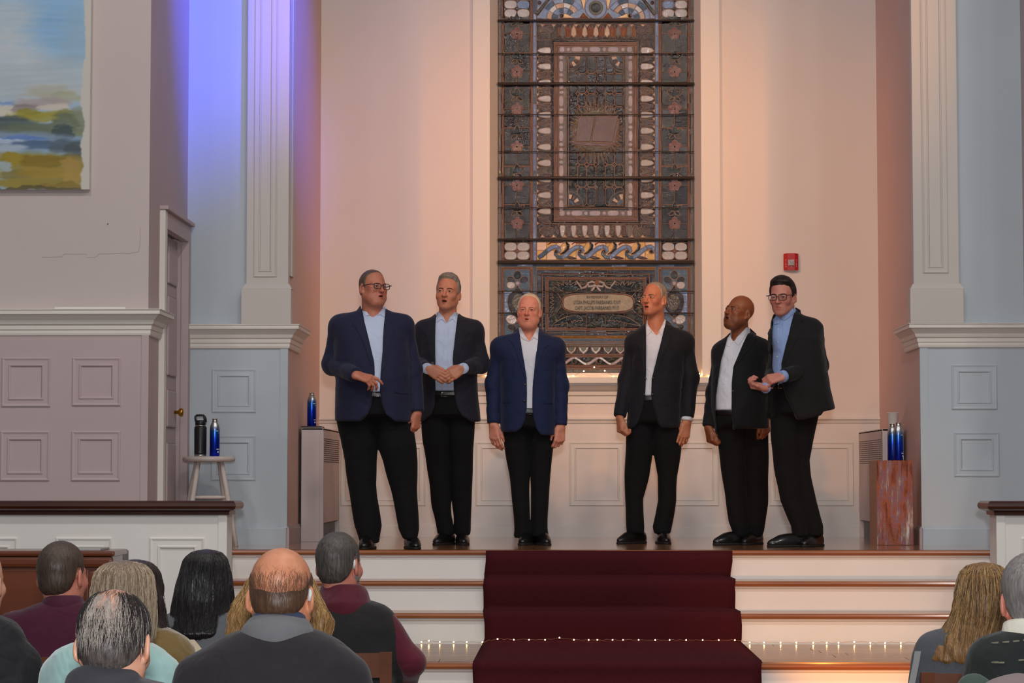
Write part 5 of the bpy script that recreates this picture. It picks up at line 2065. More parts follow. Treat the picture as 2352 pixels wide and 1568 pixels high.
def singer(sp):
    ox, oy, sc = sp['crop']
    D = sp['D']
    foot = at(ox + sp['foot'][0] / sc, oy + sp['foot'][1] / sc, D)
    org = Vector((foot.x, D, ZS))
    cu = sc * F / D                      # crop units per metre

    def Lp(c, dy=0.0):
        return at(ox + c[0] / sc, oy + c[1] / sc, D + dy) - org

    def L2(c):
        p = Lp(c)
        return (p.x, p.z)
    root = thing('person', sp['label'], 'person', org, 0.0, 'singers on the stage')
    jm, sm = sp['jacket'], sp['shirt']
    # ---- lofts
    tl = []
    for (cy, xl, xr, b) in sp['torso']:
        a_, b_ = Lp((xl, cy)), Lp((xr, cy))
        tl.append((a_.z, (a_.x + b_.x) / 2, sp.get('ty', 0.0), (b_.x - a_.x) / 2, b))
    zmin = min(tl)
    tl.append((zmin[0] - 0.30, zmin[1], zmin[2], zmin[3], zmin[4]))
    tl.sort()
    sh = [Lp(sp['armL'][0][:2], 0.0), Lp(sp['armR'][0][:2], 0.0)]
    nb = Lp(sp['neckbase'], 0.02)
    hemp = sorted(L2(p) for p in sp['hem'])
    hx, hz = [p[0] for p in hemp], [p[1] for p in hemp]
    opening = [L2(p) for p in sp['opening']]
    rs = sp.get('rs', 0.068)
    arms = []
    for key in ('armL', 'armR'):
        arms.append(([tuple(Lp(p[:2], p[2])) for p in sp[key]], [p[3] for p in sp[key]]))

    def torso_raw(P, g=0.0):
        d = loft(P, [(z, x, y, a - g, b - g) for z, x, y, a, b in tl], 2.35, True, 0.07)
        for s in sh:
            d = smin(d, rcone(P, (nb.x, nb.y, nb.z - 0.05), (s.x, s.y, s.z + 0.01), 0.075 - g, rs - g), 0.06)
        return d

    def folds(P):
        return 0.0022 * snoise(P * V3(1.0, 1.0, 0.55), 34, sp.get('seed', 1)) + 0.0012 * snoise(P, 70, 3)

    def jacket(P):
        d = torso_raw(P) + folds(P)
        z = P[:, 2]
        d = smax(d, np.interp(P[:, 0], hx, hz).astype(np.float32) - z, 0.012)
        op = np.maximum(poly2(P[:, 0], z, opening), P[:, 1] - 0.02)
        d = smax(d, -op, 0.008)
        d = smax(d, -rcone(P, (nb.x, nb.y - 0.005, nb.z - 0.035), (nb.x, nb.y - 0.03, nb.z + 0.25), 0.060, 0.085), 0.01)
        for pts, r in arms:
            da = chain(P, pts, r, 0.03)
            da = da + 0.0032 * snoise(P * V3(1, 1, 1.5), 48, sp.get('seed', 1) + 9)
            # square the cuff off
            w, e = np.array(pts[-1]), np.array(pts[-2])
            n_ = (w - e) / np.linalg.norm(w - e)
            da = smax(da, (P - V3(*w)) @ n_.astype(np.float32), 0.006)
            kk = 0.005 + 0.035 * np.clip((z - (pts[0][2] - 0.14)) / 0.12, 0, 1)
            d = smin(d, da, kk)
        return d
    allp = np.array([(x - a - 0.02, 0, z) for z, x, y, a, b in tl] + [(x + a + 0.02, 0, z) for z, x, y, a, b in tl] + [p for pts, r in arms for p in pts])
    lo, hi = allp.min(0) - 0.09, allp.max(0) + 0.09
    lo[1], hi[1] = min(lo[1], -0.30), 0.30
    hi[2] = nb.z + 0.10
    lo[2] = min(min(hz), min(p[2] for pts, r in arms for p in pts)) - 0.06
    np_mesh('jacket', [surface(jacket, lo, hi, 0.0082)], jm, root)
    # ---- shirt
    zb = Lp(sp['belt']).z
    vneck = [L2(p) for p in sp['vneck']]

    def shirt(P):
        d = torso_raw(P, 0.016) + 0.0028 * snoise(P * V3(1.3, 1, 0.6), 60, sp.get('seed', 1) + 4)
        d = smax(d, zb - P[:, 2], 0.01)
        d = smin(d, smax(rcone(P, (nb.x, nb.y, nb.z - 0.04), (nb.x, nb.y - 0.012, nb.z + 0.04), 0.070, 0.066), P[:, 2] - (nb.z + 0.035 + 0.25 * (P[:, 1] - nb.y)), 0.006), 0.01)
        v = np.maximum(poly2(P[:, 0], P[:, 2], vneck), P[:, 1] - nb.y)
        return smax(d, -v, 0.006)
    lo2 = np.array([min(x - a for z, x, y, a, b in tl), -0.28, zb - 0.03])
    hi2 = np.array([max(x + a for z, x, y, a, b in tl), 0.28, nb.z + 0.10])
    shirt_o = np_mesh('shirt', [surface(shirt, lo2, hi2, 0.0090)], sm, root)
    cuffs = sp.get('cuffs', ())
    for i in cuffs:
        pts, r = arms[i]
        w, e = Vector(pts[-1]), Vector(pts[-2])
        d_ = (w - e).normalized()
        smooth_tube('cuff', [w - d_ * 0.03, w + d_ * 0.012, w + d_ * 0.022, w + d_ * 0.021], [r[-1] * 0.84, r[-1] * 0.86, r[-1] * 0.83, r[-1] * 0.6], sm, shirt_o, 16)
    # ---- body: head, neck, hands, trunk and limbs as one skin mesh
    hs = sp['head']
    hc = np.array(Lp(hs['c'], hs.get('dy', -0.02)), dtype=np.float32)
    R = rotm(*[math.radians(v) for v in hs['rot']])
    nbv = np.array((nb.x, nb.y - 0.005, nb.z - 0.06), dtype=np.float32)
    hs['neck'] = tuple(((nbv - hc) @ R) / hs.get('scale', 1.0))
    hv, hq, ht = build_head(root, hs, hc, R, sp['skin'])
    parts, tints = [(hv, hq)], [ht]
    for key, (pts, r) in zip(('handL', 'handR'), arms):
        hd = sp[key]
        w = Vector(pts[-1])
        e = Vector(pts[-2])
        w = w + (w - e).normalized() * hd.get('ext', 0.012)
        ch = hand_pts(w, hd['f'], hd['n'], hd['t'], hd.get('curl', HANG), hd.get('spread', 1.0), hd.get('thumb', (0.5, 0.5)), hd.get('size', 1.0))
        v, q = hand_surface(ch, e, w)
        parts.append((v, q))
        tc_ = np.ones((len(v), 3), dtype=np.float32)
        tips = np.array([tuple(c[-1]) for c, _ in ch if len(c) > 2], dtype=np.float32)
        dist = np.sqrt(((v[:, None, :] - tips[None]) ** 2).sum(2)).min(1)
        tc_ *= 1 - np.exp(-(dist / 0.012) ** 2)[:, None] * np.array((0.02, 0.12, 0.10))
        tints.append(tc_)
        if hd.get('ring'):
            c = ch[5 if len(ch) > 5 else 3]
            p0, p1 = Vector(c[0][0]), Vector(c[0][1])
            m_ = p0.lerp(p1, 0.45)
            d_ = (p1 - p0).normalized()
            smooth_tube('ring', [m_ - d_ * 0.0022, m_ + d_ * 0.0022], 0.0108, RING, root, 12)
    legs = []
    for key in ('legL', 'legR'):
        lv = []
        for (cy, xl, xr) in sp[key]:
            a_, b_ = Lp((xl, cy)), Lp((xr, cy))
            w = (b_.x - a_.x) / 2
            lv.append((a_.z, (a_.x + b_.x) / 2, sp.get('ly', 0.02) + sp.get('l' + key[-1], 0.0) * (1.0 if cy > 1000 else 0.3), w, min(max(w * 1.02, 0.078), 0.135)))
        legs.append(lv)

    def limbs(P):
        d = torso_raw(P, 0.034)
        d = np.maximum(d, zb - 0.10 - P[:, 2])
        for pts, r in arms:
            d = smin(d, chain(P, pts, [v * 0.62 for v in r], 0.02), 0.02)
        for lv in legs:
            d = smin(d, loft(P, [(max(z, 0.07), x, y, a * 0.7, b * 0.7) for z, x, y, a, b in lv], 2.0, True, 0.02), 0.03)
        return d
    lo3, hi3 = lo.copy(), hi.copy()
    lo3[2] = -0.01
    v, q = surface(limbs, lo3, hi3, 0.024)
    parts.append((v, q))
    tints.append(np.ones((len(v), 3), dtype=np.float32))
    np_mesh('body', parts, sp['skin'], root, True, np.concatenate(tints))

    # ---- trousers, belt
    def trousers(P):
        d = None
        for lv in legs:
            e = loft(P, lv, 2.25, True, 0.015)
            d = e if d is None else smin(d, e, 0.010)
        d = d + 0.0035 * snoise(P * V3(1, 1, 0.7), 30, sp.get('seed', 1) + 2) * np.clip((1.15 - P[:, 2]) / 0.4, 0, 1)
        hem_ = np.interp(P[:, 0], hx, hz).astype(np.float32)
        hips = smax(torso_raw(P, 0.014), (hem_ + 0.035) - P[:, 2], 0.03)
        d = smax(smin(d, hips, 0.03), torso_raw(P, 0.012) - 5.0 * np.clip(hem_ + 0.03 - P[:, 2], 0, 1), 0.01)
        return np.maximum(d, P[:, 2] - (zb - 0.005))
    pz = np.array([(x - a, x + a, z) for lv in legs for z, x, y, a, b in lv])
    np_mesh('trousers', [surface(trousers, (pz[:, 0].min() - 0.05, -0.26, pz[:, 2].min() - 0.03), (pz[:, 1].max() + 0.05, 0.26, zb + 0.01), 0.0100)], TROUS, root)

    def beltf(P):
        return np.maximum(torso_raw(P, 0.011), np.abs(P[:, 2] - (zb - 0.016)) - 0.018)
    blo, bhi = lo2.copy(), hi2.copy()
    blo[2], bhi[2] = zb - 0.06, zb + 0.03
    bo = np_mesh('belt', [surface(beltf, blo, bhi, 0.006)], BELTM, root)
    if sp.get('buckle'):
        x, z = L2(sp['buckle'])
        P = curve_on(beltf, [(x, zb - 0.016)], -0.35, lift=0.003)[0]
        smooth_tube('buckle', [(x - 0.017, P[1], z - 0.014), (x - 0.017, P[1], z + 0.014), (x + 0.02, P[1], z + 0.014), (x + 0.02, P[1], z - 0.014), (x - 0.017, P[1], z - 0.014)], 0.002, SILV, bo, 6)
    # ---- tailoring details
    for lp in sp.get('lapels', ()):
        patch('lapel', [L2(p) for p in lp], jacket, -0.40, sp.get('lapel_m', jm), root, 0.02, 0.004, 0.004)
    for cp in sp.get('collar', ()):
        hb = lambda P: np.minimum(shirt(P), rcone(P, tuple(nbv), tuple(hc), 0.060, 0.060))
        patch('collar', [L2(p) for p in cp], hb, -0.35, sm, shirt_o, 0.014, 0.005, 0.003)
    for bp in sp.get('buttons', ()):
        x, z = L2(bp)
        p = curve_on(shirt, [(x, z)], -0.4, lift=0.001)[0]
        bm = bmesh.new()
        bmesh.ops.create_uvsphere(bm, u_segments=8, v_segments=6, radius=0.005)
        o = bmobj('button', bm, BUTTONW, shirt_o, True)
        o.location = p
        o.scale = (1, 0.5, 1)
    if sp.get('placket'):
        (a0, a1), (b0, b1) = sp['placket']
        w = 0.016 * cu
        patch('placket', [L2((a0 - w, a1)), L2((a0 + w, a1)), L2((b0 + w, b1)), L2((b0 - w, b1))], shirt, -0.4, sm, shirt_o, 0.03, 0.0018, 0.002)
    for bp in sp.get('jbuttons', ()):
        x, z = L2(bp)
        p = curve_on(jacket, [(x, z)], -0.4, lift=0.001)[0]
        bm = bmesh.new()
        bmesh.ops.create_uvsphere(bm, u_segments=10, v_segments=6, radius=0.0085)
        o = bmobj('jacket_button', bm, BUTTON, root, True)
        o.location = p
        o.scale = (1, 0.45, 1)
    for pk in sp.get('pockets', ()):
        patch('pocket_flap', [L2(p) for p in pk], jacket, -0.40, jm, root, 0.02, 0.004, 0.004)
    # ---- shoes
    for (cx, dy, ang, ln) in sp['shoes']:
        x = Lp((cx, sp['foot'][1])).x
        a = math.radians(ang)
        d_ = Vector((math.sin(a), -math.cos(a), 0)) * ln / 2
        m_ = Vector((x, dy, 0))
        shoe('shoe', m_ + d_, m_ - d_, root, SHOEM, SOLEM)
    # ---- hair and glasses
    if hs.get('hair'):
        short_hair(root, hs, hc, R, hs['hair'], hs.get('t0', 0.009), seed=sp.get('seed', 1), fn_extra=hs.get('extra'), rough=hs.get('hrough', 0.0007))
    if hs.get('glasses'):
        k = hs.get('scale', 1.0)
        spectacles(root, R * k, hc, hs.get('w', 1.0))
    return root


SK_A = skin_mat('skin_ruddy_tan', (196, 124, 98))
SK_B = skin_mat('skin_warm', (206, 138, 106))
SK_C = skin_mat('skin_pink', (224, 150, 124))
SK_D = skin_mat('skin_tanned', (200, 130, 96))
SK_E = skin_mat('skin_brown', (142, 82, 48))
SK_F = skin_mat('skin_rosy', (206, 136, 116))
H_GREY = hair_mat('hair_grey', (150, 140, 126), (92, 84, 74))
H_BRGREY = hair_mat('hair_brown_grey', (112, 92, 74), (70, 56, 46))
H_WHITE = hair_mat('hair_white_blond', (224, 206, 176), (176, 150, 118))
H_SILVER = hair_mat('hair_silver', (176, 160, 140), (112, 94, 78))
H_DARK = hair_mat('hair_dark_brown', (40, 28, 22), (20, 14, 12))
BR_GREY = mat('eyebrow_grey_brown', (112, 84, 62), 0.7)
BR_DARK = mat('eyebrow_dark', (52, 36, 28), 0.7)
BR_FAIR = mat('eyebrow_fair', (186, 130, 96), 0.7)

CROP1 = (720, 600, 2.305)
J1 = cloth('jacket_navy_blue', (32, 34, 62), (26, 27, 50), 0.75)
singer(dict(label='tallest heavy singer in navy jacket and glasses at the left edge of the group', crop=CROP1, D=14.22, foot=(400, 1520), seed=1,
    jacket=J1, shirt=SHIRTP, skin=SK_A,
    torso=[(300, 122, 490, .12), (400, 108, 508, .17), (520, 106, 518, .195), (620, 118, 522, .205), (740, 116, 522, .20), (850, 114, 526, .195)],
    neckbase=(318, 262), armL=[(146, 350, 0.02, .070), (100, 545, 0.03, .064), (222, 602, -0.27, .046)], armR=[(468, 350, 0.02, .070), (520, 570, 0.02, .063), (548, 797, -0.03, .047)],
    hem=[(60, 845), (240, 849), (300, 852), (420, 848), (440, 850), (620, 855)],
    opening=[(250, 205), (262, 265), (300, 400), (335, 540), (338, 600), (326, 700), (318, 770), (300, 815), (262, 846), (240, 900), (470, 900), (430, 842), (396, 815), (376, 770), (364, 700), (368, 600), (377, 480), (381, 300), (384, 205)],
    vneck=[(285, 200), (290, 282), (318, 300), (345, 282), (372, 262), (385, 200)],
    collar=[[(250, 222), (262, 268), (284, 292), (302, 290), (276, 255), (258, 222)], [(380, 236), (381, 300), (360, 285), (340, 292), (356, 268), (374, 240)]],
    lapels=[[(246, 232), (262, 272), (334, 545), (322, 560), (262, 400), (214, 330), (232, 318), (226, 268)], [(386, 250), (382, 480), (370, 600), (392, 560), (436, 360), (412, 340), (426, 320), (404, 268)]],
    belt=(345, 698), buckle=(345, 708), buttons=[(350, 524), (350, 604), (348, 660), (345, 450)], placket=((325, 300), (348, 690)), jbuttons=[(332, 640)],
    pockets=[[(440, 676), (512, 684), (512, 706), (440, 700)]],
    handL=dict(f=(1, -0.15, -0.28), n=(0.15, 0.55, -0.8), t=(0.1, 0.5, 0.85), curl=((0.25, 0.35, 0.2), (0.6, 0.7, 0.4), (0.75, 0.8, 0.4), (0.8, 0.8, 0.4)), thumb=(0.2, 0.4), ext=0.0),
    handR=dict(f=(-0.12, 0.0, -1), n=(-0.75, 0.6, 0), t=(-0.75, -0.75, 0), curl=LOOSE, thumb=(0.6, 0.6), ext=0.012, size=0.95),
    legL=[(700, 122, 340), (850, 122, 340), (990, 150, 339), (1060, 165, 334), (1180, 178, 330), (1250, 190, 336), (1400, 217, 360), (1470, 240, 348), (1492, 246, 346)],
    legR=[(700, 318, 520), (850, 325, 526), (990, 341, 546), (1060, 368, 550), (1200, 405, 547), (1300, 425, 552), (1420, 450, 558), (1452, 466, 552), (1470, 474, 548)],
    shoes=[(288, -0.02, -6, .29), (522, 0.02, 14, .29)], 
    head=dict(c=(316, 140), rot=(38, 2, 2), scale=.955, w=1.04, chub=True, nr=.068, mouth=0.004, ruddy=1.0, brow=BR_GREY, hair=H_BRGREY, front=0.088, rec=0.012, t0=0.006, glasses=True, stubble=0.0)))

J2 = cloth('jacket_charcoal_navy', (34, 32, 42), (26, 25, 34), 0.75)
singer(dict(label='grey haired singer in dark jacket holding his fingertips together', crop=CROP1, D=15.1, foot=(735, 1500), seed=2,
    jacket=J2, shirt=SHIRTP, skin=SK_B,
    torso=[(325, 580, 858, .10), (420, 562, 866, .14), (520, 566, 862, .15), (690, 570, 872, .145), (846, 560, 884, .15)],
    neckbase=(708, 292), armL=[(592, 375, 0.02, .064), (556, 548, 0.0, .058), (600, 566, -0.25, .043)], armR=[(845, 375, 0.02, .064), (886, 545, 0.0, .059), (796, 566, -0.25, .043)],
    hem=[(540, 848), (640, 850), (760, 850), (900, 848)], cuffs=(0, 1),
    opening=[(650, 240), (650, 420), (652, 690), (646, 770), (626, 815), (580, 850), (580, 900), (850, 900), (830, 846), (790, 820), (766, 780), (748, 690), (742, 520), (764, 300), (766, 240)],
    vneck=[(672, 240), (676, 300), (708, 330), (738, 300), (746, 240)],
    collar=[[(652, 270), (651, 330), (680, 308), (706, 330), (690, 296), (664, 268)], [(764, 272), (758, 332), (738, 306), (710, 330), (726, 296), (752, 270)]],
    lapels=[[(646, 275), (650, 560), (640, 600), (606, 400), (580, 372), (600, 360), (610, 305)], [(768, 275), (744, 540), (752, 600), (806, 400), (836, 380), (812, 362), (806, 305)]],
    belt=(700, 690), buckle=(698, 708), buttons=[(708, 430), (708, 484), (708, 640), (706, 375)], placket=((708, 335), (704, 685)),
    handL=dict(f=(0.86, -0.1, -0.50), n=(0.25, 0.95, -0.1), t=(0.45, -0.1, 0.88), curl=((0.15, 0.2, 0.15), (0.18, 0.22, 0.15), (0.2, 0.25, 0.15), (0.2, 0.25, 0.2)), thumb=(0.35, 0.1), spread=0.6, ext=0.0, size=0.93),
    handR=dict(f=(-0.86, -0.1, -0.50), n=(-0.25, 0.95, -0.1), t=(-0.45, -0.1, 0.88), curl=((0.15, 0.2, 0.15), (0.18, 0.22, 0.15), (0.2, 0.25, 0.15), (0.2, 0.25, 0.2)), thumb=(0.35, 0.1), spread=0.6, ext=0.0, ring=True, size=0.93),
    legL=[(690, 572, 722), (850, 566, 722), (960, 578, 724), (1080, 600, 722), (1200, 614, 722), (1300, 628, 726), (1420, 654, 742), (1450, 660, 740)],
    legR=[(690, 705, 868), (850, 708, 856), (960, 712, 850), (1080, 718, 842), (1200, 730, 838), (1300, 736, 836), (1420, 746, 832), (1450, 750, 828)],
    shoes=[(692, 0.0, -22, .28), (788, 0.0, 6, .28)],
    head=dict(c=(712, 168), rot=(-9, 4, 3), scale=1.035, w=0.95, mouth=0.006, brow=BR_DARK, hair=H_GREY, front=0.086, rec=0.006, t0=0.010, ruddy=0.7, gaze=-0.2, hrough=0.0016,
              extra=lambda P: 0.014 * np.exp(-((P[:, 1] + 0.03) / 0.05) ** 2) * np.clip((P[:, 2] - 0.075) / 0.03, 0, 1))))

CROP3 = (1090, 640, 2.4875)
J3 = cloth('jacket_bright_navy', (28, 38, 74), (22, 30, 60), 0.75)
singer(dict(label='short white haired singer in bright navy jacket, arms at his sides', crop=CROP3, D=15.1, foot=(325, 1515), seed=3,
    jacket=J3, shirt=SHIRTW, skin=SK_C,
    torso=[(350, 145, 465, .10), (450, 138, 472, .14), (600, 148, 462, .15), (740, 150, 462, .155), (890, 148, 464, .155)],
    neckbase=(310, 305), armL=[(152, 402, 0.02, .063), (110, 600, 0.02, .056), (107, 826, -0.03, .043)], armR=[(458, 405, 0.02, .063), (488, 612, 0.02, .056), (492, 838, -0.03, .043)],
    hem=[(40, 876), (250, 876), (300, 880), (375, 894), (560, 896)],
    opening=[(250, 250), (255, 300), (300, 570), (302, 660), (300, 745), (290, 810), (272, 850), (240, 876), (240, 940), (400, 940), (376, 892), (352, 850), (338, 800), (331, 740), (333, 620), (366, 330), (368, 250)],
    vneck=[(268, 240), (275, 330), (313, 362), (345, 330), (356, 240)],
    collar=[[(253, 282), (262, 330), (282, 350), (312, 362), (288, 326), (266, 286)], [(366, 278), (362, 352), (340, 340), (314, 362), (336, 326), (358, 284)]],
    lapels=[[(250, 282), (256, 310), (298, 560), (290, 575), (226, 380), (196, 350), (218, 335), (222, 296)], [(370, 280), (336, 600), (346, 575), (398, 400), (430, 380), (408, 362), (402, 305)]],
    belt=(315, 745), buckle=(317, 764), buttons=[(323, 460), (323, 532), (320, 600), (318, 665)], placket=((318, 366), (318, 742)), jbuttons=[(290, 610), (288, 702)],
    pockets=[[(160, 690), (206, 694), (206, 712), (160, 708)], [(400, 700), (446, 696), (446, 714), (400, 718)]],
    handL=dict(f=(0.12, -0.05, -1), n=(0.5, 0.85, 0), t=(0.85, -0.5, 0), curl=HANG, thumb=(0.3, 0.4), ext=0.01),
    handR=dict(f=(-0.10, -0.05, -1), n=(-0.45, 0.85, 0), t=(-0.85, -0.5, 0), curl=LOOSE, thumb=(0.5, 0.5), ext=0.01),
    legL=[(745, 155, 318), (890, 158, 318), (1000, 176, 316), (1110, 196, 314), (1250, 212, 313), (1370, 226, 316), (1430, 230, 322), (1478, 224, 322)],
    legR=[(745, 300, 460), (890, 308, 456), (1000, 314, 446), (1110, 317, 434), (1250, 321, 426), (1370, 324, 418), (1430, 324, 416), (1472, 326, 421)],
    shoes=[(300, -0.01, -14, .28), (388, -0.01, 14, .28)],
    head=dict(c=(312, 182), rot=(-8, 0, 2), scale=.965, w=1.0, chub=True, mouth=0.0022, mw=0.018, ruddy=1.6, brow=BR_FAIR, hair=H_WHITE, front=0.088, rec=0.012, t0=0.007)))

CROP4 = (1390, 630, 2.4875)
J4 = cloth('jacket_black_blue', (26, 26, 32), (19, 19, 24), 0.75)
singer(dict(label='lean singer with cropped silver hair in black jacket before the window', crop=CROP4, D=15.4, foot=(240, 1530), seed=4,
    jacket=J4, shirt=SHIRTW, skin=SK_D,
    torso=[(340, 172, 448, .10), (430, 154, 458, .135), (600, 140, 442, .135), (740, 130, 432, .135), (880, 122, 432, .14)],
    neckbase=(290, 285), armL=[(172, 398, 0.02, .062), (122, 600, 0.02, .054), (84, 812, -0.06, .043)], armR=[(448, 392, 0.02, .062), (487, 590, 0.02, .057), (468, 818, -0.03, .046)],
    hem=[(40, 878), (200, 878), (310, 878), (520, 876)], cuffs=(1,),
    opening=[(232, 240), (232, 300), (230, 580), (226, 690), (206, 790), (184, 850), (160, 880), (160, 930), (330, 930), (316, 876), (298, 850), (276, 780), (258, 700), (262, 600), (300, 450), (348, 262), (348, 235)],
    vneck=[(240, 235), (246, 320), (292, 352), (318, 320), (340, 262), (340, 235)],
    collar=[[(236, 300), (234, 356), (262, 330), (290, 350), (262, 318), (242, 286)], [(348, 258), (338, 306), (318, 352), (306, 332), (292, 350), (312, 316), (338, 262)]],
    lapels=[[(230, 320), (230, 570), (222, 580), (190, 420), (176, 396), (190, 380), (196, 330)], [(352, 262), (300, 450), (264, 596), (280, 580), (356, 400), (380, 330), (362, 318), (384, 306), (372, 276)]],
    belt=(243, 698), buttons=[(268, 446), (262, 520), (254, 600), (248, 650)], placket=((278, 356), (246, 690)), jbuttons=[(226, 600), (220, 690), (268, 597), (268, 690)],
    handL=dict(f=(0.05, -0.25, -1), n=(0.9, 0.4, 0), t=(0.3, -0.95, -0.1), curl=FIST, thumb=(0.1, 0.6), ext=0.01),
    handR=dict(f=(-0.22, -0.1, -1), n=(-0.35, 0.9, 0), t=(-0.9, -0.35, 0), curl=HANG, thumb=(0.5, 0.3), ext=0.035, ring=True, size=1.05),
    legL=[(700, 124, 280), (880, 120, 278), (1000, 117, 274), (1150, 112, 252), (1280, 113, 218), (1440, 124, 222), (1478, 128, 220)],
    legR=[(700, 262, 432), (880, 268, 438), (1000, 276, 434), (1150, 300, 412), (1290, 304, 406), (1440, 272, 382), (1484, 280, 374)],
    shoes=[(152, -0.02, -42, .285), (330, -0.02, 8, .285)],
    head=dict(c=(280, 142), rot=(-34, 5, 0), scale=1.0, w=0.93, jaw=0.95, mouth=0.005, brow=BR_GREY, hair=H_SILVER, front=0.084, rec=0.012, t0=0.006, gaze=-0.3, ruddy=0.9)))

CROP5 = (1590, 610, 2.376)
J5 = cloth('jacket_black', (19, 19, 22), (13, 13, 16), 0.8)
singer(dict(label='bald singer with white open collar shirt singing towards the left', crop=CROP5, D=15.15, foot=(280, 1512), seed=5,
    jacket=J5, shirt=SHIRTW, skin=SK_E,
    torso=[(420, 140, 395, .11), (500, 116, 408, .15), (650, 102, 414, .18), (800, 104, 416, .19), (925, 128, 414, .18)],
    neckbase=(262, 372), armL=[(165, 482, 0.06, .060), (122, 685, 0.06, .053), (88, 878, 0.0, .044)], armR=[(372, 462, 0.02, .062), (398, 650, 0.0, .055), (398, 832, -0.06, .044)],
    hem=[(40, 922), (136, 922), (205, 905), (240, 889), (450, 890)],
    opening=[(196, 345), (194, 385), (152, 520), (126, 700), (122, 800), (136, 922), (136, 980), (230, 980), (214, 890), (204, 780), (206, 640), (216, 555), (262, 450), (316, 338), (316, 320)],
    vneck=[(205, 320), (206, 380), (222, 418), (240, 396), (300, 338), (300, 320)],
    collar=[[(204, 372), (182, 440), (200, 446), (218, 418), (210, 400)], [(314, 336), (262, 420), (246, 440), (226, 418), (240, 394), (292, 340)]],
    lapels=[[(190, 392), (150, 520), (130, 640), (124, 560), (132, 470), (150, 432)], [(318, 340), (262, 452), (218, 556), (232, 545), (318, 440), (350, 398), (336, 388), (352, 372)]],
    belt=(165, 792), buttons=[(186, 480), (180, 560), (166, 690), (172, 630)], placket=((212, 425), (160, 785)), jbuttons=[(212, 690)],
    handL=dict(f=(0.15, -0.2, -1), n=(0.9, 0.4, 0), t=(0.4, -0.9, 0), curl=FIST, thumb=(0.1, 0.6), ext=0.008),
    handR=dict(f=(0.02, -0.05, -1), n=(-0.6, 0.8, 0), t=(-0.8, -0.6, 0), curl=LOOSE, thumb=(0.3, 0.6), ext=0.008, size=0.92),
    legL=[(792, 118, 300), (925, 136, 300), (1100, 155, 296), (1250, 180, 300), (1400, 200, 308), (1445, 218, 310), (1480, 224, 310)],
    legR=[(792, 250, 412), (925, 270, 417), (1100, 280, 419), (1300, 290, 418), (1400, 295, 404), (1446, 300, 396), (1480, 302, 384)], lR=0.05,
    shoes=[(212, -0.03, -58, .285), (330, 0.03, -28, .285)],
    head=dict(c=(256, 254), rot=(-52, 13, 6), scale=.98, w=1.0, chub=True, mouth=0.008, mw=0.020, ruddy=0.3, brow=BR_DARK, gaze=-0.1, lip=(0.66, 0.50, 0.48), stubble=0.25, nose=1.02, eye=0.0034)))

J6 = cloth('jacket_black_brown', (24, 22, 22), (17, 15, 15), 0.8)
singer(dict(label='dark haired singer in glasses and blue shirt clasping his hands at the right', crop=CROP5, D=14.72, foot=(585, 1525), seed=6,
    jacket=J6, shirt=SHIRTB, skin=SK_F,
    torso=[(330, 455, 680, .10), (400, 432, 712, .15), (560, 424, 735, .17), (680, 424, 752, .17), (790, 430, 782, .16), (850, 436, 770, .16)],
    neckbase=(510, 262), armL=[(480, 400, 0.10, .058), (446, 590, 0.06, .050), (402, 664, -0.22, .040)], armR=[(652, 352, 0.04, .068), (690, 545, 0.03, .060), (500, 602, -0.24, .046)],
    hem=[(380, 842), (560, 842), (600, 840), (690, 820), (706, 798), (800, 778)], cuffs=(0, 1),
    opening=[(442, 280), (436, 330), (420, 560), (424, 700), (428, 842), (428, 900), (580, 900), (560, 838), (530, 780), (500, 720), (480, 640), (476, 540), (500, 440), (562, 222), (562, 200)],
    vneck=[(452, 230), (458, 280), (474, 290), (500, 262), (552, 215), (540, 200)],
    collar=[[(462, 268), (440, 296), (446, 322), (472, 318), (476, 290)], [(560, 218), (548, 262), (500, 302), (478, 290), (500, 262), (548, 216)]],
    lapels=[[(440, 330), (426, 480), (416, 470), (414, 370), (424, 345)], [(566, 225), (504, 440), (480, 536), (494, 530), (560, 400), (598, 330), (584, 316), (604, 296), (592, 240)]],
    belt=(455, 648), buttons=[(462, 420), (458, 500), (466, 350)], placket=((478, 300), (450, 640)), buckle=(474, 660),
    handL=dict(f=(-0.95, -0.10, 0.18), n=(0.1, -0.55, 0.85), t=(0.3, -0.7, -0.6), curl=FIST, thumb=(0.1, 0.6), ext=0.004, ring=True),
    handR=dict(f=(-0.95, -0.05, -0.22), n=(-0.1, 0.75, -0.65), t=(0.0, 0.6, 0.8), curl=((0.7, 1.0, 0.6), (0.75, 1.1, 0.6), (0.8, 1.1, 0.6), (0.8, 1.1, 0.6)), thumb=(0.1, 0.4), ext=0.004),
    legL=[(648, 428, 580), (830, 428, 590), (950, 431, 592), (1100, 450, 588), (1280, 482, 596), (1420, 540, 622), (1462, 544, 630), (1480, 548, 628)],
    legR=[(648, 540, 735), (830, 545, 690), (950, 550, 664), (1060, 552, 644), (1150, 560, 656), (1280, 580, 682), (1420, 610, 720), (1475, 618, 720)], lR=0.04,
    shoes=[(522, -0.04, -68, .295), (660, 0.04, -30, .29)],
    head=dict(c=(492, 168), rot=(-22, -6, 0), scale=1.045, w=0.95, mouth=0.0, mw=0.022, brow=BR_DARK, hair=H_DARK, front=0.076, t0=0.013, glasses=True, ruddy=1.0,
              extra=lambda P: 0.012 * np.exp(-((P[:, 1] + 0.04) / 0.05) ** 2) * np.clip((P[:, 2] - 0.07) / 0.03, 0, 1))))
# ---------------------------------------------------------------- the audience, seen from behind
CHW = mat('chair_brown_wood', (112, 62, 34), 0.4, coat=0.25, var=(5, (86, 44, 24), 0.7), stretch=(1, 1, 3))


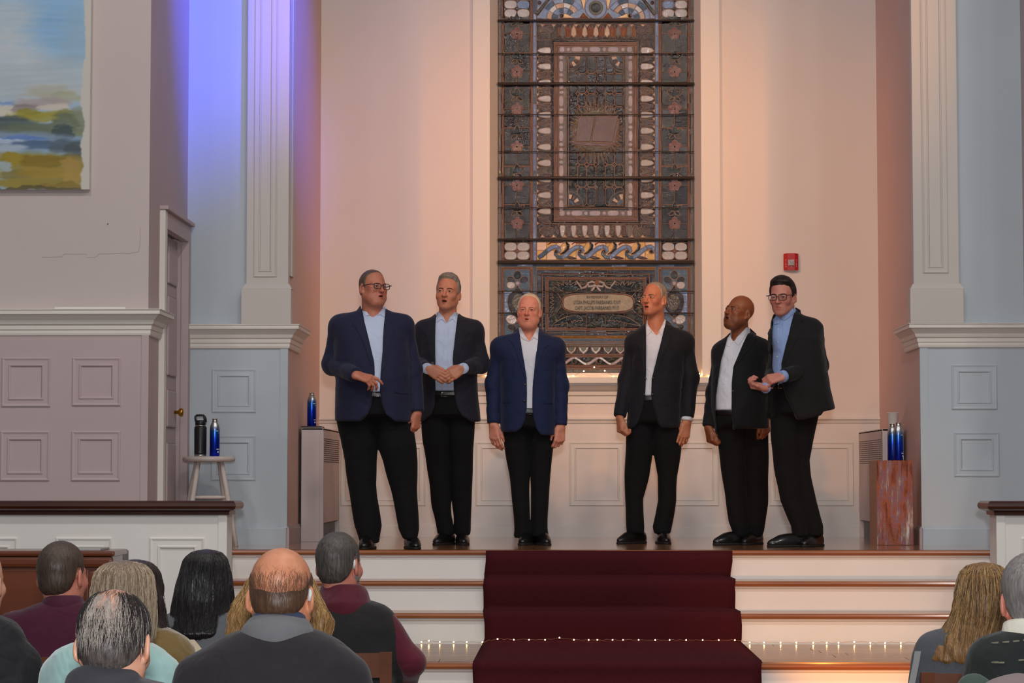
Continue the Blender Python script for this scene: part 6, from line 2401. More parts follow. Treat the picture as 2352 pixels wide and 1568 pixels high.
def chair_meshes():
    """parts of the wooden chair; back towards -Y, seat centre at the origin on the floor"""
    out = []

    def part(name, build):
        bm = bmesh.new()
        build(bm)
        me = bpy.data.meshes.new(name)
        bmesh.ops.recalc_face_normals(bm, faces=bm.faces)
        bm.to_mesh(me)
        bm.free()
        me.materials.append(CHW)
        out.append((name, me))
    part('seat', lambda bm: box(bm, -0.21, 0.21, -0.20, 0.20, 0.43, 0.455, 0.008))
    for sx in (-1, 1):
        def rear(bm, sx=sx):
            pts = [(sx * 0.19, -0.19, 0.0), (sx * 0.19, -0.185, 0.45), (sx * 0.192, -0.215, 0.70), (sx * 0.194, -0.245, 0.886)]
            r = []
            for (x, y, z) in pts:
                r.append([bm.verts.new((x + a * 0.021, y + b * 0.013, z)) for a, b in ((-1, -1), (1, -1), (1, 1), (-1, 1))])
            for i in range(3):
                for k in range(4):
                    bm.faces.new((r[i][k], r[i][(k + 1) % 4], r[i + 1][(k + 1) % 4], r[i + 1][k]))
            bm.faces.new(r[0][::-1])
            bm.faces.new(r[-1])
        part('rear_post', rear)
        part('front_leg', lambda bm, sx=sx: box(bm, sx * 0.19 - 0.018, sx * 0.19 + 0.018, 0.16, 0.196, 0, 0.43, 0.003))

    def rail(z0, z1, dy0, dy1):
        def f(bm):
            n = 8
            rows = []
            for i in range(n + 1):
                x = -0.175 + 0.35 * i / n
                bow = -0.02 * (1 - (2 * i / n - 1) ** 2)
                rows.append([bm.verts.new((x, dy0 + bow - 0.009, z0)), bm.verts.new((x, dy1 + bow - 0.009, z1)), bm.verts.new((x, dy1 + bow + 0.009, z1)), bm.verts.new((x, dy0 + bow + 0.009, z0))])
            for i in range(n):
                for k in range(4):
                    bm.faces.new((rows[i][k], rows[i][(k + 1) % 4], rows[i + 1][(k + 1) % 4], rows[i + 1][k]))
            bm.faces.new(rows[0][::-1])
            bm.faces.new(rows[-1])
        return f
    part('top_rail', rail(0.795, 0.883, -0.232, -0.245))
    part('lower_rail', rail(0.58, 0.63, -0.196, -0.203))
    for sx in (-1, 1):
        part('stretcher', lambda bm, sx=sx: box(bm, sx * 0.19 - 0.010, sx * 0.19 + 0.010, -0.18, 0.17, 0.20, 0.23))
    return out


CHAIR = chair_meshes()


def chair(x, y, label, rz=0.0):
    t = thing('wooden_chair', label, 'chair', (x, y, 0), rz, 'brown wooden audience chairs')
    for nm, me in CHAIR:
        o = bpy.data.objects.new(nm, me)
        C.objects.link(o)
        o.parent = t
    return t


def strands_mesh(name, lines, r, material, parent, taper=True):
    """many thin three-sided hairs as one mesh"""
    vs, fs = [], []
    for ln in lines:
        n = len(ln)
        s = len(vs)
        for i, p in enumerate(ln):
            p = Vector(p)
            d = (Vector(ln[min(i + 1, n - 1)]) - Vector(ln[max(i - 1, 0)]))
            if d.length < 1e-9:
                d = Vector((0, 0, 1))
            d.normalize()
            a = d.cross(Vector((0.31, 0.9, 0.2))).normalized()
            b = d.cross(a)
            rr = r * (1.0 - 0.75 * (i / (n - 1)) ** 2) if taper else r
            for k in range(3):
                an = 2.094 * k
                vs.append(p + (a * math.cos(an) + b * math.sin(an)) * rr)
        for i in range(n - 1):
            for k in range(3):
                q = s + i * 3
                fs.append((q + k, q + (k + 1) % 3, q + 3 + (k + 1) % 3, q + 3 + k))
    return pymesh(name, vs, fs, material, parent, True)


def fringe_hair(parent, s, c, R, material, low, up, t0=0.005, h=0.0038, seed=0, name='hair'):
    """hair ring of a balding head: low/up are (ys, zs) lines"""
    k = s.get('scale', 1.0)

    def fn(P):
        d = cranium(P, s)
        lo_ = np.interp(P[:, 1], *low).astype(np.float32) + 0.005 * snoise(P, 150, seed)
        up_ = np.interp(P[:, 1], *up).astype(np.float32) + 0.010 * snoise(P, 110, seed + 1)
        m = np.clip(np.minimum((P[:, 2] - lo_) / 0.016, (up_ - P[:, 2]) / 0.022), -1, 1)
        return d - (t0 * m - 0.0012) + 0.0006 * snoise(P * V3(1, 1, 0.35), 380, seed + 5) * np.clip(m, 0, 1)
    v, q = surface(fn, (-0.11, -0.13, -0.11), (0.11, 0.145, 0.16), h)
    return np_mesh(name, [((v * k) @ R.T + np.array(c, dtype=np.float32), q)], material, parent)


def scalp_strands(s, c, R, n, rnd, th0, th1, ph0, ph1, length, out=0.004, wob=0.25, flow=None):
    """hairs lying on the cranium: start at polar angle th (from the crown) and azimuth ph (0 = back), running downwards"""
    k = s.get('scale', 1.0)
    w = s.get('w', 1.0)
    cc = np.array(c, dtype=np.float32)
    lines = []
    for _ in range(n):
        th = math.radians(rnd.uniform(th0, th1))
        ph = math.radians(rnd.uniform(ph0, ph1))
        dph = rnd.uniform(-wob, wob) + (flow(th, ph) if flow else 0.0)
        L = rnd.uniform(0.6, 1.0) * length
        pts = []
        o_ = out * rnd.uniform(0.4, 1.3)
        for i in range(7):
            t = th + L / 0.09 * i / 6
            p = ph + dph * i / 6
            lift = o_ * (0.55 + 0.45 * (i / 6))
            te = min(t, 1.75)
            q = np.array(((0.075 * w + lift) * math.sin(te) * math.sin(p), 0.014 + (0.095 + lift) * math.sin(te) * math.cos(p), 0.032 + (0.086 + lift) * math.cos(t)), dtype=np.float32)
            if t > 1.75:
                q[2] = 0.032 + (0.086 + lift) * math.cos(1.75) - (t - 1.75) * 0.075
                q[0] *= 1 - (t - 1.75) * 0.10
                q[1] -= (t - 1.75) * 0.004 - 0.003
            pts.append(tuple(R @ (q * k) + cc))
        lines.append(pts)
    return lines


def seated(sp):
    D = sp['D']
    cx = sp['cx']
    base = at(cx, 1300, D)
    org = Vector((base.x, D, 0.0))

    def Lp(p, dy=0.0):
        return at(p[0], p[1], D + dy) - org
    root = thing('person', sp['label'], 'person', org, 0.0, 'audience seated in front of the stage')
    tl = []
    for (py, xl, xr, b) in sp['torso']:
        a_, b_ = Lp((xl, py)), Lp((xr, py))
        tl.append((a_.z, (a_.x + b_.x) / 2, 0.0, (b_.x - a_.x) / 2, b))
    zl = min(tl)
    tl += [(0.70, zl[1], 0.0, min(zl[3] * 0.92, 0.21), 0.125), (0.47, zl[1], 0.02, min(zl[3] * 0.92, 0.20), 0.135)]
    tl = [t for t in tl if t[0] > 0.4]
    tl.sort()
    tl[0] = (0.465,) + tl[0][1:]
    hs = dict(sp['head'])
    hc = np.array(Lp(hs['c'], hs.get('dy', 0.03)), dtype=np.float32)
    R = rotm(*[math.radians(v) for v in hs['rot']])
    k = hs.get('scale', 1.0)
    nb = Vector((tl[-1][1] * 0.5 + hc[0] * 0.5, 0.0, tl[-1][0] - 0.02))
    arms = []
    half = max(t[3] for t in tl)
    zs_ = [t[0] for t in tl if t[3] > half * 0.8]
    zsh = max(zs_) - 0.045
    xc = zl[1]
    for s in (-1, 1):
        sx = xc + s * (half - 0.052)
        el = sp.get('elbow', {}).get(s)
        e = (Lp(el) if el else Vector((xc + s * (half + 0.005), 0.06, zsh - 0.27)))
        arms.append(([(sx, 0.0, zsh), (e.x, e.y if el else 0.06, e.z), (e.x - s * 0.08, 0.27, 0.62)], [0.055, 0.047, 0.040]))

    def top(P):
        d = loft(P, tl, 2.3, True, 0.045)
        for pts, r in arms:
            d = smin(d, chain(P, pts, r, 0.03), 0.035)
        d = d + sp.get('fold', 0.003) * snoise(P * V3(1, 1, 0.7), 26, sp.get('seed', 1)) + 0.0014 * snoise(P, 60, 2)
        if sp.get('fuzz'):
            d = d + sp['fuzz'] * snoise(P, 300, 8)
        return d
    xs = [t[1] - t[3] for t in tl] + [t[1] + t[3] for t in tl] + [p[0] for pts, r in arms for p in pts]
    lo, hi = np.array((min(xs) - 0.09, -0.24, 0.44)), np.array((max(xs) + 0.09, 0.36, tl[-1][0] + 0.05))
    go = np_mesh(sp.get('top_name', 'jacket'), [surface(top, lo, hi, sp.get('res', 0.0115))], sp['top'], root)
    # sleeves or vest panels of another colour, collar
    if sp.get('sleeve'):
        for pts, r_ in arms:
            def sl(P, pts=pts, r_=r_):
                d = chain(P, pts, [v + 0.004 for v in r_], 0.03)
                vx = np.abs(P[:, 0] - xc) - sp['vest_half']
                return smax(d, -vx, 0.006) + 0.004 * snoise(P, 40, 5)
            np_mesh('sleeve', [surface(sl, lo, hi, 0.008)], sp['sleeve'], root)
    if sp.get('collar'):
        c_ = sp['collar']
        z0, z1, r0, r1 = c_['z0'], c_['z1'], c_['r0'], c_['r1']
        a_, b_ = Lp((c_['x'], z0)), Lp((c_.get('x1', c_['x']), z1))

        def cf(P):
            d = rcone(P, (a_.x, 0.0, a_.z), (b_.x, 0.025, b_.z), r0, r1)
            d = smax(d, P[:, 2] - (b_.z + c_.get('rise', 0.0) * (-P[:, 1])), 0.008)
            d = smax(d, (a_.z - 0.03) - P[:, 2], 0.02)
            return d + c_.get('fold', 0.002) * snoise(P * V3(1, 1, 1.6), c_.get('ff', 50), 4)
        np_mesh(c_.get('name', 'collar'), [surface(cf, (a_.x - r0 - 0.05, -r0 - 0.05, a_.z - 0.06), (a_.x + r0 + 0.05, r0 + 0.06, b_.z + 0.05), 0.006)], c_['m'], root)
    # body: head and trunk
    nbv = np.array((nb.x, nb.y, nb.z - 0.04), dtype=np.float32)
    hs['neck'] = tuple(((nbv - hc) @ R) / k)
    hv, hq, ht = build_head(root, hs, hc, R, sp['skin'], h=sp.get('hres', 0.0045), face=False)
    parts, tints = [(hv, hq)], [ht]

    def trunk(P):
        d = loft(P, [(z, x, y, max(a - 0.03, 0.03), b - 0.03) for z, x, y, a, b in tl], 2.2, True, 0.03)
        for pts, r in arms:
            d = smin(d, chain(P, pts, [v * 0.6 for v in r], 0.02), 0.02)
        for s in (-1, 1):
            d = smin(d, chain(P, [(xc + s * 0.09, 0.02, 0.54), (xc + s * 0.10, 0.42, 0.54), (xc + s * 0.10, 0.44, 0.06)], [0.06, 0.05, 0.035], 0.02), 0.02)
        # simple hands resting on the lap
        for pts, r in arms:
            w = pts[-1]
            d = smin(d, rcone(P, w, (w[0] * 0.8 + xc * 0.2, w[1] + 0.10, w[2] - 0.005), 0.030, 0.022), 0.02)
        return d
    v, q = surface(trunk, (lo[0], -0.2, 0.01), (hi[0], 0.55, hi[2]), 0.022)
    parts.append((v, q))
    tints.append(np.ones((len(v), 3), dtype=np.float32))
    np_mesh('body', parts, sp['skin'], root, True, np.concatenate(tints))

    def trou(P):
        d = None
        for s in (-1, 1):
            e = chain(P, [(xc + s * 0.085, 0.0, 0.545), (xc + s * 0.10, 0.42, 0.55), (xc + s * 0.10, 0.45, 0.08)], [0.085, 0.072, 0.055], 0.02)
            d = e if d is None else smin(d, e, 0.02)
        return smax(d, 0.46 - P[:, 2] - 10.0 * np.clip(P[:, 1] - 0.22, 0, 1), 0.01)
    np_mesh('trousers', [surface(trou, (lo[0], -0.15, 0.02), (hi[0], 0.58, 0.68), 0.018)], TROUS, root)
    for s in (-1, 1):
        shoe('shoe', (xc + s * 0.10, 0.60, 0), (xc + s * 0.10, 0.34, 0), root, SHOEM, SOLEM, 0.014)
    return root, hs, hc, R, Lp, top


def long_hair(parent, R, hc, prof, material, strand_mats, n=260, seed=1, amp=0.006, wave=0.0, r=0.0006, k=1.0, name='hair', part=None):
    """prof rows (z, cx, cy, a, b) in body coordinates relative to hc"""
    lv = sorted((z, x, y, a, b) for z, x, y, a, b in prof)
    zmin, zmax = lv[0][0], lv[-1][0]

    def fn(P):
        Q = P - hc
        d = loft(Q, lv, 2.05, True, 0.035)
        L = np.array(lv, dtype=np.float32)
        ang = np.arctan2(Q[:, 1] - np.interp(Q[:, 2], L[:, 0], L[:, 2]), Q[:, 0] - np.interp(Q[:, 2], L[:, 0], L[:, 1]))
        g = np.sin(ang * 23 + 4 * np.sin(Q[:, 2] * 17 + seed)) * 0.5 + np.sin(ang * 41 + 3 * np.sin(Q[:, 2] * 29)) * 0.35 + np.sin(ang * 11 + Q[:, 2] * 30) * 0.4
        fall = np.clip((zmax - Q[:, 2]) / 0.10, 0.15, 1)
        d = d + amp * g * fall
        d = d + wave * np.sin(Q[:, 2] * 62 + ang * 5) * fall
        # face opening at the front
        d = smax(d, -ellip(Q, (0, 0.13, -0.04), (0.075, 0.10, 0.13)), 0.01)
        return d
    X = np.array(lv)
    lo = hc + np.array(((X[:, 1] - X[:, 3]).min() - 0.03, (X[:, 2] - X[:, 4]).min() - 0.03, zmin - 0.03))
    hi = hc + np.array(((X[:, 1] + X[:, 3]).max() + 0.03, (X[:, 2] + X[:, 4]).max() + 0.03, zmax + 0.03))
    ho = np_mesh(name, [surface(fn, lo, hi, 0.0065)], material, parent)
    rs_ = np.random.RandomState(seed)
    M = 9
    for mi, sm in enumerate(strand_mats):
        th = rs_.uniform(math.pi * 0.97, math.pi * 2.03, n)
        z0 = zmax - 0.004 - rs_.rand(n) ** 3 * 0.07
        z1 = zmin + rs_.uniform(-0.005, 0.05, n)
        w0, wf, dth = rs_.uniform(0, 6.28, n), rs_.uniform(4, 12, n), rs_.uniform(-0.22, 0.22, n)
        f_ = np.linspace(0, 1, M)[None]
        z = z0[:, None] + (z1 - z0)[:, None] * f_ ** 1.25
        t = th[:, None] + dth[:, None] * f_ + 0.012 * np.sin(w0[:, None] + wf[:, None] * f_) * (1 + 200 * wave)
        cx_ = np.interp(z, X[:, 0], X[:, 1])
        cy_ = np.interp(z, X[:, 0], X[:, 2])
        rad = np.full(z.shape, 0.26)
        ct, st_ = np.cos(t), np.sin(t)
        for _ in range(36):
            P = np.stack([cx_ + rad * ct, cy_ + rad * st_, z], -1).reshape(-1, 3) + hc
            rad = np.maximum(rad - 0.75 * fn(P.astype(np.float32)).reshape(z.shape), 0.004)
        rad = rad + rs_.uniform(0.0005, 0.0035, n)[:, None]
        P = np.stack([cx_ + rad * ct, cy_ + rad * st_, z], -1) + hc
        strands_mesh('hair_strands', [[tuple(q) for q in ln] for ln in P], r, sm, ho)
    return ho


GREYHAIR = hair_mat('hair_audience_dark_grey', (92, 86, 80), (40, 37, 35))
BRNHAIR = hair_mat('hair_audience_brown', (86, 68, 56), (48, 38, 34))
BLKHAIR = hair_mat('hair_black_long', (30, 27, 28), (14, 12, 13), 0.32)
BLKSTR = hair_mat('hair_black_strand', (58, 52, 52), (30, 26, 28), 0.3)
ASHHAIR = hair_mat('hair_ash_blonde', (148, 128, 106), (92, 76, 62), 0.4)
ASHSTR = hair_mat('hair_ash_light_strand', (196, 178, 152), (150, 128, 104), 0.35)
DKBRN = hair_mat('hair_dark_wavy_brown', (52, 38, 34), (30, 22, 20), 0.4)
BLOND = hair_mat('hair_honey_blonde', (152, 112, 66), (92, 62, 36), 0.4)
BLONDL = hair_mat('hair_light_blonde_strand', (206, 172, 114), (160, 120, 70), 0.35)
SLVHAIR = hair_mat('hair_steel_grey', (150, 146, 142), (84, 80, 78))
FRINGE = hair_mat('hair_brown_fringe', (98, 70, 50), (60, 42, 32))
SK_G = skin_mat('skin_bald_tan', (206, 140, 104), 0.5)
SK_H = skin_mat('skin_fair', (224, 168, 140), 0.45)
SK_I = skin_mat('skin_reddish', (200, 128, 108), 0.5)
HB = dict(front=0.075)
BACKLINE = ([-0.12, -0.085, -0.045, -0.024, -0.012, 0.000, 0.008, 0.030, 0.040, 0.065, 0.12], [0.087, 0.075, 0.06, 0.035, -0.012, -0.018, 0.022, 0.022, -0.035, -0.080, -0.088])

# man in the maroon polo shirt
MAROON = cloth('polo_maroon', (80, 28, 52), (62, 20, 40), 0.85)
r, hs, hc, R, Lp, top = seated(dict(label='man with short brown hair in a maroon polo in front of the piano', D=8.2, cx=144, skin=SK_I, top=MAROON, top_name='polo_shirt', seed=11,
    torso=[(1378, 95, 205, .075), (1392, 62, 235, .09), (1412, 22, 266, .10), (1450, 0, 288, .115), (1530, -6, 294, .125)],
    collar=dict(z0=1398, z1=1368, r0=0.085, r1=0.064, x=146, x1=148, m=MAROON, rise=0.1),
    head=dict(c=(144, 1322), rot=(163, -4, 2), scale=1.035, w=1.0, line=BACKLINE)))
short_hair(r, hs, hc, R, BRNHAIR, 0.006, seed=31)
rnd = random.Random(31)
strands_mesh('hair_strands', scalp_strands(hs, hc, R, 900, rnd, 12, 100, -95, 95, 0.022, 0.004), 0.0005, BRNHAIR, r)
chair(at(144, 1400, 8.2).x, 8.17, 'brown wooden chair of the man in the maroon polo')

# dark haired woman, mostly hidden, in a mustard sweater
MUST = cloth('sweater_mustard_fuzzy', (132, 104, 46), (96, 80, 52), 0.95, 120, 0.8, sheen=0.5)
r, hs, hc, R, Lp, top = seated(dict(label='brown haired woman in mustard fuzzy sweater half hidden behind the aqua fleece', D=7.4, cx=318, skin=SK_H, top=MUST, top_name='sweater', seed=12, fuzz=0.0015,
    torso=[(1428, 262, 372, .075), (1446, 232, 400, .09), (1468, 196, 424, .10), (1500, 184, 436, .115), (1560, 180, 440, .125)],
    head=dict(c=(308, 1374), rot=(180, 0, 0), scale=0.96)))
long_hair(r, R, hc, [(0.128, 0, 0.0, 0.035, 0.05), (0.118, 0, 0.0, 0.062, 0.075), (0.09, 0, 0.0, 0.082, 0.10), (0.03, 0, -0.004, 0.092, 0.108), (-0.05, 0.006, -0.012, 0.094, 0.098), (-0.13, 0.03, -0.03, 0.10, 0.085), (-0.175, 0.06, -0.05, 0.095, 0.06)], DKBRN, (DKBRN,), n=200, seed=5, wave=0.004)

# woman with ash blonde hair in an aqua fleece
AQUA = cloth('fleece_aqua', (166, 202, 198), (146, 184, 181), 0.95, 140, 0.5, sheen=0.5)
r, hs, hc, R, Lp, top = seated(dict(label='woman with ash blonde hair in a pale aqua fleece', D=6.75, cx=258, skin=SK_H, top=AQUA, top_name='fleece', seed=13, fuzz=0.0012, res=0.0105,
    torso=[(1462, 200, 322, .08), (1474, 160, 352, .095), (1490, 128, 378, .105), (1520, 106, 400, .12), (1575, 95, 413, .13)],
    head=dict(c=(284, 1388), rot=(176, -3, 0), scale=0.97)))
long_hair(r, R, hc, [(0.132, 0, 0.0, 0.035, 0.05), (0.122, 0, 0.0, 0.064, 0.078), (0.095, 0, 0.0, 0.084, 0.105), (0.03, 0, -0.004, 0.096, 0.112), (-0.05, 0, -0.010, 0.097, 0.10), (-0.11, 0, -0.014, 0.090, 0.08), (-0.135, 0, -0.012, 0.078, 0.06)], ASHHAIR, (ASHHAIR, ASHSTR), n=320, seed=6, amp=0.005)
chair(at(258, 1400, 6.75).x, 6.72, 'brown wooden chair under the woman in the aqua fleece')

# balding man with combed dark and grey hair
CHARC = cloth('jacket_charcoal_fleece', (66, 66, 72), (52, 52, 58), 0.9)
r, hs, hc, R, Lp, top = seated(dict(label='balding man with thin dark and grey hair in a charcoal jacket, nearest the camera', D=5.2, cx=262, skin=SK_H, top=CHARC, seed=14, hres=0.0038,
    torso=[(1552, 190, 336, .08), (1566, 150, 380, .095), (1590, 92, 430, .11), (1640, 50, 478, .125), (1720, 40, 486, .13)],
    collar=dict(z0=1585, z1=1543, r0=0.098, r1=0.072, x=246, x1=256, m=CHARC, rise=0.45),
    head=dict(c=(264, 1478), rot=(176, -16, 2), scale=1.03, w=1.0, nr=0.06)))
rnd = random.Random(7)
MIXH = hair_mat('hair_salt_and_pepper', (104, 96, 92), (34, 30, 30))
LIGHTH = hair_mat('hair_light_grey_strand', (196, 184, 174), (140, 128, 120))
DARKH = hair_mat('hair_near_black_strand', (44, 38, 38), (22, 20, 20))
fringe_hair(r, hs, hc, R, MIXH, (BACKLINE[0], [v - 0.008 for v in BACKLINE[1]]), ([-0.12, -0.05, 0.0, 0.06, 0.09, 0.12], [0.10, 0.10, 0.092, 0.070, 0.045, 0.035]), 0.006, seed=4)
strands_mesh('hair_strands', scalp_strands(hs, hc, R, 800, rnd, 34, 108, 26, 108, 0.075, 0.006, 0.18) + scalp_strands(hs, hc, R, 800, rnd, 34, 108, -108, -26, 0.075, 0.006, 0.18) + scalp_strands(hs, hc, R, 260, rnd, 70, 112, -26, 26, 0.06, 0.006, 0.2), 0.0006, DARKH, r)
strands_mesh('hair_strands', scalp_strands(hs, hc, R, 420, rnd, 42, 105, -40, 40, 0.08, 0.007, 0.22) + scalp_strands(hs, hc, R, 220, rnd, 60, 108, -100, 100, 0.065, 0.007, 0.2), 0.0005, LIGHTH, r)
strands_mesh('hair_strands', scalp_strands(hs, hc, R, 46, rnd, 26, 42, -30, 30, 0.03, 0.003, 0.3), 0.0004, MIXH, r)
chair(at(262, 1400, 5.2).x, 5.17, 'brown wooden chair under the balding man nearest the camera')

# woman with long black hair
GREYSW = cloth('sweater_grey', (98, 100, 104), (80, 82, 86), 0.9)
r, hs, hc, R, Lp, top = seated(dict(label='woman with long straight black hair in a grey sweater', D=7.85, cx=470, skin=SK_H, top=GREYSW, top_name='sweater', seed=15,
    torso=[(1392, 430, 520, .075), (1404, 396, 552, .09), (1425, 368, 578, .10), (1460, 358, 588, .115), (1560, 352, 594, .125)],
    head=dict(c=(472, 1349), rot=(180, 0, 0), scale=1.0)))
long_hair(r, R, hc, [(0.134, 0.002, 0.0, 0.03, 0.05), (0.124, 0.002, 0.0, 0.056, 0.076), (0.095, 0.0, 0.0, 0.076, 0.104), (0.03, 0, -0.004, 0.092, 0.112), (-0.04, -0.004, -0.012, 0.102, 0.106), (-0.10, -0.006, -0.045, 0.108, 0.09), (-0.15, -0.010, -0.085, 0.106, 0.068), (-0.185, -0.012, -0.095, 0.09, 0.05)], BLKHAIR, (BLKHAIR, BLKSTR), n=340, seed=8, amp=0.003)
sp_ = [Lp((452, 1462)), Lp((462, 1474)), Lp((474, 1490)), Lp((486, 1510))]
vs = []
for p in sp_:
    for s in (-1, 1):
        vs.append((p.x + s * 0.014, -0.135, p.z))
o = pymesh('bag_strap', vs, [(0, 1, 3, 2), (2, 3, 5, 4), (4, 5, 7, 6)], mat('strap_cream', (206, 190, 160), 0.8), r)
md = o.modifiers.new('thickness', 'SOLIDIFY')
md.thickness = 0.004
chair(at(470, 1400, 7.85).x, 7.82, 'brown wooden chair behind the woman with long black hair')

# blonde woman behind the bald man
r, hs, hc, R, Lp, top = seated(dict(label='honey blonde woman hidden behind the bald man, hair showing either side', D=6.75, cx=645, skin=SK_H, top=GREYSW, top_name='sweater', seed=16,
    torso=[(1452, 590, 700, .075), (1466, 560, 730, .09), (1490, 520, 768, .10), (1530, 500, 790, .115), (1580, 498, 792, .125)],
    head=dict(c=(643, 1398), rot=(180, 0, 0), scale=0.96)))
long_hair(r, R, hc, [(0.128, 0, 0.0, 0.035, 0.05), (0.118, 0, 0.0, 0.066, 0.075), (0.085, 0, 0.0, 0.098, 0.10), (0.02, 0, -0.004, 0.128, 0.112), (-0.03, 0.0, -0.012, 0.150, 0.106), (-0.075, -0.002, -0.02, 0.152, 0.09), (-0.115, -0.004, -0.03, 0.130, 0.065)], BLOND, (BLOND, BLONDL), n=340, seed=9, amp=0.007, wave=0.003)
chair(at(645, 1400, 6.75).x, 6.72, 'brown wooden chair under the blonde woman behind the bald man')

# bald man in the black jacket
BLKJ = cloth('jacket_black_wool', (48, 44, 48), (36, 33, 37), 0.9)
GREYC = cloth('collar_grey_cord', (118, 118, 120), (96, 96, 100), 0.9)
PLAID = cloth('shirt_blue_plaid', (70, 78, 104), (36, 40, 62), 0.85)
r, hs, hc, R, Lp, top = seated(dict(label='bald man with a brown hair fringe in a black jacket with grey collar', D=5.84, cx=640, skin=SK_G, top=BLKJ, seed=17, res=0.0105, hres=0.0038,
    torso=[(1436, 566, 716, .08), (1448, 540, 742, .09), (1466, 506, 772, .10), (1490, 466, 798, .11), (1520, 434, 822, .12), (1575, 408, 842, .13), (1700, 404, 846, .13)],
    collar=dict(z0=1462, z1=1420, r0=0.100, r1=0.072, x=640, x1=642, m=GREYC, rise=0.35, fold=0.001),
    head=dict(c=(648, 1366), rot=(174, -6, 1), scale=1.02, w=1.02, nr=0.066)))
def shirt_band(P):
    a_, b_ = Lp((642, 1428)), Lp((643, 1411))
    d = rcone(P, (a_.x, 0.0, a_.z), (b_.x, 0.02, b_.z), 0.072, 0.068)
    d = smax(d, P[:, 2] - (b_.z - 0.35 * P[:, 1]), 0.006)
    return smax(d, a_.z - 0.02 - P[:, 2], 0.01)
a_ = Lp((642, 1428))
np_mesh('shirt_collar', [surface(shirt_band, (a_.x - 0.12, -0.12, a_.z - 0.05), (a_.x + 0.12, 0.12, a_.z + 0.08), 0.006)], PLAID, r)
LOWB = ([-0.12, -0.03, -0.012, 0.000, 0.008, 0.030, 0.040, 0.065, 0.12], [0.02, 0.012, -0.012, -0.012, 0.02, 0.022, -0.028, -0.058, -0.066])
fringe_hair(r, hs, hc, R, FRINGE, LOWB, ([-0.12, -0.04, 0.0, 0.05, 0.085, 0.12], [0.085, 0.075, 0.055, 0.024, 0.004, -0.004]), 0.0045, seed=14)
rnd = random.Random(17)
strands_mesh('hair_strands', scalp_strands(hs, hc, R, 900, rnd, 74, 112, -105, 105, 0.030, 0.003, 0.10), 0.0003, FRINGE, r)
strands_mesh('hair_strands', scalp_strands(hs, hc, R, 40, rnd, 60, 82, -60, 60, 0.025, 0.003, 0.35), 0.0002, FRINGE, r)
# hearing aid tube behind the right ear
smooth_tube('hearing_aid', [xf((-0.078, 0.030, 0.012), R * hs['scale'], hc), xf((-0.081, 0.036, 0.0), R * hs['scale'], hc), xf((-0.078, 0.036, -0.018), R * hs['scale'], hc)], [0.004, 0.0055, 0.004], mat('hearing_aid_silver', (206, 204, 202), 0.35), r)
chair(at(640, 1400, 5.84).x, 5.81, 'brown wooden chair under the bald man in the black jacket')

# man in the maroon hoodie and black vest
HOOD = cloth('hoodie_maroon', (92, 26, 42), (74, 20, 34), 0.9, sheen=0.2)
VEST = cloth('vest_black', (38, 36, 36), (28, 27, 27), 0.85)
r, hs, hc, R, Lp, top = seated(dict(label='grey haired man in black vest over a maroon hoodie', D=8.4, cx=792, skin=SK_I, top=VEST, top_name='vest', seed=18,
    torso=[(1372, 740, 850, .08), (1386, 712, 878, .095), (1404, 690, 896, .105), (1440, 682, 904, .12), (1540, 678, 908, .125)],
    sleeve=HOOD, vest_half=0.135, elbow={1: (944, 1520)},
    collar=dict(z0=1398, z1=1342, r0=0.112, r1=0.074, x=790, x1=784, m=HOOD, rise=0.15, fold=0.006, ff=42, name='hood'),
    head=dict(c=(780, 1297), rot=(160, -3, 3), scale=1.0, w=0.98, line=BACKLINE)))
short_hair(r, hs, hc, R, GREYHAIR, 0.007, seed=21, rough=0.0008)
rnd = random.Random(8)
strands_mesh('hair_strands', scalp_strands(hs, hc, R, 800, rnd, 8, 100, -100, 100, 0.024, 0.004, 0.25), 0.0005, GREYHAIR, r)
strands_mesh('hair_strands', scalp_strands(hs, hc, R, 240, rnd, 50, 105, -105, -40, 0.022, 0.004, 0.25), 0.0005, SLVHAIR, r)
bm = bmesh.new()
def beard(P):
    d = smin(ellip(P, (0, -0.060, -0.095), (0.040, 0.040, 0.030)), rcone(np.abs(P * V3(1, 0, 0)) + P * V3(0, 1, 1), (0.058, 0.0, -0.045), (0.03, -0.05, -0.095), 0.020, 0.022), 0.03)
    return d + 0.003 * snoise(P, 260, 3)
v, q = surface(beard, (-0.1, -0.13, -0.15), (0.1, 0.04, 0.0), 0.0045)
np_mesh('beard', [((v * hs['scale']) @ R.T + hc, q)], SLVHAIR, r)
smooth_tube('hearing_aid', [xf((-0.076, 0.032, 0.014), R, hc), xf((-0.079, 0.038, 0.0), R, hc), xf((-0.076, 0.037, -0.018), R, hc)], [0.004, 0.0055, 0.004], mat('hearing_aid_silver', (206, 204, 202), 0.35), r)
chair(at(780, 1400, 8.4).x, 8.37, 'brown wooden chair behind the man in the maroon hoodie')

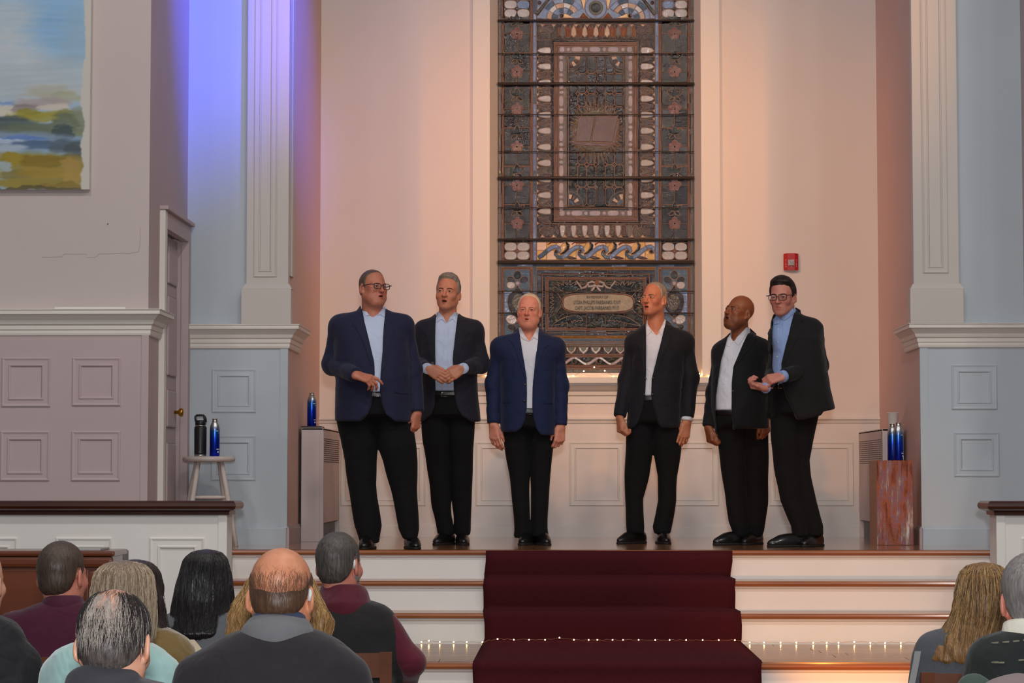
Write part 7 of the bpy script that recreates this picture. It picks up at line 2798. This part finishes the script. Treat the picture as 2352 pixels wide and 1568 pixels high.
# blonde woman at the right
r, hs, hc, R, Lp, top = seated(dict(label='woman with long highlighted blonde hair at the right', D=7.6, cx=2255, skin=SK_H, top=cloth('top_slate_grey', (86, 88, 94), (70, 72, 78), 0.9), top_name='sweater', seed=19,
    torso=[(1428, 2200, 2320, .075), (1440, 2168, 2350, .09), (1460, 2138, 2376, .10), (1500, 2114, 2396, .115), (1570, 2108, 2402, .125)],
    head=dict(c=(2260, 1384), rot=(170, -2, 0), scale=0.98)))
long_hair(r, R, hc, [(0.136, 0, 0.0, 0.03, 0.05), (0.126, 0, 0.0, 0.058, 0.076), (0.095, 0.0, 0.0, 0.080, 0.104), (0.03, 0, -0.004, 0.094, 0.112), (-0.04, -0.006, -0.014, 0.102, 0.106), (-0.09, -0.025, -0.05, 0.122, 0.09), (-0.14, -0.045, -0.09, 0.130, 0.065), (-0.185, -0.05, -0.105, 0.125, 0.05), (-0.20, -0.05, -0.105, 0.11, 0.04)], BLOND, (BLOND, BLONDL, BRNHAIR), n=260, seed=12, amp=0.006, wave=0.001)
chair(at(2233, 1400, 7.6).x, 7.57, 'brown wooden chair with a grey strap, under the blonde woman at the right')
strap = [(at(2108, 1495, 7.33)), (at(2104, 1520, 7.325)), (at(2098, 1550, 7.32)), (at(2090, 1590, 7.31))]
vs = []
for p in strap:
    for s in (-1, 1):
        vs.append((p.x + s * 0.010, p.y, p.z))
o = pymesh('bag_strap', vs, [(0, 1, 3, 2), (2, 3, 5, 4), (4, 5, 7, 6)], mat('strap_grey', (128, 130, 128), 0.7))
md = o.modifiers.new('thickness', 'SOLIDIFY')
md.thickness = 0.004
tag(o, 'flat grey bag strap hanging over the left post of the chair at the right', 'strap')

# grey haired man at the right edge
SWEAT = cloth('sweater_dark_green_black', (42, 46, 46), (26, 29, 29), 0.95, 200, 0.5)
r, hs, hc, R, Lp, top = seated(dict(label='grey haired man in a dark striped sweater at the right edge', D=6.2, cx=2370, skin=SK_I, top=SWEAT, top_name='sweater', seed=20,
    torso=[(1440, 2306, 2432, .08), (1454, 2280, 2458, .09), (1474, 2254, 2484, .10), (1505, 2238, 2502, .115), (1575, 2230, 2510, .13), (1700, 2226, 2514, .13)],
    collar=dict(z0=1452, z1=1424, r0=0.080, r1=0.068, x=2368, m=cloth('collar_white', (232, 228, 210), None, 0.8), rise=0.2, fold=0.0),
    head=dict(c=(2372, 1374), rot=(172, 2, 4), scale=1.03, w=1.0, line=BACKLINE)))
short_hair(r, hs, hc, R, SLVHAIR, 0.007, seed=25, rough=0.0008)
rnd = random.Random(19)
strands_mesh('hair_strands', scalp_strands(hs, hc, R, 700, rnd, 30, 105, -100, 100, 0.026, 0.004, 0.25), 0.0005, SLVHAIR, r)
# knitted stripes across the back
STRIPE = mat('sweater_stripe', (112, 110, 92), 0.9)
for (y0, xs_) in ((1470, (2268, 2290, 2312, 2334)), (1508, (2320, 2345, 2370)), (1515, (2264, 2276))):
    for x in xs_:
        a, b = Lp((x, y0 + (2290 - x) * 0.12 if y0 == 1470 else y0)), Lp((x + 14, y0 + (2276 - x) * 0.12 if y0 == 1470 else y0 - 1))
        pts = curve_on(lambda P: top(P * V3(1, 1, 1)), [(a.x, a.z), (b.x, b.z)], -0.30, lift=0.001)
        smooth_tube('stripe', [tuple(p) for p in pts], 0.0028, STRIPE, r, 6)
spectacles(r, R * hs['scale'], hc)
chair(at(2370, 1400, 6.2).x, 6.17, 'brown wooden chair under the man at the right edge, hung with coats')

# man cut off by the left edge
r, hs, hc, R, Lp, top = seated(dict(label='bald man in a black jacket cut off by the left edge of the picture', D=7.32, cx=-52, skin=SK_H, top=cloth('jacket_black_nylon', (34, 34, 38), (24, 24, 28), 0.7, 200, 0.9), seed=22,
    torso=[(1408, -108, 2, .08), (1424, -142, 30, .095), (1450, -168, 52, .105), (1495, -186, 72, .12), (1570, -196, 92, .13)],
    head=dict(c=(-50, 1338), rot=(170, 0, 0), scale=1.02, w=1.02)))
chair(at(-118, 1400, 7.32).x, 7.29, 'brown wooden chair cut off at the left edge of the picture')


# coats hung over the chair at the right
def coat(name, label, px0, px1, py0, D, m, seed):
    a, b = at(px0, py0, D), at(px1, py0, D)
    cx_, hw_ = (a.x + b.x) / 2, (b.x - a.x) / 2
    t = thing(name, label, 'coat', (cx_, D, 0.60), 0.0, 'coats hung on chairs')
    zt = a.z - 0.60

    def fn(P):
        d = loft(P, [(0.0, 0, 0, hw_, 0.05), (zt * 0.7, 0, 0, hw_ * 0.98, 0.052), (zt, 0, 0, hw_ * 0.9, 0.04)], 2.6, True, 0.06)
        return d + 0.007 * snoise(P * V3(1, 1, 0.4), 38, seed)
    np_mesh('draped_cloth', [surface(fn, (-hw_ - 0.05, -0.1, -0.02), (hw_ + 0.05, 0.1, zt + 0.05), 0.008)], m, t)
    return t


coat('green_coat', 'dark green coat hung over the chair back at the lower right', 2196, 2300, 1538, 5.88, cloth('coat_dark_green', (70, 86, 78), (54, 68, 62), 0.9), 3)
coat('mauve_coat', 'mauve grey coat hung in front of the green one at the lower right', 2250, 2420, 1540, 5.76, cloth('coat_mauve_grey', (138, 122, 122), (112, 100, 102), 0.9), 5)
